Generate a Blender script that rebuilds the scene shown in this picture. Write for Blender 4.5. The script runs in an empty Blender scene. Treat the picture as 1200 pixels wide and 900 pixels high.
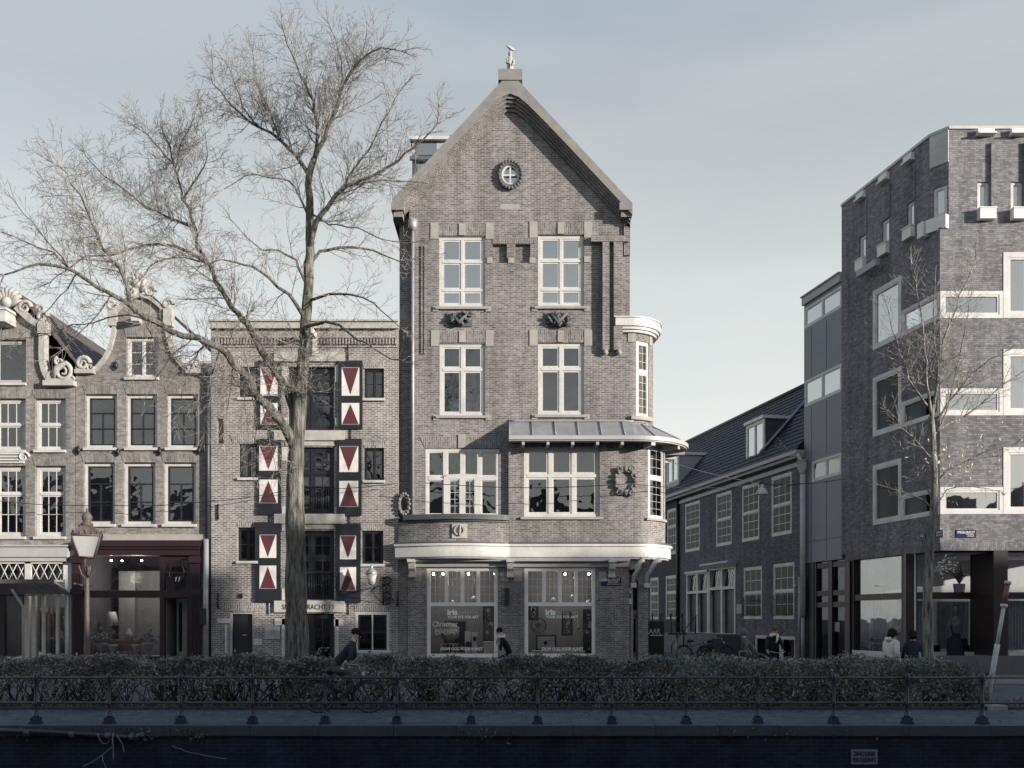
import bpy, bmesh, math, random
from mathutils import Vector, Matrix
from mathutils.geometry import tessellate_polygon
R = math.radians
random.seed(7)
sc = bpy.context.scene
COL = sc.collection

# ------------------------------------------------------------------ camera, sky, sun, exposure
FPX, CAMH, HOR = 1122.0, 2.1, 725.0          # focal length in photo pixels, eye height, horizon row
SUN_AZ, SUN_EL = 60.0, 9.0                   # from the facade normal towards the right, and above the horizon
cam = bpy.data.cameras.new('camera'); camo = bpy.data.objects.new('camera', cam); COL.objects.link(camo)
camo.location = (0, 0, CAMH); camo.rotation_euler = (R(90), 0, 0)
cam.sensor_width = 36; cam.lens = 36*FPX/1200; cam.shift_y = (HOR-450)/1200.0
cam.clip_start = .1; cam.clip_end = 3000
sc.camera = camo
sdir = Vector((math.sin(R(SUN_AZ))*math.cos(R(SUN_EL)), -math.cos(R(SUN_AZ))*math.cos(R(SUN_EL)), math.sin(R(SUN_EL))))
sl = bpy.data.lights.new('sun', 'SUN'); slo = bpy.data.objects.new('sun', sl); COL.objects.link(slo)
sl.energy = 3.7; sl.angle = R(.5); sl.color = (1.0, .895, .775)
slo.rotation_euler = sdir.to_track_quat('Z', 'Y').to_euler(); slo.location = (40, -30, 40)
w = bpy.data.worlds.new('World'); sc.world = w; w.use_nodes = True
nt = w.node_tree; nt.nodes.clear()
wo = nt.nodes.new('ShaderNodeOutputWorld'); bg = nt.nodes.new('ShaderNodeBackground')
sk = nt.nodes.new('ShaderNodeTexSky'); sk.sky_type = 'NISHITA'; sk.sun_disc = False
sk.sun_elevation = R(SUN_EL); sk.sun_rotation = math.atan2(sdir.x, sdir.y)
sk.air_density = 1.0; sk.dust_density = 1.5; sk.ozone_density = 1.0; sk.altitude = 0
hs = nt.nodes.new('ShaderNodeHueSaturation'); hs.inputs['Saturation'].default_value = .80
nt.links.new(sk.outputs[0], hs.inputs['Color'])
# thin high cloud veil, thicker in streaks
tc = nt.nodes.new('ShaderNodeTexCoord'); mp = nt.nodes.new('ShaderNodeMapping'); mp.inputs['Scale'].default_value = (1.2, 1.2, 5)
nz = nt.nodes.new('ShaderNodeTexNoise'); nz.inputs['Scale'].default_value = 1.6; nz.inputs['Detail'].default_value = 5; nz.inputs['Roughness'].default_value = .5
cr = nt.nodes.new('ShaderNodeMapRange'); cr.inputs[1].default_value = .45; cr.inputs[2].default_value = .85; cr.inputs[3].default_value = 0; cr.inputs[4].default_value = .5
mx = nt.nodes.new('ShaderNodeMix'); mx.data_type = 'RGBA'
nt.links.new(tc.outputs['Generated'], mp.inputs[0]); nt.links.new(mp.outputs[0], nz.inputs[0]); nt.links.new(nz.outputs[0], cr.inputs[0])
nt.links.new(cr.outputs[0], mx.inputs[0]); nt.links.new(hs.outputs[0], mx.inputs[6]); mx.inputs[7].default_value = (3.9, 3.8, 3.6, 1)
# bright winter haze low in the sky, deeper blue towards the zenith
sx = nt.nodes.new('ShaderNodeSeparateXYZ'); rp = nt.nodes.new('ShaderNodeValToRGB'); el = rp.color_ramp.elements
stops = [(0.0, (.285, .284, .266)), (.16, (.276, .277, .260)), (.30, (.222, .230, .223)), (.46, (.150, .161, .164)), (.60, (.105, .130, .165)), (.85, (.060, .105, .215))]
el[0].position = 0; el[0].color = (*stops[0][1], 1); el[1].position = stops[-1][0]; el[1].color = (*stops[-1][1], 1)
for p_, c_ in stops[1:-1]:
    e_ = el.new(p_); e_.color = (*c_, 1)
vs = nt.nodes.new('ShaderNodeVectorMath'); vs.operation = 'SCALE'; vs.inputs['Scale'].default_value = 10
mh = nt.nodes.new('ShaderNodeMix'); mh.data_type = 'RGBA'; mh.inputs[0].default_value = .82
nt.links.new(tc.outputs['Generated'], sx.inputs[0]); nt.links.new(sx.outputs[2], rp.inputs[0]); nt.links.new(rp.outputs[0], vs.inputs[0])
nt.links.new(mx.outputs[2], mh.inputs[6]); nt.links.new(vs.outputs[0], mh.inputs[7])
mc = nt.nodes.new('ShaderNodeMix'); mc.data_type = 'RGBA'; mc.inputs[7].default_value = (3.0, 2.9, 2.65, 1)
c2 = nt.nodes.new('ShaderNodeMath'); c2.operation = 'MULTIPLY'; c2.inputs[1].default_value = .30; nt.links.new(cr.outputs[0], c2.inputs[0]); nt.links.new(c2.outputs[0], mc.inputs[0]); nt.links.new(mh.outputs[2], mc.inputs[6])
nt.links.new(mc.outputs[2], bg.inputs[0]); bg.inputs[1].default_value = .142
nt.links.new(bg.outputs[0], wo.inputs[0])
sc.view_settings.view_transform = 'Standard'; sc.view_settings.look = 'None'
sc.view_settings.exposure = 1.2; sc.view_settings.gamma = 1.0; sc.view_settings.use_curve_mapping = False
sc.render.engine = 'CYCLES'
sc.cycles.max_bounces = 6; sc.cycles.transparent_max_bounces = 12; sc.cycles.diffuse_bounces = 3; sc.cycles.glossy_bounces = 3

# ------------------------------------------------------------------ materials
def newmat(name):
    m = bpy.data.materials.new(name); m.use_nodes = True
    n = m.node_tree; b = n.nodes['Principled BSDF']
    return m, n, b
def N(n, t, **kw):
    x = n.nodes.new(t)
    for k, v in kw.items(): setattr(x, k, v)
    return x
def c4(c): return (c[0], c[1], c[2], 1)
def stain_nodes(n, col_out, amt, scale):
    g = N(n, 'ShaderNodeNewGeometry')
    a = N(n, 'ShaderNodeTexNoise'); a.inputs['Scale'].default_value = scale; a.inputs['Detail'].default_value = 8; a.inputs['Roughness'].default_value = .65
    mr = N(n, 'ShaderNodeMapRange'); mr.inputs[1].default_value = .28; mr.inputs[2].default_value = .72
    mr.inputs[3].default_value = 1-amt; mr.inputs[4].default_value = 1+amt*.6
    n.links.new(g.outputs['Position'], a.inputs[0]); n.links.new(a.outputs[0], mr.inputs[0])
    vm = N(n, 'ShaderNodeVectorMath', operation='SCALE')
    n.links.new(col_out, vm.inputs[0]); n.links.new(mr.outputs[0], vm.inputs['Scale'])
    return vm.outputs[0], a.outputs[0]
def paint(name, c, rough=.5, amt=.12, scale=1.2, bump=.05, metal=0.0, spec=.5):
    m, n, b = newmat(name)
    rgb = N(n, 'ShaderNodeRGB'); rgb.outputs[0].default_value = c4(c)
    o, nzz = stain_nodes(n, rgb.outputs[0], amt, scale)
    o2, nz2 = stain_nodes(n, o, amt*.7, scale*14)
    n.links.new(o2, b.inputs['Base Color']); b.inputs['Roughness'].default_value = rough
    b.inputs['Metallic'].default_value = metal; b.inputs['Specular IOR Level'].default_value = spec
    if bump:
        bp = N(n, 'ShaderNodeBump'); bp.inputs['Strength'].default_value = bump; bp.inputs['Distance'].default_value = .02
        n.links.new(nz2, bp.inputs['Height']); n.links.new(bp.outputs[0], b.inputs['Normal'])
    return m
def brick(name, c1, c2, cm, bw=.21, rh=.066, ms=.011, amt=.22, bump=.5, rough=.85, scale=.5):
    m, n, b = newmat(name)
    uv = N(n, 'ShaderNodeUVMap'); t = N(n, 'ShaderNodeTexBrick')
    t.inputs['Scale'].default_value = 1; t.inputs['Brick Width'].default_value = bw; t.inputs['Row Height'].default_value = rh
    t.inputs['Mortar Size'].default_value = ms; t.inputs['Mortar Smooth'].default_value = .2; t.inputs['Bias'].default_value = 0
    t.inputs['Color1'].default_value = c4(c1); t.inputs['Color2'].default_value = c4(c2); t.inputs['Mortar'].default_value = c4(cm)
    n.links.new(uv.outputs[0], t.inputs[0])
    # blotches a few bricks wide
    nb = N(n, 'ShaderNodeTexNoise'); nb.inputs['Scale'].default_value = 7.0; nb.inputs['Detail'].default_value = 3
    n.links.new(uv.outputs[0], nb.inputs[0])
    mr = N(n, 'ShaderNodeMapRange'); mr.inputs[1].default_value = .3; mr.inputs[2].default_value = .7; mr.inputs[3].default_value = .78; mr.inputs[4].default_value = 1.2
    n.links.new(nb.outputs[0], mr.inputs[0])
    vm = N(n, 'ShaderNodeVectorMath', operation='SCALE'); n.links.new(t.outputs[0], vm.inputs[0]); n.links.new(mr.outputs[0], vm.inputs['Scale'])
    o, _ = stain_nodes(n, vm.outputs[0], amt, scale)
    gs = N(n, 'ShaderNodeNewGeometry'); ms_ = N(n, 'ShaderNodeMapping'); ms_.inputs['Scale'].default_value = (2.2, 2.2, .16)
    ns = N(n, 'ShaderNodeTexNoise'); ns.inputs['Scale'].default_value = 1; ns.inputs['Detail'].default_value = 6; ns.inputs['Roughness'].default_value = .6
    rs = N(n, 'ShaderNodeMapRange'); rs.inputs[1].default_value = .42; rs.inputs[2].default_value = .68; rs.inputs[3].default_value = 1.06; rs.inputs[4].default_value = .72
    n.links.new(gs.outputs['Position'], ms_.inputs[0]); n.links.new(ms_.outputs[0], ns.inputs[0]); n.links.new(ns.outputs[0], rs.inputs[0])
    v2 = N(n, 'ShaderNodeVectorMath', operation='SCALE'); n.links.new(o, v2.inputs[0]); n.links.new(rs.outputs[0], v2.inputs['Scale']); o = v2.outputs[0]
    n.links.new(o, b.inputs['Base Color']); b.inputs['Roughness'].default_value = rough; b.inputs['Specular IOR Level'].default_value = .25
    inv = N(n, 'ShaderNodeMath', operation='SUBTRACT'); inv.inputs[0].default_value = 1; n.links.new(t.outputs['Fac'], inv.inputs[1])
    bp = N(n, 'ShaderNodeBump'); bp.inputs['Strength'].default_value = bump; bp.inputs['Distance'].default_value = .012
    n.links.new(inv.outputs[0], bp.inputs['Height']); n.links.new(bp.outputs[0], b.inputs['Normal'])
    return m
def glass(name, tint=(.75, .8, .82), refl=.16, wav=.02, k=1.0):
    m = bpy.data.materials.new(name); m.use_nodes = True; n = m.node_tree; n.nodes.clear()
    o = N(n, 'ShaderNodeOutputMaterial'); mixs = N(n, 'ShaderNodeMixShader'); tr = N(n, 'ShaderNodeBsdfTransparent'); gl = N(n, 'ShaderNodeBsdfGlossy')
    tr.inputs[0].default_value = c4(tint); gl.inputs['Roughness'].default_value = .015; gl.inputs[0].default_value = (.95, .97, 1, 1)
    fr = N(n, 'ShaderNodeFresnel'); fr.inputs[0].default_value = 1.5
    ad = N(n, 'ShaderNodeMath', operation='ADD'); ad.use_clamp = True; ad.inputs[1].default_value = refl
    mk = N(n, 'ShaderNodeMath', operation='MULTIPLY'); mk.inputs[1].default_value = k; n.links.new(fr.outputs[0], mk.inputs[0]); n.links.new(mk.outputs[0], ad.inputs[0]); n.links.new(ad.outputs[0], mixs.inputs[0])
    g = N(n, 'ShaderNodeNewGeometry'); nz = N(n, 'ShaderNodeTexNoise'); nz.inputs['Scale'].default_value = 1.3
    bp = N(n, 'ShaderNodeBump'); bp.inputs['Strength'].default_value = wav; bp.inputs['Distance'].default_value = .3
    n.links.new(g.outputs['Position'], nz.inputs[0]); n.links.new(nz.outputs[0], bp.inputs['Height']); n.links.new(bp.outputs[0], gl.inputs['Normal'])
    n.links.new(tr.outputs[0], mixs.inputs[1]); n.links.new(gl.outputs[0], mixs.inputs[2]); n.links.new(mixs.outputs[0], o.inputs[0])
    return m
def emit(name, c, s):
    m = bpy.data.materials.new(name); m.use_nodes = True; n = m.node_tree; b = n.nodes['Principled BSDF']
    b.inputs['Base Color'].default_value = c4(c); b.inputs['Emission Color'].default_value = c4(c); b.inputs['Emission Strength'].default_value = s
    return m
def fabric(name, c):
    m, n, b = newmat(name)
    rgb = N(n, 'ShaderNodeRGB'); rgb.outputs[0].default_value = c4(c)
    o, _ = stain_nodes(n, rgb.outputs[0], .18, 3); n.links.new(o, b.inputs['Base Color']); b.inputs['Roughness'].default_value = .95; b.inputs['Specular IOR Level'].default_value = .1
    return m
def leafmat(name, c, c2):
    m, n, b = newmat(name)
    g = N(n, 'ShaderNodeNewGeometry'); nz = N(n, 'ShaderNodeTexNoise'); nz.inputs['Scale'].default_value = 1.7; nz.inputs['Detail'].default_value = 8
    mm = N(n, 'ShaderNodeMix', data_type='RGBA'); mm.inputs[6].default_value = c4(c); mm.inputs[7].default_value = c4(c2)
    mr = N(n, 'ShaderNodeMapRange'); mr.inputs[1].default_value = .35; mr.inputs[2].default_value = .68
    n.links.new(g.outputs['Position'], nz.inputs[0]); n.links.new(nz.outputs[0], mr.inputs[0]); n.links.new(mr.outputs[0], mm.inputs[0])
    ri = N(n, 'ShaderNodeMapRange'); ri.inputs[3].default_value = .6; ri.inputs[4].default_value = 1.5
    n.links.new(g.outputs['Random Per Island'], ri.inputs[0])
    vm = N(n, 'ShaderNodeVectorMath', operation='SCALE'); n.links.new(mm.outputs[2], vm.inputs[0]); n.links.new(ri.outputs[0], vm.inputs['Scale'])
    n.links.new(vm.outputs[0], b.inputs['Base Color']); b.inputs['Roughness'].default_value = .45; b.inputs['Specular IOR Level'].default_value = .4
    return m
def bark(name, c, c2, scale=1.0):
    m, n, b = newmat(name)
    g = N(n, 'ShaderNodeNewGeometry'); mpp = N(n, 'ShaderNodeMapping'); mpp.inputs['Scale'].default_value = (15*scale, 15*scale, 2.2*scale)
    nz = N(n, 'ShaderNodeTexNoise'); nz.inputs['Scale'].default_value = 1; nz.inputs['Detail'].default_value = 6; nz.inputs['Roughness'].default_value = .7
    n2 = N(n, 'ShaderNodeTexNoise'); n2.inputs['Scale'].default_value = 1.5; n2.inputs['Detail'].default_value = 5
    mm = N(n, 'ShaderNodeMix', data_type='RGBA'); mm.inputs[6].default_value = c4(c); mm.inputs[7].default_value = c4(c2)
    mr = N(n, 'ShaderNodeMapRange'); mr.inputs[1].default_value = .4; mr.inputs[2].default_value = .65
    n.links.new(g.outputs['Position'], mpp.inputs[0]); n.links.new(mpp.outputs[0], nz.inputs[0]); n.links.new(g.outputs['Position'], n2.inputs[0])
    n.links.new(n2.outputs[0], mr.inputs[0]); n.links.new(mr.outputs[0], mm.inputs[0])
    m3 = N(n, 'ShaderNodeMapRange'); m3.inputs[1].default_value = .38; m3.inputs[2].default_value = .62; m3.inputs[3].default_value = .25; m3.inputs[4].default_value = 1.6
    n.links.new(nz.outputs[0], m3.inputs[0])
    vm = N(n, 'ShaderNodeVectorMath', operation='SCALE'); n.links.new(mm.outputs[2], vm.inputs[0]); n.links.new(m3.outputs[0], vm.inputs['Scale'])
    n.links.new(vm.outputs[0], b.inputs['Base Color']); b.inputs['Roughness'].default_value = .9
    bp = N(n, 'ShaderNodeBump'); bp.inputs['Strength'].default_value = 1; bp.inputs['Distance'].default_value = .10
    n.links.new(nz.outputs[0], bp.inputs['Height']); n.links.new(bp.outputs[0], b.inputs['Normal'])
    return m

M = {}
M['brick_main'] = brick('brick main', (0.213, 0.197, 0.197), (0.107, 0.099, 0.102), (0.287, 0.284, 0.285))
M['brick_c'] = brick('brick warehouse', (0.227, 0.204, 0.200), (0.105, 0.095, 0.096), (0.384, 0.369, 0.364), ms=.016)
M['brick_a'] = brick('brick left houses', (0.256, 0.240, 0.231), (0.149, 0.143, 0.140), (0.274, 0.265, 0.260), ms=.008)
M['brick_b'] = brick('brick neck gable', (0.247, 0.230, 0.222), (0.142, 0.134, 0.131), (0.257, 0.250, 0.247), ms=.008)
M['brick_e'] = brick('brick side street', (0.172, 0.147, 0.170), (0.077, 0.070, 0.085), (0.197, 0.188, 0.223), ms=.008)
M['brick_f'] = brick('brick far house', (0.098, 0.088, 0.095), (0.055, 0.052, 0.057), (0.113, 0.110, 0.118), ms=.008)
M['brick_g'] = brick('brick corner block', (0.255, 0.249, 0.265), (0.133, 0.134, 0.147), (0.140, 0.147, 0.157), ms=.009, rh=.07)
M['brick_far'] = brick('brick opposite', (0.225, 0.189, 0.201), (0.140, 0.121, 0.131), (0.304, 0.295, 0.327), ms=.008)
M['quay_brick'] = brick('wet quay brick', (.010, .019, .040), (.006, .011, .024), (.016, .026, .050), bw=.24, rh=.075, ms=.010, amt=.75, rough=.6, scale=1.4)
M['pave'] = brick('brick paving', (.118, .132, .155), (.080, .092, .112), (.048, .056, .07), bw=.2, rh=.10, ms=.008, bump=.4, amt=.3, scale=.8)
M['road'] = brick('road clinker', (.11, .115, .135), (.078, .084, .10), (.045, .05, .06), bw=.2, rh=.09, ms=.008, bump=.4, amt=.3, scale=.6)
M['slab'] = brick('paving slab', (.20, .20, .20), (.17, .17, .175), (.08, .08, .08), bw=.3, rh=.3, ms=.008, bump=.3, amt=.25, scale=.8)
M['white'] = paint('white paint', (.50, .50, .49), .45, .2)
M['white_hi'] = paint('white paint lifted for shade', (.72, .71, .68), .5, .14, 2); M['white_g'] = paint('white window frames', (.56, .56, .55), .45, .22, 1.5); M['inner_lt'] = paint('pale interior', (.50, .51, .52), .9, .1)  # light put into the whites, for frames and boxes lying in shade
M['stone_md'] = paint('weathered carved stone', (.17, .168, .165), .8, .4, 4, .3)
M['white_old'] = paint('weathered white paint', (.47, .47, .46), .6, .22, 2)
M['grey_paint'] = paint('grey paint', (.34, .345, .35), .5, .12)
M['stone'] = paint('sandstone', (.30, .29, .275), .8, .22, 1.6, .2)
M['stone_lt'] = paint('pale stone', (.37, .365, .345), .75, .28, 3, .2)
M['stone_dk'] = paint('dark carved stone', (.10, .105, .115), .8, .3, 3, .3)
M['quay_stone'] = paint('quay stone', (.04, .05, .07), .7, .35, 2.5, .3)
M['zinc'] = paint('zinc', (.33, .34, .355), .42, .22, 2.2, .05, metal=.35)
M['zinc_dk'] = paint('dark zinc', (.07, .08, .09), .5, .2, 2, .05)
M['panel'] = paint('grey panel', (.17, .185, .215), .5, .10, .9, .02)
M['maroon'] = paint('maroon paint', (.024, .010, .015), .35, .15, 2)
M['dkbrown'] = paint('dark brown frame', (.022, .012, .014), .4, .15, 2)
M['navy'] = paint('navy black paint', (.012, .015, .023), .45, .2, 2)
M['shut_white'] = paint('shutter white', (.62, .60, .57), .5, .15, 3)
M['shut_red'] = paint('shutter red', (.085, .022, .030), .5, .15, 3)
M['black'] = paint('black metal', (.012, .015, .020), .42, .2, 4, .1)
M['rail'] = paint('railing paint', (.020, .030, .050), .38, .25, 5, .15)
M['pipe'] = paint('dark pipe', (.03, .035, .045), .5, .2, 3)
M['tile'] = paint('roof tile', (.042, .037, .036), .55, .35, 1.5, .2)
M['slate'] = paint('slate', (.07, .07, .08), .6, .3, 1.5, .2)
M['roof_red'] = paint('red brown tile', (.085, .065, .060), .7, .3, 1.5, .2)
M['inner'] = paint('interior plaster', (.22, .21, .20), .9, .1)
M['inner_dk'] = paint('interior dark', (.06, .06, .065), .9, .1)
M['inner_shop'] = paint('gallery wall', (.17, .17, .175), .9, .12)
M['wood'] = paint('wood', (.20, .12, .07), .6, .2, 3)
M['curtain'] = fabric('net curtain', (.25, .265, .29))
M['curtain_g'] = fabric('grey curtain', (.12, .13, .155))
M['curtain_d'] = fabric('dark curtain', (.10, .055, .05))
M['blind'] = fabric('cream blind', (.55, .52, .42))
M['glass'] = glass('window glass', (.6, .64, .68), .10, .07); M['glass_side'] = glass('side street glass', (.45, .5, .55), .0, .002, .38); M['frost'] = paint('frosted lantern glass', (.33, .345, .35), .3, .1); M['plinth'] = paint('plinth stone', (.10, .105, .115), .7, .25, 2, .1); M['glass_sky'] = glass('reflective glass', (.35, .38, .42), .42, .008)
M['glass_shop'] = glass('shop glass', (.88, .9, .92), .05, .01); M['glass_dk'] = glass('dark glass', (.45, .5, .55), .07, .05)
M['bark'] = bark('plane bark', (.15, .145, .13), (.095, .10, .078))
M['twig'] = bark('twig bark', (.25, .235, .215), (.34, .31, .28), .5)
M['bark2'] = bark('young bark', (.26, .25, .22), (.17, .175, .14))
M['leaf'] = leafmat('hedge leaf', (.085, .115, .10), (.25, .25, .215))
M['leaf_y'] = leafmat('yellow leaf', (.40, .37, .26), (.52, .48, .34))
M['grass'] = leafmat('weeds', (.05, .065, .03), (.09, .10, .05))
M['stem'] = bark('hedge stem', (.07, .055, .05), (.12, .10, .085), 2)
M['skin'] = paint('skin', (.52, .34, .26), .55, .05)
M['sign_blue'] = paint('enamel blue', (.010, .022, .065), .25, .05)
M['letter'] = paint('white letter', (.8, .8, .78), .4, .02)
M['letter_dk'] = paint('dark letter', (.02, .02, .025), .4, .02)
M['letter_grey'] = paint('thin grey letter', (.34, .34, .34), .4, .02)
M['lamp_glass'] = glass('lantern glass', (.8, .82, .82), .25, .02)
M['milk'] = paint('milk glass', (.55, .53, .48), .25, .05)
M['rust'] = paint('weathered brown red iron', (.115, .088, .082), .6, .35, 6, .2)
M['soil'] = paint('soil', (.045, .038, .032), .95, .4, 3, .3)
M['spot'] = emit('shop spot bulb', (1, .86, .62), 22)
def mw():
    m, n, b = newmat('canal water'); b.inputs['Base Color'].default_value = (.008, .014, .018, 1); b.inputs['Roughness'].default_value = .06
    g = N(n, 'ShaderNodeNewGeometry'); nz = N(n, 'ShaderNodeTexNoise'); nz.inputs['Scale'].default_value = 1.8; nz.inputs['Detail'].default_value = 4
    bp = N(n, 'ShaderNodeBump'); bp.inputs['Strength'].default_value = .35; bp.inputs['Distance'].default_value = .1
    n.links.new(g.outputs['Position'], nz.inputs[0]); n.links.new(nz.outputs[0], bp.inputs['Height']); n.links.new(bp.outputs[0], b.inputs['Normal'])
    return m
M['water'] = mw()

# ------------------------------------------------------------------ mesh building
class Frame:
    """flat facade frame: u along the wall (to the right as seen from outside), z up, d outwards"""
    curved = False
    def __init__(s, o, u):
        s.o = Vector(o); s.U = Vector((u[0], u[1], 0)).normalized(); s.N = Vector((s.U.y, -s.U.x, 0))
    def P(s, u, z, d=0): return s.o + s.U*u + s.N*d + Vector((0, 0, z))
class Path:
    """curved facade frame along a plan polyline"""
    curved = True
    def __init__(s, pts):
        s.p = [Vector((a, b, 0)) for a, b in pts]; s.L = [0]
        for i in range(1, len(s.p)): s.L.append(s.L[-1]+(s.p[i]-s.p[i-1]).length)
        s.n = []
        for i in range(len(s.p)):
            a = s.p[max(0, i-1)]; b = s.p[min(len(s.p)-1, i+1)]; t = (b-a).normalized(); s.n.append(Vector((t.y, -t.x, 0)))
    def P(s, u, z, d=0):
        L = s.L; i = 1
        while i < len(L)-1 and u > L[i]: i += 1
        t = (u-L[i-1])/(L[i]-L[i-1]); tc_ = max(0, min(1, t))
        n = (s.n[i-1]*(1-tc_)+s.n[i]*tc_).normalized()
        return s.p[i-1].lerp(s.p[i], t) + n*d + Vector((0, 0, z))
    def u_at_px(s, px):
        best = None
        k = 400; prev = None
        for i in range(k+1):
            u = s.L[-1]*i/k; q = s.P(u, 0, 0); v = 600+FPX*q.x/q.y
            if prev is not None and (prev[1]-px)*(v-px) <= 0: return prev[0]+(u-prev[0])*((px-prev[1])/((v-prev[1]) or 1))
            prev = (u, v)
        return s.L[-1]

class MB:
    auto = False
    def __init__(s): s.cuts = []; s.v = []; s.f = []; s.uv = {}; s.mi = []; s.cur = 0; s.sm = []; s.smooth = False
    def face(s, pts, uv=None):
        b = len(s.v); s.v += [tuple(p) for p in pts]; s.f.append(tuple(range(b, b+len(pts))))
        if uv: s.uv[len(s.f)-1] = uv
        s.mi.append(s.cur); s.sm.append(s.smooth)
    def idx(s, base, fs):
        for f in fs: s.f.append(tuple(base+i for i in f)); s.mi.append(s.cur); s.sm.append(s.smooth)
    def hexa(s, c):   # 8 corners: bottom 0-3, top 4-7
        b = len(s.v); s.v += [tuple(p) for p in c]
        s.idx(b, [(0, 3, 2, 1), (4, 5, 6, 7), (0, 1, 5, 4), (1, 2, 6, 5), (2, 3, 7, 6), (3, 0, 4, 7)])
    def box(s, x0, x1, y0, y1, z0, z1):
        s.hexa([(x0, y0, z0), (x1, y0, z0), (x1, y1, z0), (x0, y1, z0), (x0, y0, z1), (x1, y0, z1), (x1, y1, z1), (x0, y1, z1)])
    def fbox(s, F, u0, u1, z0, z1, d0, d1, swap=False):
        """box in a facade frame, d0 < d1 outwards"""
        if u1 < u0: u0, u1 = u1, u0
        if s.auto: s.cuts.append(len(s.f))
        n = max(1, int((u1-u0)/.12)) if F.curved else 1
        for i in range(n):
            a = u0+(u1-u0)*i/n; b = u0+(u1-u0)*(i+1)/n
            s.face([F.P(a, z0, d1), F.P(b, z0, d1), F.P(b, z1, d1), F.P(a, z1, d1)],
                   [(z0, a), (z0, b), (z1, b), (z1, a)] if swap else [(a, z0), (b, z0), (b, z1), (a, z1)])
            s.face([F.P(b, z0, d0), F.P(a, z0, d0), F.P(a, z1, d0), F.P(b, z1, d0)])
            s.face([F.P(a, z1, d1), F.P(b, z1, d1), F.P(b, z1, d0), F.P(a, z1, d0)])
            s.face([F.P(a, z0, d0), F.P(b, z0, d0), F.P(b, z0, d1), F.P(a, z0, d1)])
        s.face([F.P(u0, z0, d0), F.P(u0, z0, d1), F.P(u0, z1, d1), F.P(u0, z1, d0)])
        s.face([F.P(u1, z0, d1), F.P(u1, z0, d0), F.P(u1, z1, d0), F.P(u1, z1, d1)])
    def poly(s, F, outline, holes, d0, d1, swap=False, back=True):
        """flat plate with holes: outline/holes lists of (u,z); front at d1, back at d0"""
        if s.auto: s.cuts.append(len(s.f))
        def area(q): return sum(q[i][0]*q[(i+1) % len(q)][1]-q[(i+1) % len(q)][0]*q[i][1] for i in range(len(q)))
        outline = list(outline) if area(outline) > 0 else list(outline)[::-1]
        loops = [outline]+[list(h) if area(h) < 0 else list(h)[::-1] for h in holes]
        flat = [p for l in loops for p in l]
        tris = tessellate_polygon([[Vector((p[0], p[1], 0)) for p in l] for l in loops])
        for t in tris:
            q = [flat[i] for i in t]
            if area(q) < 0: q = q[::-1]
            if abs(area(q)) < 1e-9: continue
            s.face([F.P(a, b, d1) for a, b in q], [((b, a) if swap else (a, b)) for a, b in q])
            if back: s.face([F.P(a, b, d0) for a, b in q[::-1]])
        for l in loops:
            for i in range(len(l)):
                a = l[i]; b = l[(i+1) % len(l)]
                s.face([F.P(a[0], a[1], d0), F.P(b[0], b[1], d0), F.P(b[0], b[1], d1), F.P(a[0], a[1], d1)])
    def tube(s, pts, r, k=6, cap=True):
        pts = [Vector(p) for p in pts]; n = len(pts); rr = r if isinstance(r, (list, tuple)) else [r]*n
        base = len(s.v); up = None
        for i in range(n):
            t = (pts[min(n-1, i+1)]-pts[max(0, i-1)])
            if t.length < 1e-9: t = Vector((0, 0, 1))
            t.normalize()
            if up is None:
                up = Vector((0, 0, 1)) if abs(t.z) < .9 else Vector((1, 0, 0))
            a = (up - t*up.dot(t))
            if a.length < 1e-6: a = t.orthogonal()
            a.normalize(); up = a; b = t.cross(a)
            for j in range(k):
                an = 2*math.pi*j/k
                s.v.append(tuple(pts[i]+(a*math.cos(an)+b*math.sin(an))*rr[i]))
        sm = s.smooth; s.smooth = True
        for i in range(n-1):
            for j in range(k):
                s.idx(base, [(i*k+j, i*k+(j+1) % k, (i+1)*k+(j+1) % k, (i+1)*k+j)])
        s.smooth = sm
        if cap: s.idx(base, [tuple(range(k))[::-1], tuple((n-1)*k+j for j in range(k))])
    def lathe(s, c, prof, k=12, sx=1, sy=1, axis=None):
        """prof: (r,z) list, around vertical through c"""
        base = len(s.v)
        for r_, z_ in prof:
            for j in range(k):
                an = 2*math.pi*j/k; s.v.append((c[0]+math.cos(an)*r_*sx, c[1]+math.sin(an)*r_*sy, c[2]+z_))
        sm = s.smooth; s.smooth = k > 6
        for i in range(len(prof)-1):
            for j in range(k): s.idx(base, [(i*k+j, i*k+(j+1) % k, (i+1)*k+(j+1) % k, (i+1)*k+j)])
        s.smooth = sm
        s.idx(base, [tuple(range(k))[::-1], tuple((len(prof)-1)*k+j for j in range(k))])
    def ball(s, c, r, k=10, sx=1, sy=1, sz=1):
        m = max(4, k//2)
        s.lathe(c, [(max(1e-4, r*math.sin(math.pi*i/m)), -r*sz*math.cos(math.pi*i/m)) for i in range(m+1)], k, sx, sy)
    def disc(s, F, u, z, r, d0, d1, k=20, rz=None):
        rz = rz or r
        s.poly(F, [(u+r*math.cos(2*math.pi*i/k), z+rz*math.sin(2*math.pi*i/k)) for i in range(k)], [], d0, d1)
    def ring(s, F, u, z, ro, ri, d0, d1, k=24, asp=1.0):
        o = [(u+ro*math.cos(2*math.pi*i/k), z+ro*asp*math.sin(2*math.pi*i/k)) for i in range(k)]
        h = [(u+ri*math.cos(2*math.pi*i/k), z+ri*asp*math.sin(2*math.pi*i/k)) for i in range(k)]
        s.poly(F, o, [h], d0, d1)
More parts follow.
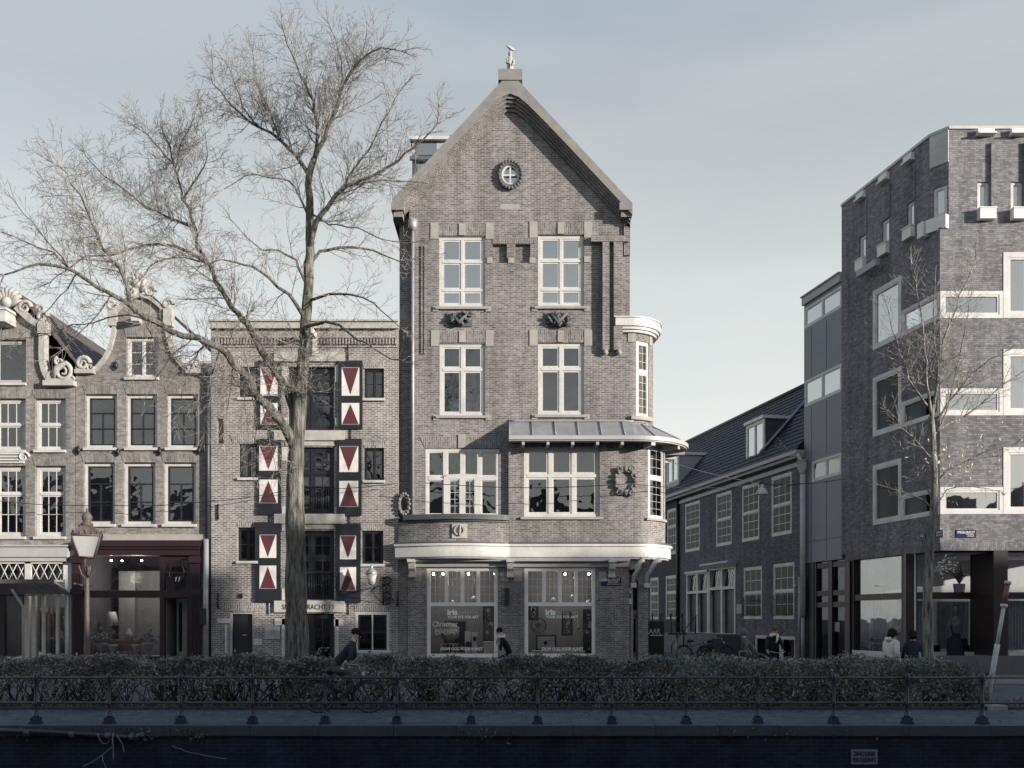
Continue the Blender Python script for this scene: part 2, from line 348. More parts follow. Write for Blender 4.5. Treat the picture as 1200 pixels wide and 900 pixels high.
    def build(s, name, mat, parent=None):
        if s.auto and len(s.cuts) > 1:      # every separate block becomes a part of its own
            cs = sorted(set(s.cuts)); cs[0] = 0; cs.append(len(s.f)); o = None
            for a, b in zip(cs[:-1], cs[1:]):
                if a == b: continue
                q = MB(); mp = {}
                for fi in range(a, b):
                    for vi in s.f[fi]:
                        if vi not in mp: mp[vi] = len(q.v); q.v.append(s.v[vi])
                    q.f.append(tuple(mp[vi] for vi in s.f[fi])); q.mi.append(s.mi[fi]); q.sm.append(s.sm[fi])
                    if fi in s.uv: q.uv[len(q.f)-1] = s.uv[fi]
                o = q.build(name, mat, parent)
            return o
        off = Vector((0, 0, 0)); p = parent
        while p is not None: off += p.location; p = p.parent
        me = bpy.data.meshes.new(name)
        me.from_pydata([(a-off.x, b-off.y, c-off.z) for a, b, c in s.v], [], s.f)
        mats = mat if isinstance(mat, (list, tuple)) else [mat]
        for m_ in mats: me.materials.append(M[m_] if isinstance(m_, str) else m_)
        me.polygons.foreach_set('material_index', s.mi); me.polygons.foreach_set('use_smooth', s.sm)
        if len(s.f) < 60000:
            ul = me.uv_layers.new(name='UVMap').data
            for pi, pl in enumerate(me.polygons):
                uvs = s.uv.get(pi)
                if uvs:
                    for k_, li in enumerate(pl.loop_indices): ul[li].uv = uvs[k_]
                else:
                    nn = pl.normal
                    if abs(nn.z) < .7:
                        t = Vector((-nn.y, nn.x, 0)); t.normalize()
                        for li, vi in zip(pl.loop_indices, pl.vertices):
                            a = s.v[vi]; ul[li].uv = (a[0]*t.x+a[1]*t.y, a[2])
                    else:
                        for li, vi in zip(pl.loop_indices, pl.vertices):
                            a = s.v[vi]; ul[li].uv = (a[0], a[1])
        me.update()
        o = bpy.data.objects.new(name, me); COL.objects.link(o)
        if parent is not None: o.parent = parent
        return o
def tag(o, label=None, cat=None, group=None, kind=None):
    if label: o['label'] = label
    if cat: o['category'] = cat
    if group: o['group'] = group
    if kind: o['kind'] = kind
    return o
def thing(name, loc, label, cat, group=None):
    o = bpy.data.objects.new(name, None); COL.objects.link(o); o.location = loc; o.empty_display_size = .3
    return tag(o, label, cat, group)
def copy_tree(o, parent=None):
    c = o.copy(); COL.objects.link(c); c.parent = parent
    for ch in list(o.children): copy_tree(ch, c)
    return c
def relabel(o, label, loc=None, rz=None):
    o['label'] = label
    if loc is not None: o.location = loc
    if rz is not None: o.rotation_euler.z = rz
    return o

# pixel (1200x900 photo) to metres
Y0 = 34.0
def X(px, Y=Y0): return (px-600)/FPX*Y
def Z(py, Y=Y0): return CAMH+(HOR-py)/FPX*Y
FA = Frame((0, Y0, 0), (1, 0))                    # main frontage plane, u = world X
CX = X(1101.5); SDX = .2005                       # right corner and slope of the side street line
FS = Frame((CX, Y0, 0), (SDX, -1))                # side street facades, u negative into the street
def S(px, py=None):
    Y = (CX+SDX*Y0)/((px-600)/FPX+SDX); u = -(Y-Y0)*math.sqrt(1+SDX*SDX)
    return u if py is None else (u, CAMH+(HOR-py)/FPX*Y)
def rect(u0, u1, z0, z1): return [(u0, z0), (u1, z0), (u1, z1), (u0, z1)]

_ftext = {}
def text(F, s_, u, z, h, d, name, mat, parent, width=None, ext=.004, bold=0.0, align='CENTER', shear=0):
    """lettering as real thin geometry on a facade frame; (u,z) = centre of the line"""
    cu = bpy.data.curves.new(name, 'FONT'); cu.body = s_; cu.size = h/.72; cu.extrude = ext; cu.offset = bold; cu.align_x = align; cu.shear = shear
    to = bpy.data.objects.new(name, cu); COL.objects.link(to)
    dg = bpy.context.evaluated_depsgraph_get(); dg.update()
    me = bpy.data.meshes.new_from_object(to.evaluated_get(dg)); bpy.data.objects.remove(to)
    xs = [v.co.x for v in me.vertices]; ww = max(xs)-min(xs); k = (width/ww) if width else 1
    cx0 = (max(xs)+min(xs))/2
    off = Vector((0, 0, 0)); p = parent
    while p is not None: off += p.location; p = p.parent
    for v in me.vertices:
        q = F.P(u+(v.co.x-cx0)*k, z-h/2+v.co.y, d+v.co.z); v.co = q-off
    me.materials.clear(); me.materials.append(M[mat])
    o = bpy.data.objects.new(name, me); COL.objects.link(o)
    if parent is not None: o.parent = parent
    return o

def pleats(mb, F, u0, u1, z0, z1, d, amp=.03, wl=.11, top=None):
    n = max(4, int((u1-u0)/wl*4)); ph = random.random()*6
    sm = mb.smooth; mb.smooth = True
    base = len(mb.v)
    for i in range(n+1):
        u = u0+(u1-u0)*i/n; a = d+amp*math.sin(ph+2*math.pi*(u-u0)/wl)+amp*.4*math.sin(2.3*ph+u*31)
        mb.v.append(tuple(F.P(u, z0, a))); mb.v.append(tuple(F.P(u, z1, d+(a-d)*.5)))
    for i in range(n): mb.idx(base, [(2*i, 2*i+2, 2*i+3, 2*i+1)])
    mb.smooth = sm

def window(parent, F, u0, u1, z0, z1, rows, depth=.10, fw=.07, mat='white', gl='glass', sash=.035, bar=.018,
           sill=None, sill_mat='stone', curtain=None, ft=.07, name='window', mull=None, sill_out=.10, label=None, cmat='curtain'):
    """rows from bottom to top: (fraction of height, columns, nx, ny) ; nx,ny = panes inside each light"""
    a, b, c, d_ = u0+.004, u1-.004, z0+.004, z1-.004; mull = mull or fw*.8
    m = MB(); f0, f1 = -depth-ft, -depth
    m.fbox(F, a, a+fw, c, d_, f0, f1); m.fbox(F, b-fw, b, c, d_, f0, f1)
    m.fbox(F, a+fw, b-fw, c, c+fw, f0, f1); m.fbox(F, a+fw, b-fw, d_-fw, d_, f0, f1)
    iu0, iu1, iz0, iz1 = a+fw, b-fw, c+fw, d_-fw; H = iz1-iz0; z = iz0; tot = sum(r[0] for r in rows)
    for ri, (fr, cols, nx, ny) in enumerate(rows):
        h = H*fr/tot; zt = z+h
        if ri < len(rows)-1: m.fbox(F, iu0, iu1, zt-mull/2, zt+mull/2, f0+.002, f1+.012)
        zb = z+(mull/2 if ri else 0); ze = zt-(mull/2 if ri < len(rows)-1 else 0)
        W = (iu1-iu0)
        for ci in range(cols):
            l = iu0+W*ci/cols+(mull/2 if ci else 0); r = iu0+W*(ci+1)/cols-(mull/2 if ci < cols-1 else 0)
            if ci: m.fbox(F, iu0+W*ci/cols-mull/2, iu0+W*ci/cols+mull/2, zb, ze, f0+.004, f1+.006)
            if sash:
                g0, g1 = f0+.008, f1-.018
                m.fbox(F, l, l+sash, zb, ze, g0, g1); m.fbox(F, r-sash, r, zb, ze, g0, g1)
                m.fbox(F, l+sash, r-sash, zb, zb+sash, g0, g1); m.fbox(F, l+sash, r-sash, ze-sash, ze, g0, g1)
            for k in range(1, nx):
                uu = l+(r-l)*k/nx; m.fbox(F, uu-bar/2, uu+bar/2, zb+sash, ze-sash, f0+.012, f1-.03)
            for k in range(1, ny):
                zz = zb+(ze-zb)*k/ny; m.fbox(F, l+sash, r-sash, zz-bar/2, zz+bar/2, f0+.014, f1-.032)
        z = zt
    w_ = m.build(name, mat, parent)
    if label: w_['label'] = label
    p = MB()
    n = max(1, int((b-a)/.12)) if F.curved else 1
    for i in range(n):
        q0 = a+fw*.5+(b-a-fw)*i/n; q1 = a+fw*.5+(b-a-fw)*(i+1)/n; dd = -depth-ft*.55
        p.face([F.P(q0, c+fw*.5, dd), F.P(q1, c+fw*.5, dd), F.P(q1, d_-fw*.5, dd), F.P(q0, d_-fw*.5, dd)])
    p.build('pane', gl, w_)
    if sill:
        sm_ = MB(); so, sh = sill, .09
        sm_.fbox(F, u0-so, u1+so, z0-sh, z0, -depth-ft, sill_out); sm_.build('sill', sill_mat, w_)
    if curtain:
        cm = MB(); cd = -depth-ft-.10; kind = curtain
        if kind == 'net': pleats(cm, F, u0+.02, u1-.02, z0, z1, cd)
        elif kind == 'sides':
            k = (u1-u0)*random.uniform(.22, .34); pleats(cm, F, u0, u0+k, z0, z1, cd); pleats(cm, F, u1-k, u1, z0, z1, cd)
        elif kind == 'top': pleats(cm, F, u0, u1, z0+(z1-z0)*random.uniform(.45, .6), z1, cd, .01)
        elif kind == 'blind': cm.fbox(F, u0, u1, z0+(z1-z0)*random.uniform(.8, .86), z1, cd-.01, cd)
        elif kind == 'left': pleats(cm, F, u0, u0+(u1-u0)*.4, z0, z1, cd)
        cm.build('curtain', cmat, w_)
    return w_

def arch_lintel(mb, F, u0, u1, z, h=.34, splay=.12, d=.014, curve=0.0):
    n = 8; bot = [(u0+(u1-u0)*i/n, z+curve*math.sin(math.pi*i/n)) for i in range(n+1)]
    top = [(u0-splay+(u1-u0+2*splay)*i/n, z+h+curve*math.sin(math.pi*i/n)) for i in range(n+1)]
    mb.poly(F, bot+top[::-1], [], 0.001, d, swap=True)
def scroll(mb, F, u, z, r0, turns=1.6, start=0, sgn=1, th=.05, d=.1, k=28):
    pts, rr = [], []
    for i in range(k+1):
        t = i/k; r = r0*(1-.82*t); an = start+sgn*turns*2*math.pi*t
        pts.append(F.P(u+r*math.cos(an), z+r*math.sin(an), d)); rr.append(th*(1-.55*t))
    mb.tube(pts, rr, 6)

def MBA():
    m = MB(); m.auto = True; return m
# ------------------------------------------------------------------ the setting
def struct(name, mb, mat): return tag(mb.build(name, mat), kind='structure')
QY = 18.8                                     # canal edge of the far quay
m = MB()
m.face([(-900, QY+.3, -.03), (900, QY+.3, -.03), (900, 1500, -.03), (-900, 1500, -.03)])
m.face([(-900, -900, -.03), (900, -900, -.03), (900, .5, -.03), (-900, .5, -.03)])
struct('ground', m, 'soil')
m = MB(); m.face([(-300, .4, -1.25), (300, .4, -1.25), (300, QY+.2, -1.25), (-300, QY+.2, -1.25)])
struct('canal_water', m, 'water')
m = MB(); m.box(-60, 60, QY+.34, 22.1, -.4, .0); struct('quay_path', m, 'pave')
m = MB(); m.box(-60, 60, 24.25, 30.6, -.3, .02); struct('road', m, 'road')
m = MB(); m.box(-60, 60, 30.76, 33.99, -.3, .11); m.box(-60, 60, 34.0, 36.5, -.3, .10); struct('pavement', m, 'slab')
m = MB()
for i in range(-50, 50): m.box(i*1.0+.004, i*1.0+.996, 30.6, 30.76, -.3, .13)
struct('kerb', m, 'stone')
m = MB()
m.face([(5.2, 36.6, .115), (14.4, 36.6, .115), (2.5, 95, .115), (-6.7, 95, .115)]); struct('side_street', m, 'road')
m = MB(); m.box(-60, 60, 22.1, 24.25, -.3, .03); struct('planting_bed', m, 'soil')
m = MB()
for i in range(-40, 40): m.box(i*1.2+.004, i*1.2+1.196, 22.02, 22.12, -.3, .07)
struct('bed_edging', m, 'quay_stone')
m = MB(); m.box(-60, 60, -12, .55, -.5, -.01); struct('near_quay', m, 'pave')

# the quay wall with its coping
qw = thing('quay_wall', (0, QY, -1.5), 'dark wet brick quay wall rising from the canal below the railing', 'quay wall')
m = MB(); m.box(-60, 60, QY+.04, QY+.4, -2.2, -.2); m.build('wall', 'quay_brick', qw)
m = MB(); x = -60.0
while x < 60:
    L = random.uniform(1.1, 1.7); m.box(x+.005, x+L-.005, QY-.03, QY+.42, -.2+random.uniform(-.004, .004), random.uniform(-.002, .006)); x += L
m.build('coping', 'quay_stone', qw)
FQ = Frame((0, QY+.04, 0), (1, 0))
def QX(px): return (px-600)/FPX*QY
def QZ(py): return CAMH+(HOR-py)/FPX*QY
sg = thing('quay_sign', (QX(1013), QY, QZ(888)), 'small pale enamel plate with two lines of letters on the quay wall', 'sign')
m = MB(); m.fbox(FQ, QX(998), QX(1029), QZ(896), QZ(878.5), .0, .015); m.build('plate', paint('plate', (.17, .19, .22), .6, .3, 6), sg)
text(FQ, 'ZINKDUKER', QX(1013.5), QZ(883.3), .085, .017, 'lettering', paint_dark if False else 'letter_dk', sg, width=.44, bold=.004)
text(FQ, 'RIOLERING', QX(1013.5), QZ(890.5), .085, .017, 'lettering', 'letter_dk', sg, width=.44, bold=.004)
pp = thing('mooring_pipe', (QX(60), QY-.1, QZ(857)), 'grey pipe with couplings running along the top of the quay wall', 'pipe')
m = MB(); m.tube([(QX(-60), QY-.12, QZ(853)), (QX(60), QY-.12, QZ(857)), (QX(162), QY-.12, QZ(863))], .045, 8); m.build('pipe', 'pipe', pp)
m = MB()
for q in (36, 88, 130, 158): m.tube([(QX(q-3), QY-.12, QZ(856+q*.04)), (QX(q+3), QY-.12, QZ(856+q*.04+.3))], .065, 8)
m.tube([(QX(162), QY-.12, QZ(863)), (QX(171), QY-.16, QZ(859))], .05, 8); m.build('coupling', 'zinc_dk', pp)
ch = thing('hanging_rope', (QX(138), QY-.15, QZ(860)), 'tangle of pale ropes hanging from the pipe on the quay wall', 'rope')
m = MB()
M_ROPE = paint('rope', (.16, .17, .17), .9, .3, 8)
def rope(p0, p1, sag, r_=.011):
    q = []
    for i in range(13):
        t = i/12; a_ = p0[0]+(p1[0]-p0[0])*t; b_ = p0[1]+(p1[1]-p0[1])*t+sag*math.sin(math.pi*t)+random.gauss(0, .35); q.append((QX(a_+random.gauss(0, .3)), QY-.16-.03*math.sin(t*6), QZ(b_)))
    m_ = MB(); m_.tube(q, r_, 5); m_.build('rope_strand', M_ROPE, ch)
rope((118, 858), (136, 859), 12); rope((137, 858), (136, 889), 0, .016); rope((141, 861), (149, 880), -3, .014); rope((137, 872), (100, 897), 3); rope((124, 884), (128, 902), 1); rope((205, 873), (268, 888), 2, .008)
iv = tag(None, None) if False else None
m = MB()
for _ in range(260):
    px = random.choice([random.gauss(40, 18), random.gauss(228, 10), random.gauss(160, 14), random.gauss(560, 30), random.gauss(900, 60)])
    c = Vector((QX(px), QY-.04-random.random()*.05, -.04-abs(random.gauss(0, .12))))
    s_ = .025+random.random()*.03; a = Vector((random.gauss(0, 1), random.gauss(0, .4), random.gauss(0, 1))).normalized()*s_; b = Vector((random.gauss(0, 1), random.gauss(0, .4), random.gauss(0, 1))).normalized()*s_
    m.face([c-a, c-b*.5, c+a, c+b*.5])
tag(m.build('wall_weeds', 'grass'), 'small weeds sprouting from the joints of the quay coping', 'weeds', kind='stuff')

# railing
rl = thing('canal_railing', (0, 19.15, 0), 'dark iron railing with ball topped posts along the quay edge', 'railing')
posts = [QX(p)*19.15/QY for p in range(-44, 1260, 0 or 85)]
pxs = [-44, 42, 128, 212, 296, 381, 465, 552, 630, 717, 804, 888, 977, 1063, 1151, 1236]
prof = [(.085, 0), (.085, .05), (.075, .07), (.07, .14), (.055, .17), (.05, .2), (.036, .24), (.032, .36), (.046, .38), (.046, .42), (.034, .45), (.028, .7), (.030, .84), (.042, .86), (.050, .90), (.050, .955), (.042, .985), (.028, 1.0), (.02, 1.012)]
m = MB(); m.box(-.10, .10, -.10, .10, 0, .045); m.box(-.08, .08, -.08, .08, .045, .13)
m.lathe((0, 0, 0), [(r_, z_*1.0) for r_, z_ in prof if z_ >= .13 or False], 12)
p0 = None
for px in pxs:
    x = (px-600)/FPX*19.15
    if p0 is None:
        p0 = m.build('post', 'rail'); o = p0
    else: o = p0.copy(); COL.objects.link(o)
    o.parent = rl; o.location = (x, 0, 0)
for zz in (.92, .42):
    m = MB(); m.tube([((pxs[0]-600)/FPX*19.15, 19.15, zz), (((pxs[-1]-600)/FPX*19.15), 19.15, zz)], .021, 8); m.build('rail', 'rail', rl)
# ---- fallen litter and leaves on the quay path
m = MB()
for _ in range(900):
    c = Vector((random.uniform(-13, 13), random.choice([random.uniform(19.3, 22), random.gauss(21.8, .25)]), .012)); a_ = random.random()*6.3; s_ = random.uniform(.02, .05)
    d1 = Vector((math.cos(a_), math.sin(a_), random.uniform(0, .3)))*s_; d2 = Vector((-math.sin(a_), math.cos(a_), random.uniform(0, .3)))*s_*.6
    m.face([c-d1, c-d2, c+d1, c+d2])
tag(m.build('fallen_leaves', 'leaf_y' if False else 'grass'), 'scattered dry leaves on the quay path', 'leaves', kind='stuff')

# ------------------------------------------------------------------ opposite side of the canal (behind the camera; it throws the shade)
def far_house(x0, x1, top, i):
    cx = (x0+x1)/2; y = -8.0; F = Frame((0, y, 0), (-1, 0))
    t = thing('canal_house', (cx, y, 0), 'brick canal house across the water opposite, outside the picture', 'house', 'canal houses on the near side of the water')
    m = MB(); g = i % 3; ov = .003*(i % 2)
    if g == 0: out = [(-x1, 0), (-x0, 0), (-x0, top-3), (-cx+1.2, top-2.4), (-cx+1.0, top-.5), (-cx, top), (-cx-1.0, top-.5), (-cx-1.2, top-2.4), (-x1, top-3)]
    elif g == 1: out = [(-x1, 0), (-x0, 0), (-x0, top), (-x1, top)]
    else: out = [(-x1, 0), (-x0, 0), (-x0, top-2.6), (-cx, top), (-x1, top-2.6)]
    holes = []
    n = 3; wz = [(.9, 3.0), (4.2, 6.3), (7.4, 9.3), (10.3, 11.8)]
    for a, b in wz:
        if b > top-3.2: continue
        for k in range(n):
            uc = -x1+(x1-x0)*(k+.5)/n; holes.append(rect(uc-.55, uc+.55, a, b))
    m.poly(F, out, holes, -.3-ov, 0); m.box(x0+.01, x1-.01, y-9, y-.32, 0, top-3.05); m.build('wall', 'brick_far', t)
    wm = MB()
    for h in holes:
        u0, u1, z0, z1 = h[0][0], h[1][0], h[0][1], h[2][1]
        for q in ((u0, u0+.1, z0, z1), (u1-.1, u1, z0, z1), (u0+.1, u1-.1, z0, z0+.1), (u0+.1, u1-.1, z1-.1, z1), (u0+.1, u1-.1, (z0+z1)/2-.05, (z0+z1)/2+.05)): wm.fbox(F, *q, -.16, -.08)
    wf = wm.build('window', 'white', t)
rnd = random.Random(3)
xx = -44.0; i = 0
while xx < 40:
    wd = rnd.uniform(6.2, 8.4); far_house(xx+.01, xx+wd-.01, 12.8+rnd.uniform(-1.2, 1.2), i); xx += wd; i += 1
# unseen, sunward of the frontage: widths and roof heights shaped to place the shade
for a, b, top in ((xx-72.7, -26, 14.6), (-26, -19, 14.3), (-19, -14.2, 16.7), (-14.2, -9.6, 17.1), (-9.6, -4.6, 15.3), (-4.6, 1.5, 17.2), (1.5, 9, 17.5), (9, 16, 17.9), (16, 23, 17.6), (23, 30, 18)):
    far_house(a+72.7+.01, b+72.7-.01, top, 1)
# ------------------------------------------------------------------ the tall corner building
mb_ = thing('corner_building', (0, Y0, 0), 'tall brown brick building with pointed gable, rounded corner bay and gallery at street level', 'building')
def arcpath(pts, sx, sy, r, back=3.0):
    k = 18; tot = R(90)+math.atan(SDX); out = list(pts)
    for i in range(k+1):
        a = tot*i/k; out.append((sx+r*math.sin(a), sy+r-r*math.cos(a)))
    e = out[-1]; dx, dy = -SDX/1.02, 1/1.02; out.append((e[0]+dx*back, e[1]+dy*back)); return out
bow = []
xa, xb = X(467, 33.9), X(596, 33.84)
for i in range(16):
    t = i/16; bow.append((xa+(xb-xa)*t, 33.9-.06*t-.42*math.sin(math.pi*t)))
bow.append((xb, 33.84))
PB = Path(arcpath(bow, 4.18, 33.84, 1.45)); UB = (Vector((xb, 33.7, 0))-PB.p[0]).length
UB = PB.L[16]                                     # start of the bay
PT = Path(arcpath([(3.4, 34.0), (4.14, 34.0)], 4.15, 34.0, 1.0))
def cwall(mb, F, u0, u1, z0, z1, holes, d0, d1):
    us = sorted({u0, u1}|{h[0] for h in holes}|{h[1] for h in holes}); zs = sorted({z0, z1}|{h[2] for h in holes}|{h[3] for h in holes})
    for i in range(len(us)-1):
        for j in range(len(zs)-1):
            cu, cz = (us[i]+us[i+1])/2, (zs[j]+zs[j+1])/2
            if any(h[0] < cu < h[1] and h[2] < cz < h[3] for h in holes): continue
            mb.fbox(F, us[i], us[i+1], zs[j], zs[j+1], d0, d1)
# --- upper wall with the gable
AX, AZ, SL = X(598), Z(93.5), 1.075
def gz(x, off=0.0, r=0.0): return AZ-off-SL*math.sqrt((x-AX)**2+r*r)
U3L, U3R = (X(514.5), X(568.5), Z(360), Z(277)), (X(630.5), X(684), Z(359.5), Z(275.5))
U2L, U2R = (X(515), X(568.5), Z(487.5), Z(402.5)), (X(630.5), X(684), Z(486.5), Z(402))
U1L = (X(498.5), X(585), Z(606), Z(526))
xl, xr = X(479.5), X(738)
oc = [(AX+X(600+10.5)*math.cos(2*math.pi*i/20), Z(206)+.42*math.sin(2*math.pi*i/20)) for i in range(20)]
niches = [(X(577.5), X(594), Z(308), Z(286)), (X(604), X(621.5), Z(308), Z(286))]
out = [(xl, 5.4), (xb, 5.4), (xb, 9.0), (4.15, 9.0), (xr, Z(420)), (xr, gz(xr, .3))]
k = 24
for i in range(k+1):
    x_ = xr+(xl-xr)*i/k; out.append((x_, gz(x_, .25, .2)))
out = [p for i, p in enumerate(out) if i == 0 or (abs(p[0]-out[i-1][0])+abs(p[1]-out[i-1][1])) > 1e-4]
m = MB()
rec = (X(692), X(704.5), Z(412), Z(286)); rec2 = (X(714), X(717.5), Z(412), Z(286))
holes = [rect(*h) for h in (U3L, U3R, U2L, U2R, U1L, niches[0], niches[1])]+[oc]
m.poly(FA, out, holes, -.36, 0)
for h in niches: m.fbox(FA, h[0], h[1], h[2], h[3], -.34, -.16)
# recessed strip at the left with its pilaster edge, two hanging brick piers at the right
m.fbox(FA, X(467), xl-.002, 5.4, gz(X(467), .45), -.42, -.30)
for a, b in ((705.5, 713.5), (718.5, 729)): m.fbox(FA, X(a), X(b), Z(412), Z(286), .0, .22)
m.fbox(FA, X(692), X(735), Z(286), Z(279), .0, .24)
m.fbox(FA, X(731), X(738), Z(300), gz(X(738), .6), .001, .10)
for a, b in ((493.5, 495.5), (497, 499)): m.fbox(FA, X(a), X(b), Z(415), Z(288), .0, .05)
# corbelled brick bands that follow the gable
for j, (o0, o1, dd) in enumerate(((.36, .46, .38), (.46, .56, .29), (.56, .66, .20), (.66, .76, .10))):
    n = 26; xs = [xr+(X(470)-xr)*i/n for i in range(n+1)]
    a_ = [(x_, gz(x_, o0-.02, .35)) for x_ in xs]; b_ = [(x_, gz(x_, o1, .35)) for x_ in xs]
    for i in range(n):
        m.poly(FA, [b_[i+1], b_[i], a_[i], a_[i+1]], [], .0, dd)
m.box(xl, 4.1, 45, 45.4, 5, 16.4); m.box(X(467), X(467)+.12, 34.45, 45, 9, 16.4); m.box(3.98, 4.1, 36.4, 45, 9, 16.4)
wallD = m.build('wall', 'brick_main', mb_)
m = MB()                                          # coping
zk = .36
for sgn in (-1, 1):
    n = 14; xe = AX+sgn*(X(738)-AX+(.04 if sgn > 0 else -.10))
    P_ = [(AX+(xe-AX)*i/n) for i in range(n+1)]
    for i in range(n):
        a, b = P_[i], P_[i+1]
        q = [(a, gz(a, zk, .35)), (b, gz(b, zk, .35)), (b, gz(b, -.02)), (a, gz(a, -.02))]
        m.poly(FA, q, [], -.5, .46)
m.fbox(FA, AX-.42, AX+.42, AZ-.28, AZ+.10, -.4, .5)
for sgn, px in ((-1, 467.5), (1, 731.5)):
    xk = X(px); m.fbox(FA, xk-.22, xk+.22, Z(252.5), Z(244), -.45, .49); m.fbox(FA, xk-.15, xk+.17, Z(259), Z(252.5), -.4, .36)
m.build('gable_coping', paint('coping stone', (.20, .20, .198), .85, .25, 2.5, .2), mb_)
# statue on the gable top with a gull on its head
m = MB(); ZP = AZ+.24
m.fbox(FA, AX-.15, AX+.15, AZ+.10, ZP, -.2, .2); m.build('pedestal', 'stone', mb_)
stt = thing('gable_statue', (AX, Y0, ZP), 'small draped stone figure standing on the gable top', 'statue')
m = MB(); c = (AX, Y0, ZP)
m.lathe(c, [(.13, 0), (.14, .06), (.12, .2), (.105, .3), (.12, .42), (.115, .5), (.05, .57), (.05, .6), (.075, .64), (.08, .70), (.055, .76), (.01, .78)], 14, 1, .8)
m.tube([(AX-.11, Y0-.04, ZP+.46), (AX-.12, Y0-.10, ZP+.3), (AX+.02, Y0-.14, ZP+.28)], [.045, .04, .03], 7)
m.tube([(AX+.11, Y0-.04, ZP+.46), (AX+.12, Y0-.09, ZP+.28), (AX+.05, Y0-.14, ZP+.2)], [.045, .04, .03], 7)
m.tube([(AX-.07, Y0-.1, ZP+.42), (AX+.02, Y0-.12, ZP+.2), (AX-.03, Y0-.11, ZP+.02)], [.02, .03, .02], 6)
m.build('figure', 'stone_lt', stt)
gl_ = thing('gull', (AX+.02, Y0-.02, ZP+.76), 'white gull perched on the head of the gable statue', 'bird')
m = MB(); gx, gy, gz_ = AX, Y0-.02, ZP+.78
m.tube([(gx-.15, gy, gz_+.20), (gx-.10, gy, gz_+.16), (gx-.02, gy, gz_+.10), (gx+.07, gy, gz_+.05), (gx+.11, gy, gz_+.035), (gx+.14, gy, gz_+.035), (gx+.165, gy, gz_+.03)], [.01, .035, .06, .05, .033, .037, .015], 9)
m.build('body', 'white', gl_)
m = MB(); m.tube([(gx+.165, gy, gz_+.03), (gx+.22, gy, gz_+.01)], [.012, .003], 5); m.build('beak', 'rust', gl_)
m = MB(); m.tube([(gx, gy, gz_+.06), (gx, gy, gz_-.04)], .008, 5); m.build('leg', 'rust', gl_)
# roof, chimney and side dormer
m = MB()
for sgn in (-1, 1):
    xe = AX+sgn*4.2
    a = [(AX, 34.3, AZ-.35), (xe, 34.3, gz(xe, .35)), (xe, 46, gz(xe, .35)), (AX, 46, AZ-.35)]
    m.hexa([a[0], a[1], a[2], a[3]]+[(p[0], p[1], p[2]+.12) for p in a])
rf = m.build('roof', 'slate', mb_)
m = MB(); m.box(X(483, 37.5), X(524, 37.5), 37.5, 40.2, 15.5, Z(166, 37.5)); m.build('dormer', 'grey_paint', rf)
m = MB(); m.box(X(480, 37.3), X(527, 37.3), 37.3, 40.4, Z(166, 37.5), Z(162, 37.5)); m.box(X(480, 37.3), X(522, 37.3), 37.28, 37.4, Z(187, 37.3), Z(183, 37.3)); m.build('dormer_eaves', 'white', rf)
m = MB(); m.fbox(Frame((0, 37.5, 0), (1, 0)), X(488, 37.5), X(512, 37.5), Z(182, 37.5), Z(167, 37.5), .0, .03); m.fbox(Frame((0, 37.5, 0), (1, 0)), X(489, 37.5), X(514, 37.5), Z(212, 37.5), Z(190, 37.5), .0, .03); m.build('dormer_window', 'glass_sky', rf)
m = MB(); m.box(X(527, 38), X(531, 38), 38, 38.6, 18.5, Z(158, 38)); m.build('chimney', 'brick_main', rf)
# stone trim, lintels
m = MBA(); lt = MBA()
for (u0, u1, z0, z1) in (U3L, U3R, U2L, U2R):
    arch_lintel(lt, FA, u0-.02, u1+.02, z1+.03, .42, .12, .016)
    c = (u0+u1)/2
    for q in (u0-.16, u1+.16): m.fbox(FA, q-.14, q+.14, z1-.10, z1+.47, .0, .03)
    m.fbox(FA, c-.11, c+.11, z1+.03, z1+.44, .0, .05)
    m.fbox(FA, u0-.22, u0-.02, z0-.16, z0+.02, .0, .04); m.fbox(FA, u1+.02, u1+.22, z0-.16, z0+.02, .0, .04)
for q in (574, 599, 624): m.fbox(FA, X(q)-.1, X(q)+.1, Z(308.5), Z(302), .0, .03)
m.fbox(FA, X(684.6), X(692), Z(307.5), Z(301), .0, .03)
arch_lintel(lt, FA, U1L[0]-.02, U1L[1]+.02, U1L[3]+.03, .40, .18, .016)
lt.fbox(FA, X(577), X(630), Z(285.5), Z(279), .0, .02, swap=True)
m.fbox(FA, X(537), X(546), U1L[3]+.03, U1L[3]+.5, .0, .05)
for a in (708, 724):
    g = MB(); g.lathe((X(a+1), Y0-.11, Z(417)), [(.03, 0), (.12, .08), (.09, .12), (.14, .18)], 10); g.build('corbel', 'stone', mb_)
m.fbox(FA, AX-.35, AX+.35, Z(245), Z(239), .0, .004)
m.build('stone_block', 'stone', mb_); lt.build('lintel', 'brick_main', mb_)
# carved reliefs under the top windows
for cx_, rt in ((538.5, 1), (654, 2)):
    g = MB(); rr = random.Random(rt)
    g.fbox(FA, X(cx_-15), X(cx_+15), Z(383), Z(367), .0, .05)
    for _ in range(18): 
        a = X(cx_+rr.uniform(-12, 12)); b = Z(375+rr.uniform(-5, 5)); g.tube([FA.P(a, b, .08), FA.P(a+rr.uniform(-.15, .15), b+rr.uniform(-.12, .12), .16), FA.P(a+rr.uniform(-.2, .2), b+rr.uniform(-.12, .12), .08)], [.05, .07, .03], 6)
    g.tube([FA.P(X(cx_-9), Z(369), .12), FA.P(X(cx_), Z(380), .2), FA.P(X(cx_+10), Z(368), .12)], [.05, .09, .05], 7)
    g.build('carved_relief', 'stone_dk', mb_)
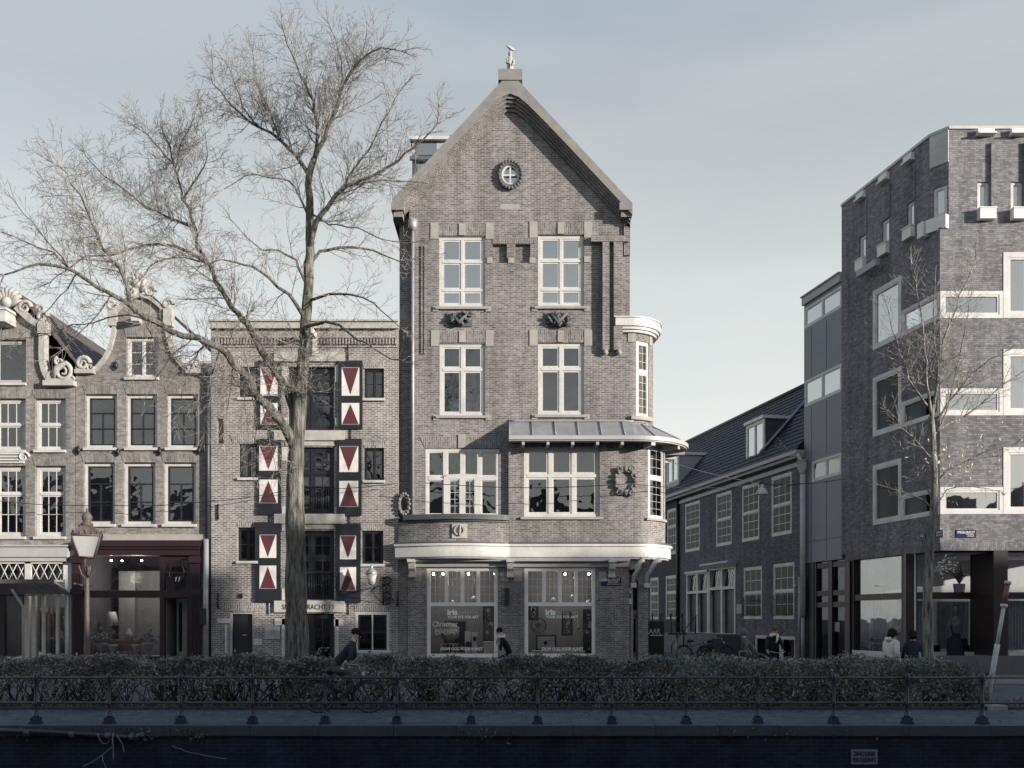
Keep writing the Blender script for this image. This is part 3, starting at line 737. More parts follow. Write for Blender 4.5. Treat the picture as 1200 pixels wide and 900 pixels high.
# oval gable window
g = MB(); g.ring(FA, AX, Z(206), .42, .31, -.05, .12, 28, 1.15)
for i in range(22):
    a = 2*math.pi*i/22; g.ball(FA.P(AX+.40*math.cos(a), Z(206)+.47*math.sin(a), .10), .075, 8)
g.build('window_surround', 'stone_dk', mb_)
g = MB(); g.ring(FA, AX, Z(206), .33, .25, -.02, .06, 28, 1.2); g.fbox(FA, AX-.025, AX+.025, Z(206)-.34, Z(206)+.34, -.02, .04); g.fbox(FA, AX-.28, AX+.28, Z(206)-.02, Z(206)+.03, -.018, .038)
ow = g.build('oval_window', 'white', mb_); g = MB(); g.disc(FA, AX, Z(206), .30, -.06, -.05, 24, .36); g.build('pane', 'glass_sky', ow)
# windows of the upper wall
T = [(.66, 2, 1, 1), (.34, 2, 1, 1)]
for h, cu in ((U3L, None), (U3R, None)):
    window(mb_, FA, *h, [(.22, 2, 1, 1), (.44, 2, 1, 1), (.34, 2, 1, 1)], gl='glass_sky', depth=.06, fw=.11, sash=.06, bar=.008, sill=.12, curtain='top' if h is U3L else None, cmat='curtain_g', mull=.085)
for h in (U2L, U2R):
    window(mb_, FA, *h, [(.66, 2, 1, 1), (.34, 2, 1, 1)], depth=.06, fw=.11, sash=.06, bar=.008, sill=.12, curtain='net', mull=.11)
window(mb_, FA, *U1L, [(.58, 4, 1, 1), (.42, 4, 1, 1)], depth=.02, fw=.10, sash=.035, bar=.012, curtain='sides', mull=.15, name='balcony_window', cmat='curtain_g')
g = MB(); uc = (U1L[0]+U1L[1])/2
g.poly(FA, [(uc-.66, U1L[2]+.04), (uc+.66, U1L[2]+.04), (uc+.66, U1L[2]+1.42), (uc+.5, U1L[2]+1.52), (uc-.5, U1L[2]+1.52), (uc-.66, U1L[2]+1.42)], [rect(uc-.43, uc-.10, U1L[2]+.12, U1L[2]+1.36), rect(uc+.10, uc+.43, U1L[2]+.12, U1L[2]+1.36)], -.05, .012)
g.build('balcony_door', 'white', mb_); g = MB()
for s_ in (-1, 1): g.fbox(FA, uc+s_*.265-.007, uc+s_*.265+.007, U1L[2]+.12, U1L[2]+1.36, -.045, -.03)
for s_ in (-1, 1):
    for k_ in range(1, 5): zz = U1L[2]+.16+1.2*k_/5; g.fbox(FA, uc+s_*.265-.165, uc+s_*.265+.165, zz-.008, zz+.008, -.045, -.03)
g.tube([FA.P(uc-.72, U1L[2]+1.42, -.0), FA.P(uc-.5, U1L[2]+1.50, .0), FA.P(uc, U1L[2]+1.52, .0), FA.P(uc+.5, U1L[2]+1.50, .0), FA.P(uc+.72, U1L[2]+1.42, -.005)], .022, 6)
g.build('balcony_door_bars', 'white', mb_)
# --- corner turret, third storey
TW = (PT.u_at_px(745.5), PT.u_at_px(760.5), Z(490, 34.4), Z(403, 34.4))
m = MB(); cwall(m, PT, .752, PT.L[-1], 9.0, 12.25, [TW], -.3, 0); m.build('turret_wall', 'brick_main', mb_)
m = MB(); m.fbox(PT, TW[0]-.2, TW[1]+.12, TW[2]-.14, TW[2], -.2, .12); m.fbox(PT, TW[0]-.3, TW[0]-.02, TW[3]-.05, TW[3]+.5, .0, .03); m.fbox(PT, TW[1]+.0, TW[1]+.2, TW[3]-.05, TW[3]+.5, .0, .03); m.build('turret_stone', 'stone', mb_)
window(mb_, PT, *TW, [(.6, 1, 2, 5), (.4, 1, 2, 3)], depth=.03, fw=.09, sash=.025, bar=.010, name='turret_window', curtain=None, mull=.16)
m = MB(); m.fbox(PT, .4, PT.L[-1], 12.25, 12.34, -.35, .12); m.fbox(PT, .30, PT.L[-1], 12.34, 12.44, -.35, .20); m.fbox(PT, .25, PT.L[-1], 12.44, 12.72, -.35, .27); m.fbox(PT, .2, PT.L[-1], 12.72, 12.76, -.4, .31)
m.build('turret_cornice', 'white', mb_)
m = MB(); pts = [PT.P(u, 12.70, -.1) for u in [i*PT.L[-1]/30 for i in range(31)]]; m.face(pts+[Vector((3.4, 38, 12.7))]); m.build('turret_roof', 'zinc_dk', mb_)
# --- bay, second storey
BW = (PB.u_at_px(614), PB.u_at_px(702.8), Z(605.4, 33.7), Z(522.5, 33.7)); CW = (PB.u_at_px(759.5), PB.u_at_px(777.5), Z(608, 34.3), Z(525, 34.3))
m = MB(); cwall(m, PB, UB, PB.L[-1], 4.7, 8.35, [BW, CW], -.32, 0)
cwall(m, PB, 0, UB, 4.7, 5.50, [], -.3, 0)
m.build('bay_wall', 'brick_main', mb_)
window(mb_, PB, *BW, [(.60, 3, 1, 1), (.40, 3, 1, 1)], depth=.08, fw=.11, sash=.07, bar=.010, sill=.12, mull=.12, gl='glass', curtain='top', cmat='curtain_g', name='bay_window')
window(mb_, PB, *CW, [(.58, 1, 2, 5), (.42, 1, 2, 3)], depth=.03, fw=.09, sash=.025, bar=.010, sill=.1, mull=.14, name='bay_window')
m = MB()
for q in (PB.u_at_px(610), PB.u_at_px(707)): m.fbox(PB, q-.12, q+.12, Z(528, 33.7), Z(520, 33.7), .0, .03)
m.fbox(PB, CW[0]-.35, CW[0]-.02, CW[3]-.02, CW[3]+.25, .0, .03); m.fbox(PB, CW[0]-.02, CW[1]+.25, CW[3]+.02, CW[3]+.25, .0, .03); m.build('bay_stone', 'stone', mb_)
# cartouche ring on the bay
g = MB(); cu = PB.u_at_px(732.5); cz = Z(563, 33.7)
g.ring(PB, cu, cz, .34, .26, .0, .10, 24, 1.25)
for i in range(16):
    a = 2*math.pi*i/16; rr_ = .33*(1+.12*(i % 2)); g.ball(PB.P(cu+rr_*math.cos(a), cz+rr_*1.27*math.sin(a), .09), .07+.03*(i % 4 == 0), 7)
for s_ in (-1, 1):
    scroll(g, PB, cu+s_*.2, cz+.42, .11, 1.3, 0, s_, .035, .12); scroll(g, PB, cu+s_*.22, cz-.42, .12, 1.3, 0, -s_, .035, .12)
g.build('cartouche', 'stone_md', mb_)
# canopy over the bay
def canopy_pts(n=34):
    o = []
    for i in range(n+1):
        t = i/n; ub = UB+(PB.L[-1]-.6-UB)*t
        o.append(ub)
    return o
m = MB(); top, bot = [], []
us = canopy_pts()
for ub in us:
    b = PB.P(ub, 8.42, .82); 
    q = PB.P(ub, 0, -.15 if PB.P(ub, 0, 0).x < 4.15 else -.15-.30*min(1, (PB.P(ub, 0, 0).x-4.15)/1.0)); q.z = 9.08
    bot.append(b); top.append(q)
for i in range(len(us)-1): m.face([bot[i], bot[i+1], top[i+1], top[i]])
m.face([bot[0], top[0], Vector((top[0].x, top[0].y, 8.4))])
for i in range(0, 100):                                     # standing seams
    u = UB+.02+i*.80
    if u > us[-1]: break
    t = (u-UB)/(PB.L[-1]-.6-UB)*34; j = min(33, int(t)); f = t-j
    a = bot[j].lerp(bot[j+1], f); b = top[j].lerp(top[j+1], f)
    m.tube([a+Vector((0, 0, .03)), b+Vector((0, 0, .03))], .022, 5)
m.tube([p+Vector((0, 0, .04)) for p in top], .05, 6)
m.build('canopy_roof', 'zinc', mb_)
m = MB()
for i in range(len(us)-1):
    m.face([PB.P(us[i], 8.30, .82), PB.P(us[i+1], 8.30, .82), PB.P(us[i+1], 8.32, .0), PB.P(us[i], 8.32, .0)][::-1])
m.fbox(PB, UB, us[-1], 8.28, 8.42, .78, .84); m.fbox(PB, UB, us[-1], 8.24, 8.30, .70, .78)
for i in range(12):
    u = UB+.5+i*.86
    if u < us[-1]: m.fbox(PB, u-.05, u+.05, 8.12, 8.28, .04, .72)
m.build('canopy_soffit', 'grey_paint', mb_)
# --- balcony
m = MB(); m.fbox(PB, .35, UB-.02, 5.50, 5.56, -.2, .10); m.fbox(PB, .28, UB+.02, 5.56, 5.74, -.2, .22); m.build('balcony', 'zinc_dk', mb_)
m = MB(); uq = PB.u_at_px(538.5); m.fbox(PB, uq-.26, uq+.26, Z(630.5, 33.4), Z(613.5, 33.4), .0, .05); mr_ = m.build('carved_stone', 'stone_lt', mb_)
g = MB(); g.ring(PB, uq, Z(621.5, 33.4), .19, .13, .05, .10, 18); g.tube([PB.P(uq, Z(628, 33.4), .08), PB.P(uq+.02, Z(615, 33.4), .10)], [.05, .03], 6); g.build('relief', 'stone', mr_)
# --- big white cornice
m = MB(); m.fbox(PB, -.02, PB.L[-1]-.3, 4.20, 4.26, -.3, .12); m.fbox(PB, -.04, PB.L[-1]-.3, 4.26, 4.64, -.3, .20); m.fbox(PB, -.06, PB.L[-1]-.3, 4.64, 4.72, -.3, .26)
m.build('cornice', 'white', mb_)
m = MB(); m.fbox(PB, .0, PB.L[-1]-.2, 4.72, 4.80, -.3, .20); m.build('cornice_flashing', 'zinc_dk', mb_)
# --- ground floor
FG = Frame((0, 33.98, 0), (1, 0)); xg0, xg1 = X(478), X(737)
W1 = (X(500), X(583.5), .72, 3.92); W2 = (X(614.5), X(698), .72, 3.92)
m = MB(); m.poly(FG, [(xg0, 0), (xg1, 0), (xg1, 4.05), (xg0, 4.05)], [rect(*W1), rect(*W2)], -.36, 0)
m.box(X(748), X(759.5), 33.98, 34.4, 0, 4.2)
FD = Frame((xg1, 34.06, 0), (.62, .80))
m.fbox(FD, .0, .18, 0, 3.7, -.2, 0); m.box(4.62, 4.85, 34.45, 38.5, 0, 4.3)
m.box(X(467), xg0-.004, 34.05, 34.4, 0, 4.2)
m.build('shopfront_wall', 'brick_main', mb_)
m = MB(); m.fbox(FG, xg0, xg1+.02, 3.93, 4.12, .002, .10); m.fbox(FG, xg0, xg1, 4.12, 4.22, -.3, .35)
m.fbox(FG, xg1+.02, 4.6, 3.85, 4.2, -.4, .05)
m.build('fascia_beam', 'grey_paint', mb_)
m = MB(); pts = [PB.P(u, 4.21, .15) for u in [PB.L[-1]*i/50 for i in range(48)]]; m.face(pts+[Vector((3.6, 37, 4.21)), Vector((xg0, 36, 4.21))]); m.build('soffit', 'grey_paint', mb_)
for q in (483.5, 598, 716.5):
    g = MB(); uu = X(q)
    g.poly(Frame((uu-.11, 33.98, 0), (0, -1)), [(0, 3.66), (.10, 3.66), (.14, 3.76), (.30, 3.86), (.34, 4.04), (.42, 4.19), (0, 4.19)], [], -.22, 0)
    g.fbox(FG, uu-.13, uu+.13, 3.56, 3.66, .0, .14); g.fbox(FG, uu-.14, uu+.14, 4.08, 4.18, .0, .46)
    g.build('console', 'white_old', mb_)
for q, sx in ((742, .5), (757.5, .9)):
    g = MB(); b = Vector((X(q), 34.0, 3.35)); g.tube([b, b+Vector((.02, -.05, .3)), b+Vector((.12, -.2, .45)), b+Vector((.2*sx+.1, -.25, .75)), b+Vector((.3*sx+.2, -.25, .84))], [.07, .07, .08, .08, .10], 8); g.fbox(FG, X(q)-.1, X(q)+.1, 3.2, 3.36, .0, .16); g.build('console', 'white', mb_)
m = MB()
for q in (490, 591, 607, 706): m.fbox(FG, X(q)-.14, X(q)+.14, 3.42, 3.78, .0, .025)
m.build('pier_stone', 'stone', mb_)
for W_ in (W1, W2):
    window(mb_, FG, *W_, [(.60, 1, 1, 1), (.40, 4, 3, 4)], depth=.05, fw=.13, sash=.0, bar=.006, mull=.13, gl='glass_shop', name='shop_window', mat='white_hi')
door = None
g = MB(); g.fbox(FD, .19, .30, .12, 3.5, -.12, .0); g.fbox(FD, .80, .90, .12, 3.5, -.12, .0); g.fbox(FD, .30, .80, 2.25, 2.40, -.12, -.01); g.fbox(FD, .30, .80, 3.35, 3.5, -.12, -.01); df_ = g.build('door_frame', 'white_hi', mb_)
g = MB(); g.poly(FD, rect(.30, .80, .12, 2.25), [rect(.44, .66, .9, 2.1)], -.11, -.06); g.build('door_leaf', 'white_old', df_)
g = MB(); g.fbox(FD, .44, .66, .9, 2.1, -.10, -.09); g.fbox(FD, .30, .80, 2.40, 3.35, -.10, -.09); g.build('pane', 'glass_dk', df_)
g = MB(); g.fbox(FD, .33, .38, 1.0, 1.3, -.06, .0); g.build('handle', 'black', df_)
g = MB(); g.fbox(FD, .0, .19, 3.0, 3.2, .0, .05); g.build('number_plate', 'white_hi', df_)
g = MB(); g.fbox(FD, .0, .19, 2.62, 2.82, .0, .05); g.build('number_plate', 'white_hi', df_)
g = MB(); g.fbox(FG, X(591.5), X(596.5), Z(709), Z(689), .0, .12); g.build('wall_speaker', 'black', mb_)
# rainwater pipe
m = MB(); m.tube([(X(484), Y0-.09, 5.8), (X(484), Y0-.09, Z(268))], .055, 8); m.lathe((X(484), Y0-.12, Z(272)), [(.06, 0), (.16, .12), (.17, .38), (.12, .40)], 8); m.build('downpipe', 'zinc', mb_)
for zz in (7.5, 9.8, 12, 14): pass
# street name plate
sp = thing('street_sign', (X(716), 33.94, Z(682)), 'blue enamel street name plate on the gallery wall pier', 'sign')
m = MB(); m.fbox(FG, X(704.5), X(728), Z(686.5), Z(677), .0, .02); m.build('plate', 'sign_blue', sp)
text(FG, 'SPIEGELGRACHT', X(716.2), Z(679.3), .085, .022, 'lettering', 'letter', sp, width=.62)
text(FG, 'CENTRUM', X(718.5), Z(682.2), .05, .022, 'lettering', 'letter', sp, width=.36)
text(FG, 'AMSTERDAM', X(719), Z(684.6), .03, .022, 'lettering', 'letter', sp, width=.48)
# interiors: floors, back walls
m = MB()
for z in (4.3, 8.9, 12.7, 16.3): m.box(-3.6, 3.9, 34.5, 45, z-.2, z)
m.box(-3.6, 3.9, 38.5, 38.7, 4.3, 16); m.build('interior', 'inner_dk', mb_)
m = MB(); m.box(xg0+.05, 4.3, 38.0, 38.2, 0, 4.1); m.box(xg0+.05, xg0+.15, 34.4, 38, 0, 4.1); m.box(4.2, 4.3, 35.6, 38, 0, 4.1); m.box(xg0+.05, 4.3, 34.4, 38, .1, .14); m.box(-.25, .15, 36.2, 38, .14, 4.1); m.box(xg0+.15, 4.2, 34.5, 38, 4.02, 4.08)
m.build('gallery_room', 'inner_shop', mb_)
# shop spots (lit in the photo)
for q in (508, 519, 549, 580, 637, 662, 690):
    y_ = 34.75; x_ = X(q, y_)
    b = thing('ceiling_spot', (x_, y_, 3.75), 'small lit ceiling spot inside the gallery window', 'lamp', 'ceiling spots in the gallery windows')
    g = MB(); g.ball((x_, y_, 3.72), .042, 8); g.build('bulb', 'spot', b); g = MB(); g.tube([(x_, y_, 3.76), (x_, y_, 4.02)], .02, 6); g.build('stem', 'black', b)
for x_, y_ in ((-2, 36.2), (1.8, 36.2)):
    l_ = bpy.data.lights.new('gallery light', 'POINT'); l_.energy = 36; l_.color = (1, .93, .84); l_.shadow_soft_size = .25; lo = bpy.data.objects.new('gallery_light', l_); COL.objects.link(lo); lo.location = (x_, y_, 3.6)
# window lettering
for W_, xo in ((W1, X(524)), (W2, X(641))):
    dq = -.075
    lw = MB(); par = thing('window_lettering', (xo, 33.98, 2), 'white gallery lettering on the left shop pane' if W_ is W1 else 'white gallery lettering on the right shop pane', 'lettering')
    text(FG, 'iris', X(530 if W_ is W1 else 645.2), Z(717), .20, dq, 'lettering', 'letter', par, width=.36, bold=.012)
    text(FG, 'galerie', X(548 if W_ is W1 else 663.5), Z(717), .17, dq, 'lettering', 'letter_grey', par, width=.72)
    text(FG, 'YOUR EYE FOR ART', X(542.5 if W_ is W1 else 658), Z(722.9), .095, dq, 'lettering', 'letter', par, width=1.12, bold=.003)
    text(FG, 'JOUW OOG VOOR KUNST', X(540.5 if W_ is W1 else 659), Z(760.3), .10, dq, 'lettering', 'letter', par, width=1.5, bold=.003)
ct = thing('script_sign', (X(520), 34.2, 2), 'curly white script sign hanging in the left gallery window', 'sign'); FI = Frame((0, 34.22, 0), (1, 0))
text(FI, 'Christmas', X(521), Z(731), .19, 0, 'lettering', 'letter', ct, width=.88, shear=.3, bold=.004); text(FI, 'Inspiration', X(522), Z(738.5), .17, 0, 'lettering', 'letter', ct, width=.80, shear=.3, bold=.004)
g = MB(); g.tube([FI.P(X(509+i*.9), Z(742.5+1.2*math.sin(i*.5)), 0) for i in range(28)], .012, 5); g.build('flourish', 'letter', ct)

# objects shown in the gallery windows
FI = Frame((0, 35.0, 0), (1, 0)); Yi = 35.0
def XI(p, y=35.0): return X(p, y)
def ZI(p, y=35.0): return Z(p, y)
def table(cx, w_, h, y, mat, label, col=None):
    t = thing('display_plinth', (cx, y, .14), label, 'plinth'); g = MB(); g.box(cx-w_/2, cx+w_/2, y, y+.6, .14, h); g.box(cx-w_/2-.02, cx+w_/2+.02, y-.02, y+.62, h, h+.03); g.build('body', mat, t); return t
table(XI(655), 1.9, ZI(763.5), 34.9, 'white', 'long low white plinth behind the right gallery pane')
table(XI(575), .5, ZI(753), 34.9, 'white', 'white box plinth by the right edge of the left pane')
for px_, hh, lab in ((548, 740, 'tall white column in the left gallery window'), (556, 741, 'white column hung with small dark paintings, left gallery window')):
    t = thing('display_column', (XI(px_), 34.9, .14), lab, 'column'); g = MB(); g.box(XI(px_-3.2), XI(px_+3.2), 34.95, 35.2, .14, ZI(hh)); g.build('body', 'white', t)
    g = MB(); g.fbox(FI, XI(px_-1.5), XI(px_+2.5), ZI(751), ZI(746), .07, .10) if px_ == 556 else g.fbox(FI, XI(px_-2), XI(px_+5), ZI(758), ZI(752), .06, .10); g.build('small_painting', 'navy', t)
def picture(px0, px1, py0, py1, y, mat, label, inner=None):
    F_ = Frame((0, y, 0), (1, 0)); t = thing('painting', (X((px0+px1)/2, y), y, Z(py1, y)), label, 'painting')
    g = MB(); g.fbox(F_, X(px0, y), X(px1, y), Z(py1, y), Z(py0, y), 0, .05); g.build('frame', mat, t)
    g = MB(); e = .06; g.fbox(F_, X(px0, y)+e, X(px1, y)-e, Z(py1, y)+e, Z(py0, y)-e, .05, .055)
    rr = random.Random(int(px0)); 
    g.build('canvas', inner or 'stone', t)
    g = MB()
    for _ in range(9):
        a = X(px0, y)+.15+rr.random()*(X(px1, y)-X(px0, y)-.3); b = Z(py1, y)+.15+rr.random()*max(.05, (Z(py0, y)-Z(py1, y)-.3)); g.disc(F_, a, b, .03+.06*rr.random(), .056, .06, 10)
    g.build('brushwork', 'stone_lt', t)
picture(520, 546, 728, 764, 36.5, 'navy', 'large dark painting with a pale round shape, left gallery window', 'navy')
picture(566, 581, 710, 752, 36.0, 'navy', 'dark painting behind the right side of the left pane', 'stone_dk')
picture(619, 631, 709, 727, 36.6, 'navy', 'dark speckled painting in the top corner of the right pane', 'navy')
picture(628, 652, 744, 762, 35.0, 'navy', 'square grey painting in a wide dark frame on the white plinth', 'grey_paint')
picture(658, 671, 716, 745, 36.0, 'navy', 'small dark painting hung above the plinth in the right pane', 'stone_dk')
picture(683, 697, 714, 768, 35.2, 'navy', 'tall dark panel with pale faces at the right edge of the right pane', 'navy')
t = thing('round_wall_plate', (XI(631), 35, ZI(733)), 'round spoked metal plate in the right gallery window', 'wall plate')
g = MB(); g.ring(FI, XI(631), ZI(733), .30, .25, .0, .04, 24); g.disc(FI, XI(631), ZI(733), .07, .0, .05, 12)
for i in range(14):
    a = math.pi*2*i/14; g.tube([FI.P(XI(631)+.06*math.cos(a), ZI(733)+.06*math.sin(a), .02), FI.P(XI(631)+.26*math.cos(a), ZI(733)+.26*math.sin(a), .02)], .012, 4)
g.build('plate', 'stone_dk', t)
t = thing('mesh_globe', (XI(527), 35.3, ZI(745)), 'pale round paper globe in the left gallery window', 'globe'); g = MB(); g.ball((X(527, 35.3), 35.3, Z(741, 35.3)), .36, 20); g.build('shade', paint('globe', (.30, .27, .26), .8, .3, 6), t)
t = thing('wooden_rack', (XI(527), 34.8, .14), 'low pale wooden rack standing in the left gallery window', 'rack'); g = MB()
for i in range(5): g.box(XI(518+i*4.5)-.02, XI(518+i*4.5)+.02, 34.8, 34.84, .14, ZI(754.5))
g.box(XI(516), XI(539), 34.79, 34.86, ZI(755), ZI(753.5)); g.build('frame', 'stone', t)
t = thing('candle_stand', (XI(677), 34.9, ZI(763)), 'thin pale stand with a small bowl in the right gallery window', 'stand'); g = MB(); g.tube([(XI(677), 34.95, ZI(763)), (XI(677), 34.95, ZI(717))], .02, 8); g.lathe((XI(677), 34.95, ZI(737)), [(.03, 0), (.13, .03), (.14, .05)], 12); g.build('stand', 'stone_lt', t)

for px_, y_, zz_ in ((530, 35.4, 705), (556, 35.8, 700), (648, 35.6, 702), (672, 35.3, 698), (690, 36.0, 704)):
    t = thing('hanging_light', (X(px_, y_), y_, Z(zz_, y_)), 'small hanging glass lamp inside the gallery, %s pane' % ('left' if px_ < 600 else 'right'), 'lamp', 'small lamps hanging in the gallery %s window' % ('left' if px_ < 600 else 'right'))
    g = MB(); g.lathe((X(px_, y_), y_, Z(zz_, y_)), [(.02, -.16), (.12, -.12), (.10, .0), (.02, .05)], 12); g.build('shade', 'milk', t); g = MB(); g.tube([(X(px_, y_), y_, Z(zz_, y_)+.05), (X(px_, y_), y_, 4.02)], .008, 4); g.build('cord', 'black', t)
# ------------------------------------------------------------------ house with the ornate white gable (cut by the left edge)
def mir(pts, c): return [(2*c-a, b) for a, b in pts]
def pz(pts): return [(X(a), Z(b)) for a, b in pts]
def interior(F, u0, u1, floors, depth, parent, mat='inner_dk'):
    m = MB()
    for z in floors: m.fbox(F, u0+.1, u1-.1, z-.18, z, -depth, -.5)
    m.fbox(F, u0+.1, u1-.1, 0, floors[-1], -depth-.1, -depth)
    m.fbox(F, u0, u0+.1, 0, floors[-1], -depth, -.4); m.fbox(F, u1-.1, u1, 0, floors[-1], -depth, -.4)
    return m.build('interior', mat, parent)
ha = thing('gabled_house', (X(11), Y0, 0), 'brick house with white scroll gable at the left edge, awning over its shop', 'house')
cA = 11
rightA = [(88, 452), (57, 452), (52, 440), (49.5, 425), (49, 395), (47, 383), (36, 376), (27, 366), (20, 358)]
outA = pz([(-66, 800), (88, 800)]+rightA+[(11, 354)]+mir(rightA[::-1], cA))
outA[0] = (outA[0][0], 0); outA[1] = (outA[1][0], 0)
winA = []
for a, b in ((41, 77), (-55, -19), (-7, 30)):
    winA += [(X(a), X(b), Z(527.5), Z(467)), (X(a), X(b), Z(629), Z(546))]
atA = (X(-7), X(30.5), Z(449), Z(398)); shA = (X(-60), X(83.5), .05, Z(658))
m = MB(); m.poly(FA, outA, [rect(*h) for h in winA+[atA, shA]], -.34, 0); m.build('wall', 'brick_a', ha)
interior(FA, X(-66), X(88), [.1, Z(640), Z(540), Z(455)], 4.5, ha)
lt = MBA()
for h in winA+[atA]: arch_lintel(lt, FA, h[0], h[1], h[3]+.01, .30, .1, .014)
lt.build('lintel', 'brick_a', ha)
for i, h in enumerate(winA):
    if i % 2 == 0: window(ha, FA, *h, [(.5, 1, 3, 1), (.5, 1, 3, 1)], depth=.14, fw=.10, sash=.05, bar=.03, sill=.02, sill_mat='white_old', mull=.07, curtain='top', gl='glass')
    else: window(ha, FA, *h, [(.62, 1, 3, 2), (.38, 1, 3, 1)], depth=.14, fw=.12, sash=.05, bar=.03, sill=.02, sill_mat='white_old', mull=.08, curtain='top', gl='glass')
window(ha, FA, *atA, [(1, 1, 1, 1)], depth=.12, fw=.10, sash=.04, sill=.02, sill_mat='white_old', mat='grey_paint', curtain='sides', cmat='curtain_d')
# gable ornaments
g = MB()
def band(g, pts, w_, d=.12, d0=-.2):
    for i in range(len(pts)-1):
        a, b = Vector((*pts[i], 0)), Vector((*pts[i+1], 0)); t = (b-a).normalized(); n = Vector((-t.y, t.x, 0))*w_
        g.poly(FA, [(a.x-n.x, a.y-n.y), (b.x-n.x, b.y-n.y), (b.x+n.x, b.y+n.y), (a.x+n.x, a.y+n.y)], [], d0, d+.0013*i)
for sg_ in (1, -1):
    f = (lambda L: L) if sg_ == 1 else (lambda L: mir(L, cA))
    band(g, pz(f([(51, 392), (50.5, 410), (51, 425), (54, 437), (60, 447)])), .10, .14)
    band(g, pz(f([(22, 361), (30, 369), (38, 376), (46, 381)])), .11, .2)
    band(g, pz(f([(54, 450.5), (90, 450.5)])), .09, .26); band(g, pz(f([(56, 447), (87, 447)])), .06, .18)
    sx_ = (lambda p: X(p)) if sg_ == 1 else (lambda p: X(2*cA-p))
    scroll(g, FA, sx_(62), Z(443), .22, 1.4, 0, sg_, .07, .1); scroll(g, FA, sx_(76), Z(437), .32, 1.6, 1.5, -sg_, .09, .14)
    scroll(g, FA, sx_(72), Z(425), .17, 1.3, 2, sg_, .07, .14); scroll(g, FA, sx_(84), Z(446), .15, 1.4, 0, sg_, .05, .1)
    scroll(g, FA, sx_(52), Z(373), .2, 1.4, 0, sg_, .09, .14); scroll(g, FA, sx_(50), Z(364), .16, 1.2, 3, -sg_, .07, .14)
    g.fbox(FA, min(sx_(47), sx_(57)), max(sx_(47), sx_(57)), Z(392), Z(378), -.15, .2)
    g.tube([FA.P(sx_(64), Z(447), .1), FA.P(sx_(70), Z(433), .2), FA.P(sx_(80), Z(427), .12), FA.P(sx_(86), Z(434), .1)], [.05, .12, .1, .04], 7)
for i in range(9):                                       # shell crest
    a = math.pi*(i/8); g.tube([FA.P(X(11), Z(362), .1), FA.P(X(11)+.36*math.cos(a), Z(355)+.4*math.sin(a), .16), FA.P(X(11)+.5*math.cos(a), Z(354)+.5*math.sin(a), .08)], [.05, .10, .07], 6)
g.ball(FA.P(X(11), Z(356), .16), .2, 10)
for sg_ in (-1, 1): scroll(g, FA, X(11)+sg_*.62, Z(362), .24, 1.5, 0, sg_, .08, .16)
g.build('gable_ornament', 'stone_lt', ha)
g = MB(); g.fbox(FA, X(-2), X(19), Z(384), Z(371), .0, .75); g.fbox(FA, X(-4), X(21), Z(371), Z(368), .0, .8); g.build('hoist_beam_box', 'white_old', ha)
m = MB()
for sg_ in (1, -1):
    xe = X(11)+sg_*(X(112, 36)-X(11)); zt, ze = Z(359, 36), Z(442, 36)
    nrm = []
    for r_ in range(12):
        a0, a1 = r_/12, (r_+1)/12
        q = [(X(11)+(xe-X(11))*a0, 34.6, zt+(ze-zt)*a0+.06), (X(11)+(xe-X(11))*a1, 34.6, zt+(ze-zt)*a1+.10), (X(11)+(xe-X(11))*a1, 44, zt+(ze-zt)*a1+.10), (X(11)+(xe-X(11))*a0, 44, zt+(ze-zt)*a0+.06)]
        m.hexa([(p[0], p[1], p[2]-.08) for p in q]+q)
m.build('roof', 'roof_red', ha)
g = MB(); g.fbox(FA, X(-9), X(29), Z(543), Z(530), .0, .08)
for q in (-9, 29): scroll(g, FA, X(q), Z(536), .2, 1.3, 0, 1, .05, .08)
pl = g.build('gable_stone', 'white', ha)
g = MB()
for zz in (533.5, 537, 540.5):
    g.fbox(FA, X(-4), X(24), Z(zz+.6), Z(zz-.6), .08, .084)
g.build('inscription', 'letter_dk', pl)
# shop of the first house
g = MB(); g.fbox(FA, X(-66), X(82), Z(653), Z(641), .0, .18); g.fbox(FA, X(-66), X(83), Z(641), Z(639), .0, .26); g.fbox(FA, X(-64), X(80), Z(658), Z(653), -.2, .1); g.build('shop_cornice', 'grey_paint', ha)
g = MB()
for a, b in ((-60, 29), (36, 74)):
    u = X(a)
    while u < X(b)-.05:
        for s_ in (0, 1):
            p0, p1 = (u, Z(680)) if s_ == 0 else (u+.30, Z(680)), (u+.30, Z(660)) if s_ == 0 else (u, Z(660))
            g.tube([FA.P(p0[0], p0[1], -.05), FA.P(p1[0], p1[1], -.05)], .017, 4)
        u += .30
for a, b, c_, d_ in ((-60, 76, 681.5, 679.5), (-60, 76, 660.5, 658.5), (29, 36, 681, 658), (74, 76, 681, 658)): g.fbox(FA, X(a), X(b), Z(c_), Z(d_), -.1, .0)
g.build('lattice', 'white', ha)
g = MB(); g.fbox(FA, X(-60), X(76), Z(681), Z(658), -.25, -.24); g.build('transom_glass', 'glass_dk', ha)
g = MB(); g.hexa([(X(-62), 34, 2.96), (X(-62), 32.66, 3.34), (X(84), 32.66, 3.34), (X(84), 34, 2.96), (X(-62), 34, 3.02), (X(-62), 32.66, 3.42), (X(84), 32.66, 3.42), (X(84), 34, 3.02)]); 
for i in range(15):
    u = X(-60+i*10); g.hexa([(u, 33.98, 2.93), (u, 32.7, 3.31), (u+.05, 32.7, 3.31), (u+.05, 33.98, 2.93), (u, 33.98, 2.96), (u, 32.7, 3.34), (u+.05, 32.7, 3.34), (u+.05, 33.98, 2.96)])
aw = g.build('awning', 'grey_paint', ha)
g = MB(); g.fbox(FA, X(-62), X(84)+.02, 3.30, 3.44, 1.33, 1.37); g.build('awning_edge', 'rust', aw)
g = MB()
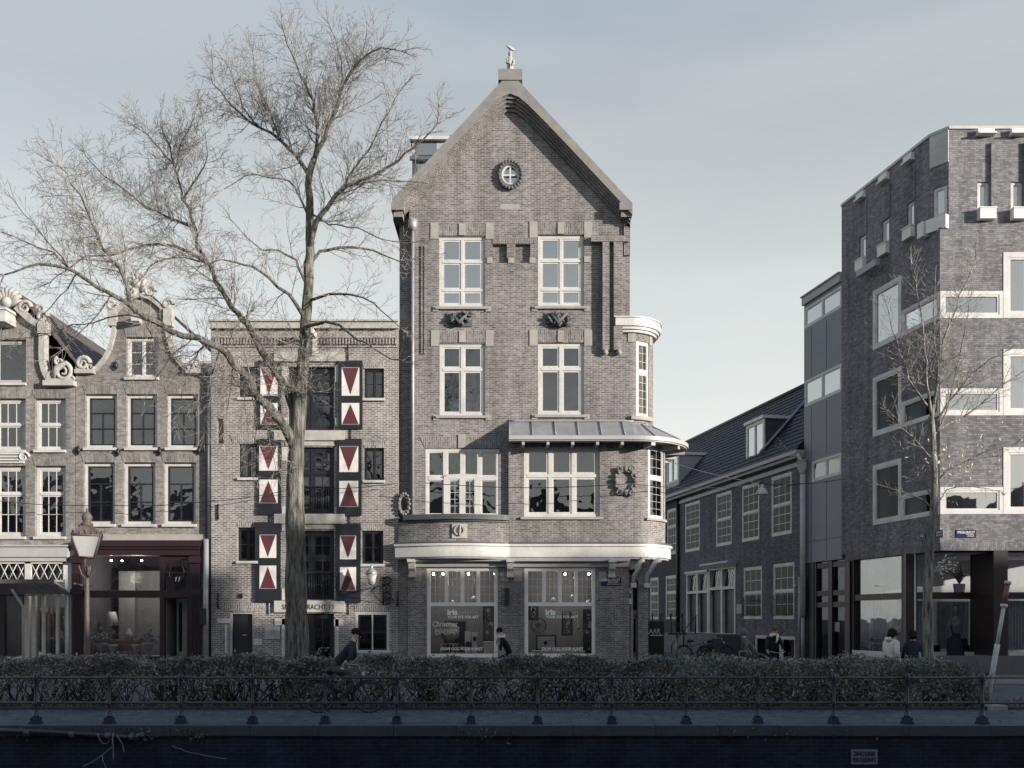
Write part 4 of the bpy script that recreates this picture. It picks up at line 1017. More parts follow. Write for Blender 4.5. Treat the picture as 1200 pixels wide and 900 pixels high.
for a, b in ((29, 34), (36.5, 41), (48.5, 51.5), (65, 68)): g.fbox(FA, X(a), X(b), .1, 2.9, -.16, -.02 if a != 29 else .04)
g.fbox(FA, X(34), X(76), .1, .55, -.2, -.05); g.tube([FA.P(X(31.5), .1, .25), FA.P(X(31.5), 2.5, .25), FA.P(X(31.5), 3.1, 1.0)], .05, 8)
g.fbox(FA, X(76), X(83.5), .1, Z(658), -.3, -.01)
sh_ = g.build('shop_window', 'white_old', ha)
g = MB(); g.fbox(FA, X(36), X(76), .55, 2.95, -.14, -.13); g.build('pane', 'glass_shop', sh_)
g = MB()
for a, b in ((-2, 4.5), (25, 29), (-60, -55)): g.fbox(FA, X(a), X(b), .1, 2.95, -.2, -.06)
g.fbox(FA, X(-55), X(25), .1, .4, -.2, -.08); g.fbox(FA, X(-60), X(29), 2.9, 3.0, -.22, -.04)
dr = g.build('shop_door', 'maroon', ha); g = MB(); g.fbox(FA, X(-55), X(25), .4, 2.9, -.14, -.13); g.build('pane', 'glass_shop', dr)
g = MB(); g.tube([FA.P(X(80), .1, .06), FA.P(X(80), 2.95, .06)], .045, 8); g.build('downpipe', 'white', ha)
# dried flowers in the shop window
t = thing('flower_bucket', (X(69), 34.6, .5), 'dark bucket of pale dried flowers in the window under the awning', 'flowers'); g = MB(); g.lathe((X(69), 34.6, .5), [(.16, 0), (.24, .6), (.25, .62)], 12); g.build('bucket', 'stone_dk', t)
g = MB(); rr = random.Random(4)
for _ in range(22):
    a = (X(69)+rr.gauss(0, .25), 34.6+rr.gauss(0, .12), 1.3+rr.random()*.9); g.tube([(X(69), 34.6, 1.05), ((a[0]+X(69))/2+.03, 34.6, 1.3), a], .010, 4); g.ball(a, .045, 6)
g.build('flowers', 'stone_lt', t)

# ------------------------------------------------------------------ neck-gabled house no 11
hb = thing('neck_gable_house', (X(165), Y0, 0), 'brick neck gable house with nine dark sash windows over a maroon shopfront', 'house')
cB = 165.5
rB = [(243, 437), (219, 436), (215, 430.5), (208, 422), (202, 411), (198, 397), (195.5, 382), (195, 366), (186, 357), (176, 349)]
outB = pz([(88.6, 800), (242.8, 800)]+rB+[(165, 346)]+mir([(242, 437)]+rB[1:], cB)[::-1]); outB[0] = (outB[0][0], 0); outB[1] = (outB[1][0], 0)
outB[-1] = (X(88.6), outB[-1][1])
atB = (X(148), X(185.5), Z(442.5), Z(395)); r2 = [(X(a), X(b), Z(525), Z(462)) for a, b in ((100, 137), (148, 184), (195.5, 232))]; r3 = [(X(a), X(b), Z(614.5), Z(542)) for a, b in ((98, 134.5), (145, 182), (192, 229.5))]
shB = (X(96), X(233), .1, Z(651))
m = MB(); m.poly(FA, outB, [rect(*h) for h in r2+r3+[atB, shB]], -.34, 0); m.build('wall', 'brick_b', hb)
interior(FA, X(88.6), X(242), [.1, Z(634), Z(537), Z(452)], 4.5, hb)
lt = MBA()
for h in r2+r3+[atB]: arch_lintel(lt, FA, h[0], h[1], h[3]+.01, .30, .1, .014)
lt.build('lintel', 'brick_b', hb)
window(hb, FA, *atB, [(1, 2, 1, 3)], depth=.12, fw=.10, sash=.03, bar=.025, sill=.04, sill_mat='white_old', curtain='net', cmat='curtain_d')
for ri, rowh in enumerate((r2, r3)):
  for wi, h in enumerate(rowh):
    window(hb, FA, *h, [(1, 1, 1, 1)], depth=.12, fw=.11, sash=.0, sill=.04, sill_mat='white_old', mat='white', curtain='net' if ri else ('left', 'top', None)[wi], cmat='curtain_g')
    g = MB(); a, b, c_, d_ = h[0]+.115, h[1]-.115, h[2]+.115, h[3]-.115; g.poly(FA, rect(a, b, c_, d_), [rect(a+.045, b-.045, c_+.05, d_-.04)], -.17, -.115)
    for fz in (.35, .68): g.fbox(FA, a, b, c_+(d_-c_)*fz-.02, c_+(d_-c_)*fz+.02, -.168, -.113)
    g.fbox(FA, (a+b)/2-.018, (a+b)/2+.018, c_, c_+(d_-c_)*.68, -.166, -.111); g.build('sash', 'navy', hb)
# gable trim
g = MB()
for sg_ in (1, -1):
    f = (lambda L: L) if sg_ == 1 else (lambda L: mir(L, cB)); sx_ = (lambda p: X(p)) if sg_ == 1 else (lambda p: X(2*cB-p))
    band(g, pz(f([(220, 434), (215, 429.5), (208, 421), (202, 410), (198, 396), (196, 382)])), .07, .10)
    band(g, pz(f([(195, 366), (186, 357.5), (176, 350), (165.5, 347)])), .06, .12)
    g.fbox(FA, min(sx_(193), sx_(203)), max(sx_(193), sx_(203)), Z(383), Z(363), -.15, .16)
    scroll(g, FA, sx_(198), Z(358), .2, 1.3, 0, sg_, .08, .12)
    band(g, pz(f([(219, 436.5), (241, 436.5)])), .07, .2)
    scroll(g, FA, sx_(232), Z(427), .25, 1.6, 0, -sg_, .09, .12); scroll(g, FA, sx_(224), Z(431), .14, 1.2, 0, sg_, .05, .12); scroll(g, FA, sx_(238), Z(431), .14, 1.2, 2, sg_, .05, .12)
    scroll(g, FA, sx_(177), Z(343), .2, 1.3, 0, sg_, .08, .14)
for i in range(7):
    a = math.pi*(i/6); g.tube([FA.P(X(165), Z(344), .1), FA.P(X(163)+.3*math.cos(a), Z(338)+.42*math.sin(a), .16), FA.P(X(162)+.36*math.cos(a), Z(335)+.5*math.sin(a), .08)], [.05, .10, .06], 6)
g.ball(FA.P(X(162), Z(334), .14), .17, 9); g.build('gable_ornament', 'stone_lt', hb)
g = MB(); g.hexa([FA.P(X(157), Z(381), 0), FA.P(X(160), Z(381), .5), FA.P(X(169), Z(381), .5), FA.P(X(166), Z(381), 0), FA.P(X(157), Z(372), 0), FA.P(X(160), Z(374), .5), FA.P(X(169), Z(374), .5), FA.P(X(166), Z(372), 0)]); g.build('hoist_beam', 'white_old', hb)
m = MB()
for sg_ in (1,):
    zt, ze = Z(356, 36), Z(430, 36); xe = X(165.5)+sg_*2.55
    q = [(X(165.5), 34.5, zt), (xe, 34.5, ze), (xe, 44, ze), (X(165.5), 44, zt)]; m.hexa([(p[0], p[1], p[2]-.1) for p in q]+q)
m.build('roof', 'tile', hb)
g = MB()
for px, py in ((136, 429), (92, 528), (138, 530), (187, 529), (233, 528)): 
    g.tube([FA.P(X(px), Z(py-5), .05), FA.P(X(px)+.04, Z(py), .09), FA.P(X(px), Z(py+5), .05)], [.03, .07, .03], 5); g.tube([FA.P(X(px-3), Z(py+1), .05), FA.P(X(px+3), Z(py-1), .05)], .035, 5)
g.build('wall_anchor', 'black', hb)
# maroon shopfront
g = MB(); g.fbox(FA, X(88.8), X(242), Z(634), Z(626.5), .0, .10); g.build('stone_band', 'stone', hb)
sf = None
g = MB(); g.fbox(FA, X(90), X(238), Z(641), Z(634), .0, .34); g.fbox(FA, X(92), X(236), Z(651), Z(641), -.05, .18); g.fbox(FA, X(91), X(237), Z(644), Z(641), .18, .26)
for a, b in ((85.5, 97.5), (223.5, 236)):
    g.fbox(FA, X(a), X(b), .1, Z(651), -.1, .10)
    for i in range(4): u = X(a)+.07+i*.075; g.fbox(FA, u, u+.03, .8, Z(672), .10, .125)
    g.fbox(FA, X(a)-.03, X(b)+.03, .1, .6, -.1, .15); g.fbox(FA, X(a)-.03, X(b)+.03, Z(697), Z(690), .10, .15); g.fbox(FA, X(a)-.03, X(b)+.03, Z(660), Z(653), .10, .2)
g.fbox(FA, X(97.5), X(223.5), Z(700.5), Z(692), -.14, .06); g.fbox(FA, X(187.5), X(193), .1, Z(651), -.12, .03); g.fbox(FA, X(97.5), X(187), .1, Z(769), -.15, .04)
g.fbox(FA, X(219), X(223.5), .1, Z(692), -.12, .0); g.fbox(FA, X(193), X(223.5), Z(657), Z(651), -.12, .0); g.fbox(FA, X(219.5), X(223.5), Z(692), Z(657), -.12, .0)
sf = g.build('shopfront', 'maroon', hb)
g = MB(); g.fbox(FA, X(97.5), X(187.5), Z(769), Z(700.5), -.08, -.07); g.fbox(FA, X(97.5), X(187.5), Z(692), Z(651), -.08, -.07); g.fbox(FA, X(193), X(219.5), Z(692), Z(657), -.08, -.07); g.build('pane', 'glass_shop', sf)
g = MB(); uo, zo = X(206.5), Z(671.5)
for sgn in (-1, 1): g.tube([FA.P(uo, zo+.52, -.05)]+[FA.P(uo+sgn*.26*math.sin(math.pi*i/10), zo+.52-1.04*i/10, -.05) for i in range(1, 10)]+[FA.P(uo, zo-.52, -.05)], .016, 5)
g.fbox(FA, X(193), X(219.5), zo+.01, zo+.04, -.07, -.03); g.build('tracery', 'maroon', sf)
text(FA, '11', X(207.5), Z(678.5), .17, -.05, 'house_number', 'letter', sf, width=.17, shear=.2)
g = MB(); g.poly(FA, rect(X(195), X(219), .12, Z(701)), [rect(X(197.5), X(201.5), .9, Z(706)), rect(X(212), X(217), .9, Z(706))], -1.1, -1.05); g.fbox(FA, X(204), X(209), .5, Z(708), -1.05, -1.02); g.build('inner_door', 'white_old', hb)
m = MB(); m.fbox(FA, X(98), X(192), .1, 3.95, -3.2, -3.1); m.fbox(FA, X(108), X(128), .1, 3.9, -2.4, -2.3); m.fbox(FA, X(98), X(222), .7, .75, -.9, -.2); m.fbox(FA, X(187), X(192), .1, 3.9, -2.5, -.3); m.build('shop_room', 'inner_shop', hb)
def urn(x, y, z, s_, label, fl=True):
    t = thing('flower_urn', (x, y, z), label, 'urn', 'urns in the window of the maroon shop'); g = MB(); g.lathe((x, y, z), [(.10*s_, 0), (.10*s_, .04*s_), (.04*s_, .09*s_), (.04*s_, .14*s_), (.13*s_, .22*s_), (.17*s_, .36*s_), (.21*s_, .42*s_), (.20*s_, .44*s_)], 14); g.build('urn', 'white', t)
    if fl:
        g = MB(); rr = random.Random(int(x*100))
        for _ in range(40):
            p = (x+rr.gauss(0, .15*s_), y+rr.gauss(0, .1), z+.5*s_+abs(rr.gauss(0, .16*s_))); g.ball(p, .04+.03*rr.random(), 6)
        g.build('flowers', 'leaf', t); g = MB()
        for _ in range(12): g.ball((x+rr.gauss(0, .15*s_), y-.15, z+.55*s_+abs(rr.gauss(0, .14*s_))), .05, 6)
        g.build('blossoms', 'stone_lt', t)
urn(X(118, 34.5), 34.5, .76, 1.05, 'white urn with flowers, leftmost in the maroon shop window'); urn(X(132, 34.5), 34.5, .76, .9, 'small fluted white urn right of the leftmost urn', False)
urn(X(160, 34.5), 34.5, .76, .9, 'small fluted white urn right of the window centre', False); urn(X(174, 34.5), 34.5, .76, 1.05, 'white urn with flowers, rightmost in the maroon shop window')
t = thing('display_table', (X(147, 35), 35, .1), 'brown wooden table behind the urns in the maroon shop window', 'table'); g = MB(); g.box(X(129, 35), X(166, 35), 34.9, 35.6, 1.25, 1.32)
g.box(X(130, 35), X(165, 35), 34.92, 34.95, .9, 1.25); g.build('top', 'wood', t)
for q in (130, 164):
    g = MB(); g.box(X(q, 35)-.04, X(q, 35)+.04, 34.92, 35.0, .1, 1.25); g.build('leg', 'wood', t)
t = thing('carafe', (X(150, 35), 35.1, 1.32), 'pale round bellied bottle standing on the brown shop table', 'bottle'); g = MB(); g.lathe((X(150, 35), 35.1, 1.32), [(.1, 0), (.16, .12), (.13, .25), (.05, .33), (.05, .42)], 14); g.build('body', 'stone_lt', t)
t = thing('table_lamp', (X(131, 35.6), 35.6, 1.3), 'white shaded lamp at the left in the maroon shop window', 'lamp'); g = MB(); g.lathe((X(131, 35.6), 35.6, Z(733, 35.6)), [(.26, 0), (.15, .5), (.14, .51)], 16); g.build('lamp_shade', 'white', t); g = MB(); g.tube([(X(131, 35.6), 35.6, .8), (X(131, 35.6), 35.6, Z(733, 35.6))], .03, 8); g.build('stem', 'wood', t)
l_ = bpy.data.lights.new('shop light', 'POINT'); l_.energy = 60; l_.color = (1, .87, .72); l_.shadow_soft_size = .2; lo = bpy.data.objects.new('shop_light', l_); COL.objects.link(lo); lo.location = (X(143), 35.3, 3.6)
for q in (130.5, 143, 166):
    b = thing('ceiling_spot', (X(q, 34.6), 34.6, 3.6), 'small lit spot inside the maroon shopfront', 'lamp', 'ceiling spots of the maroon shop'); g = MB(); g.ball((X(q, 34.6), 34.6, Z(657, 34.6)), .035, 8); g.build('bulb', 'spot', b); g = MB(); g.tube([(X(q, 34.6), 34.6, Z(656, 34.6)), (X(q, 34.6), 34.6, 4.1)], .015, 5); g.build('stem', 'black', b)

# ------------------------------------------------------------------ the warehouse with painted shutters
hc = thing('warehouse', (X(357), Y0, 0), 'flat topped brick warehouse with maroon and white hourglass shutters behind the big tree', 'warehouse')
lv = [(719, 800), (622, 703), (524, 602), (430, 504)]
doors = [(X(337.5), X(391.5), (.1 if b == 800 else Z(b)), Z(a)) for a, b in lv]
small = [(X(426.5), X(450), Z(467), Z(432)), (X(426.5), X(450), Z(563), Z(525)), (X(424), X(449), Z(661), Z(622)), (X(280), X(302), Z(466), Z(430)), (X(280), X(302), Z(560), Z(520)), (X(278.5), X(302), Z(657.5), Z(618))]
bw_ = (X(416.5), X(456.5), Z(765), Z(717)); sd = (X(269), X(298), .1, Z(717.5)); vn = [(X(254.5), X(262), Z(520), Z(491))]
m = MB(); m.poly(FA, rect(X(247.3), X(466.8), 0, Z(386)), [rect(*h) for h in doors+small+[bw_, sd]+vn], -.36, 0)
m.fbox(FA, X(253.5), X(263), Z(521), Z(490), -.34, -.12)
m.build('wall', 'brick_c', hc); interior(FA, X(248), X(466), [.1, Z(711), Z(611), Z(513), Z(418), Z(390)], 5, hc)
m = MB(); m.fbox(FA, X(246.8), X(467.3), Z(386), Z(378.5), -.36, .16); m.fbox(FA, X(246.5), X(467.5), Z(378.5), Z(376.5), -.4, .24)
m.build('cornice', 'stone_lt', hc)
m = MB()
for r0, r1 in ((396.5, 405),):
    u = X(249)
    while u < X(465): m.fbox(FA, u, u+.055, Z(404), Z(397), .0, .07); u += .11
m.fbox(FA, X(248), X(466), Z(396.5), Z(394.5), .0, .09); m.fbox(FA, X(248), X(466), Z(407), Z(405), .0, .05); m.build('dentil_frieze', 'brick_c', hc)
m = MB(); m.box(X(247), X(467), 34.4, 44, Z(388), Z(385)); m.build('roof', 'zinc_dk', hc)
lt = MBA()
for h in small+[bw_]: arch_lintel(lt, FA, h[0], h[1], h[3]+.01, .22, .05, .012)
arch_lintel(lt, FA, X(264), X(304), Z(716), .30, .12, .02, .0); arch_lintel(lt, FA, X(273), X(300), Z(520), .30, .1, .02, .06)
lt.build('lintel', 'brick_c', hc)
for i, (zz0, zz1) in enumerate(((424, 413), (516.5, 505), (614, 602.5), (717.5, 704))):
    g = MB(); g.fbox(FA, X(322), X(404.5), Z(zz0), Z(zz1), .0, .10)
    if i in (1, 2): g.fbox(FA, X(335), X(393), Z(zz0+6), Z(zz0+1), -.1, .04)
    bm_ = g.build('beam', 'stone_lt', hc)
    if i == 3: text(FA, 'SPIEGELGRACHT 13', X(361.5), Z(711.2), .175, .102, 'lettering', 'letter_dk', bm_, width=1.84, bold=.004)
g = MB()
for a, b in ((330.5, 336), (393, 397)):
    for y0_, y1_ in ((770, 724), (703, 690), (622, 608), (602, 594), (540, 524), (500, 490), (448, 430)): g.fbox(FA, X(a), X(b), Z(y0_), Z(y1_), .0, .03)
for a, b, c_, d_ in ((255, 270, 730, 724.5), (297.5, 307.5, 756, 749), (322, 337, 733, 725), (391.5, 401.5, 734, 725.5)): g.fbox(FA, X(a), X(b), Z(c_), Z(d_), .0, .03)
for a, b in ((264, 266.5), (330.5, 333)): g.fbox(FA, X(a), X(b), .1, Z(732), .0, .05)
g.build('stone_block', 'white_old', hc)
g = MB(); g.fbox(FA, X(310.5), X(328.5), Z(749), Z(734.5), .0, .04); pq = g.build('plaque', 'stone_lt', hc); g = MB(); g.ring(FA, X(319.5), Z(741.5), .10, .07, .04, .05, 14); g.build('emblem', 'stone', pq)
for i, h in enumerate(doors):
    f = window(hc, FA, *h, [(.62 if i else 1, 2, 2, 3), (.38, 2, 2, 2)] if i else [(1, 2, 2, 1)], depth=.14, fw=.09, sash=.09, bar=.035, mat='navy', mull=.06, gl='glass_dk', name='loading_door', curtain='net' if i == 3 else None)
    if i in (1, 2):
        g = MB(); g.fbox(FA, h[0]+.1, h[1]-.1, h[2]+.95, h[2]+1.0, -.08, -.04)
        for k in range(17): u = h[0]+.12+k*(h[1]-h[0]-.24)/16; g.tube([FA.P(u, h[2]+.05, -.06), FA.P(u, h[2]+.95, -.06)], .012, 5)
        g.build('guard_rail', 'black', f)
for i, h in enumerate(small):
    window(hc, FA, *h, [(1, 2, 1, 2)], depth=.10, fw=.06, sash=.03, bar=.03, mat='navy' if i not in (0, 3) else 'navy', mull=.04, gl='glass_dk', sill=.03, sill_mat='white_old', curtain='left' if i in (1,) else None)
window(hc, FA, *bw_, [(1, 2, 1, 2)], depth=.0, fw=.10, sash=.0, bar=.03, mat='white', gl='glass_dk', mull=.05, name='window', curtain=None)
g = MB(); a, b, c_, d_ = bw_[0]+.1, bw_[1]-.1, bw_[2]+.1, bw_[3]-.1; g.poly(FA, rect(a, b, c_, d_), [rect(a+.06, b-.06, c_+.06, d_-.06)], -.06, .004); g.fbox(FA, (a+b)/2-.03, (a+b)/2+.03, c_, d_, -.058, .002); g.fbox(FA, a, b, (c_+d_)/2-.025, (c_+d_)/2+.025, -.056, .003); g.build('sash', 'navy', hc)
g = MB(); g.poly(FA, rect(sd[0]+.01, sd[1]-.01, .1, sd[3]), [rect(sd[0]+.07, sd[1]-.07, .12, sd[3]-.06)], -.2, -.02); df = g.build('door_frame', 'grey_paint', hc)
g = MB(); g.fbox(FA, sd[0]+.07, sd[1]-.07, .12, sd[3]-.06, -.2, -.14); g.fbox(FA, sd[0]+.15, sd[1]-.15, .3, 1.0, -.14, -.125); g.fbox(FA, sd[0]+.15, sd[1]-.15, 1.15, sd[3]-.2, -.14, -.125); g.build('door_leaf', 'navy', df)
g = MB(); g.fbox(FA, X(283), X(288), Z(745), Z(743.5), -.12, -.10); g.build('letterbox', 'zinc', df)
# shutters
def shutter(px0, px1, py0, py1, sq, sx0, sx1):
    g = MB(); g.fbox(FA, X(px0), X(px1), Z(py1), Z(py0), .03, .09)
    for a in (py0+1.5, (py0+py1)/2, py1-6): g.fbox(FA, X(px0)-.01, X(px1)+.01, Z(a+4), Z(a), .088, .10) if a != (py0+py1)/2 else None
    s_ = g.build('shutter', 'navy', hc)
    w_ = MB(); r_ = MB()
    for i, (a, b) in enumerate(sq):
        w_.fbox(FA, X(sx0), X(sx1), Z(b), Z(a), .09, .104); xm = (X(sx0)+X(sx1))/2
        tri = [(X(sx0)+.02, Z(a)-.01), (xm, Z(b)+.04), (X(sx1)-.02, Z(a)-.01)] if i == 0 else [(X(sx0)+.02, Z(b)+.01), (X(sx1)-.02, Z(b)+.01), (xm, Z(a)-.04)]
        r_.poly(FA, tri, [], .104, .110)
    w_.build('white_panel', 'shut_white', s_); r_.build('red_triangle', 'shut_red', s_)
    g = MB(); xm = X((px0+px1)/2); g.tube([FA.P(xm, Z(py1+14), .03), FA.P(xm, Z(py1-1), .03)], .022, 5); g.build('shutter_stay', 'black', s_)
shutter(397, 425, 423, 503, ((431.5, 464.5), (473, 498)), 401, 421.5); shutter(395, 424, 514.5, 604.5, ((523.5, 553.7), (564, 594.3)), 398.3, 420.3); shutter(394, 423, 613.5, 706.5, ((628, 655.6), (664.7, 691.8)), 399, 417.8)
shutter(303, 330, 423, 503, ((431.5, 464.5), (473, 498)), 306, 326); shutter(303, 330, 514.5, 603.5, ((523.5, 552), (562.5, 590)), 304.8, 326); shutter(299.5, 329.5, 612, 706, ((627, 654), (663, 690)), 305, 324.5)
# hoist beam above, wall anchors, vent, pipes
g = MB(); g.fbox(FA, X(367), X(372), Z(418), Z(394), .0, .16); g.hexa([FA.P(X(367), Z(398), .1), FA.P(X(367), Z(398), .8), FA.P(X(372), Z(398), .8), FA.P(X(372), Z(398), .1), FA.P(X(367), Z(392), .1), FA.P(X(367), Z(392), .8), FA.P(X(372), Z(392), .8), FA.P(X(372), Z(392), .1)]); g.build('hoist_beam', 'white_old', hc)
g = MB()
for px, py in ((255.5, 704), (256, 600), (466, 702), (408, 413)): g.tube([FA.P(X(px), Z(py-9), .04), FA.P(X(px), Z(py+9), .04)], .03, 5)
g.fbox(FA, X(280), X(284.5), Z(701), Z(696), .0, .05); g.build('wall_anchor', 'black', hc)
g = MB(); g.tube([FA.P(X(244.5), Z(632), .10), FA.P(X(244.8), Z(440), .10)], .085, 8); g.lathe(FA.P(X(244.6), Z(442), .12), [(.09, 0), (.18, .1), (.18, .4), (.2, .42)], 8)
for zz in (470, 520, 570): g.tube([FA.P(X(244.6), Z(zz+2), .1), FA.P(X(244.6), Z(zz), .1)], .10, 8)
dp = thing('downpipe', (X(244.6), 33.9, 0), 'dark rainwater pipe between the neck gable house and the warehouse', 'pipe'); g.build('upper_pipe', 'pipe', dp)
g = MB(); g.tube([FA.P(X(242.5), .1, .10), FA.P(X(242.5), Z(632), .10)], .10, 8); g.build('lower_pipe', 'zinc', dp); g = MB(); g.fbox(FA, X(236.5), X(243.5), Z(732), Z(713), .12, .26); g.build('meter_box', 'black', dp)
# wall lantern with its wrought bracket
wl = thing('wall_lantern', (X(452), 33.9, Z(692)), 'pale wall lantern held out on a curly wrought iron bracket beside the warehouse', 'lantern')
lx, lz = X(435.5, 33.2), Z(690, 33.2); ly = 33.2
g = MB(); g.tube([FA.P(X(449.5), Z(709), .05), FA.P(X(449.5), Z(676), .05)], .035, 6); g.tube([FA.P(X(449.5), Z(685), .05), (X(445, 33.4), 33.35, Z(688, 33.4)), (lx, ly, lz)], .028, 6)
for zz, r_ in ((681, .16), (690, .17), (699, .17)): scroll(g, FA, X(454.5), Z(zz), r_, 1.2, 2.5, -1, .032, .08)
scroll(g, FA, X(456), Z(705), .16, 1.3, 0, 1, .03, .08); g.tube([FA.P(X(449.5), Z(707), .06), FA.P(X(443), Z(701), .3), (lx, ly, lz-.02)], .015, 5); g.build('bracket', 'black', wl)
g = MB(); g.lathe((lx, ly, lz), [(.03, 0), (.03, .12), (.10, .16), (.12, .18), (.02, .19)], 12); g.lathe((lx, ly, lz), [(.20, .50), (.21, .53), (.15, .64), (.06, .70), (.04, .76), (.055, .79), (.01, .83)], 12); g.build('lantern_frame', 'zinc', wl)
g = MB(); g.lathe((lx, ly, lz), [(.11, .18), (.185, .50)], 12); g.build('lantern_glass', 'milk', wl)
# carved cartouche at the party wall
g = MB(); u, z = X(474), Z(591)
g.ring(FA, u, z, .20, .13, .0, .12, 20, 1.9)
for i in range(14):
    a = 2*math.pi*i/14; g.ball(FA.P(u+.19*math.cos(a), z+.37*math.sin(a), .12), .06, 7)
ctt = thing('wall_cartouche', (u, 33.9, z-.4), 'oval carved stone wreath on the wall between warehouse and corner building', 'ornament'); g.build('wreath', 'stone_md', ctt)

# the shop under the awning is lit inside too
m = MB(); m.fbox(FA, X(-60), X(83), .1, 3.9, -3.3, -3.2); m.fbox(FA, X(-60), X(83), .1, .14, -3.2, -.3); m.build('shop_room', 'inner_shop', ha)
for i, q in enumerate((44, 56, 68)):
    t = thing('shelf_stand', (X(q, 35.2), 35.2, .14), ('left', 'middle', 'right')[i]+' tall shelf stand with stacked wares behind the window under the awning', 'shelf'); g = MB()
    for k in range(4): g.box(X(q-4, 35.2), X(q+4, 35.2), 35.1, 35.4, .5+k*.6, .54+k*.6)
    g.build('shelves', 'wood', t); g = MB()
    for s_ in (-4, 4): g.box(X(q+s_, 35.2)-.02, X(q+s_, 35.2)+.02, 35.1, 35.4, .14, 2.5)
    g.build('upright', 'wood', t)
l_ = bpy.data.lights.new('awning shop light', 'POINT'); l_.energy = 40; l_.color = (1, .9, .78); l_.shadow_soft_size = .2; lo = bpy.data.objects.new('awning_shop_light', l_); COL.objects.link(lo); lo.location = (X(52), 35.4, 3.4)
# ------------------------------------------------------------------ side street houses (receding line)
def SR(x0, x1, ytl, ybl, ref=None):
    """opening on the side street line from photo pixels: left/right columns, top and bottom row at the left column"""
    u0 = S(x0); u1 = S(x1); return (u0, u1, S(x0, ybl)[1], S(x0, ytl)[1])
UE0, UE1 = S(796), S(941)
EZ = 9.65
he = thing('side_street_house', (FS.P((UE0+UE1)/2, 0).x, FS.P((UE0+UE1)/2, 0).y, 0), 'dark brick house in the side street with tiled roof, dormer and double white doors', 'house')
up = [SR(903.6, 927.6, 560, 628), SR(869, 889.6, 570, 636), SR(838.6, 857.2, 580.5, 642), SR(802.4, 819.8, 591, 647.3)]
lo_ = [SR(905.8, 930.7, 660.7, 724.6), SR(871, 892.8, 666, 726.3)]
D1, D2 = SR(831, 862.4, 666, 742), SR(805, 830.6, 670.4, 738)
bs = SR(884, 931.6, 744, 775)
for L in (up, lo_):
    z0 = sum(h[2] for h in L)/len(L); z1 = sum(h[3] for h in L)/len(L)
    for i in range(len(L)): L[i] = (L[i][0], L[i][1], z0, z1)
dz0 = min(D1[2], D2[2]); D1 = (D1[0], D1[1], dz0, D1[3]); D2 = (D2[0], D2[1], dz0, D1[3]-.12)
m = MB(); m.poly(FS, rect(UE0+.002, UE1, 0, EZ), [rect(*h) for h in up+lo_+[D1, D2, bs]], -.34, 0)
m.fbox(FS, UE0+.002, UE1, 0, EZ, -6.3, -6.0)
m.build('wall', 'brick_e', he)
interior(FS, UE0, UE1, [.1, 4.9, 9.4], 5.5, he)
for i, h in enumerate(up): window(he, FS, *h, [(.5, 1, 3, 3), (.5, 1, 3, 3)], depth=.02, fw=.12, sash=.05, bar=.032, mull=.08, sill=.0, sill_mat='white_g', mat='white_g', curtain='sides' if i != 2 else 'top', gl='glass_side', cmat='curtain_g')
for i, h in enumerate(lo_):
    f = window(he, FS, *h, [(.5, 1, 3, 2), (.5, 1, 3, 2)], depth=.02, fw=.12, sash=.05, bar=.032, mull=.08, sill=.0, sill_mat='white_g', mat='white_g', curtain='sides', gl='glass_side', cmat='curtain_g')
    g = MB(); 
    for k in range(9): u = h[0]+.05+(h[1]-h[0]-.1)*k/8; g.tube([FS.P(u, h[2]+.15, .10), FS.P(u, h[2]+1.15, .10)], .014, 5)
    for zz in (.2, .95): g.tube([FS.P(h[0]-.05, h[2]+zz, .10), FS.P(h[1]+.05, h[2]+zz, .10)], .016, 5)
    g.build('window_bars', 'black', f)
for h in (D1, D2):
    a, b, c_, d_ = h[0]+.004, h[1]-.004, h[2], h[3]-.004; zt = d_-1.15; uc = (a+b)/2
    g = MB(); g.poly(FS, rect(a, b, c_, d_), [rect(a+.15, uc-.1, c_+.02, zt-.1), rect(uc+.1, b-.15, c_+.02, zt-.1), rect(a+.15, uc-.1, zt+.05, d_-.15), rect(uc+.1, b-.15, zt+.05, d_-.15)], -.14, .04)
    g.fbox(FS, a-.05, b+.05, d_-.06, d_+.06, .0, .14)
    fr = g.build('door_frame', 'white_g', he)
    g = MB(); g.fbox(FS, a+.15, uc-.1, c_, zt-.1, -.22, -.15); g.fbox(FS, uc+.1, b-.15, c_, zt-.1, -.22, -.15); g.build('door_leaf', 'navy', fr)
    g = MB()
    for q0, q1 in ((a+.15, uc-.1), (uc+.1, b-.15)):
        for k in (0, .33, .66): g.tube([FS.P(q0+(q1-q0)*(k+.34*i/6), zt+.05+.95*math.sin(math.pi/2*i/6), -.08) for i in range(7)], .02, 4)
    g.build('fanlight_tracery', 'white_old', fr)
    g = MB(); g.fbox(FS, a+.15, b-.15, zt+.05, d_-.15, -.15, -.14); g.build('fanlight', 'glass_dk', fr)
g = MB(); g.fbox(FS, D1[0]-.1, D1[1]+.15, D1[3]+.10, D1[3]+.22, .0, .55); g.fbox(FS, D1[0]-.05, D1[1]+.1, D1[3]+.0, D1[3]+.10, .041, .35); g.build('door_hood', 'white_old', he)
f = window(he, FS, *bs, [(1, 3, 1, 1)], depth=.04, fw=.12, sash=.04, mull=.28, gl='glass_dk', name='basement_window', mat='white_g')
# eaves, gutter
g = MB(); g.fbox(FS, UE0, UE1+.1, EZ-.55, EZ-.35, .001, .07); g.fbox(FS, UE0, UE1+.1, EZ-.2, EZ-.05, .0, .30); g.fbox(FS, UE0, UE1+.15, EZ-.05, EZ+.12, -.1, .45); g.build('gutter', 'grey_paint', he)
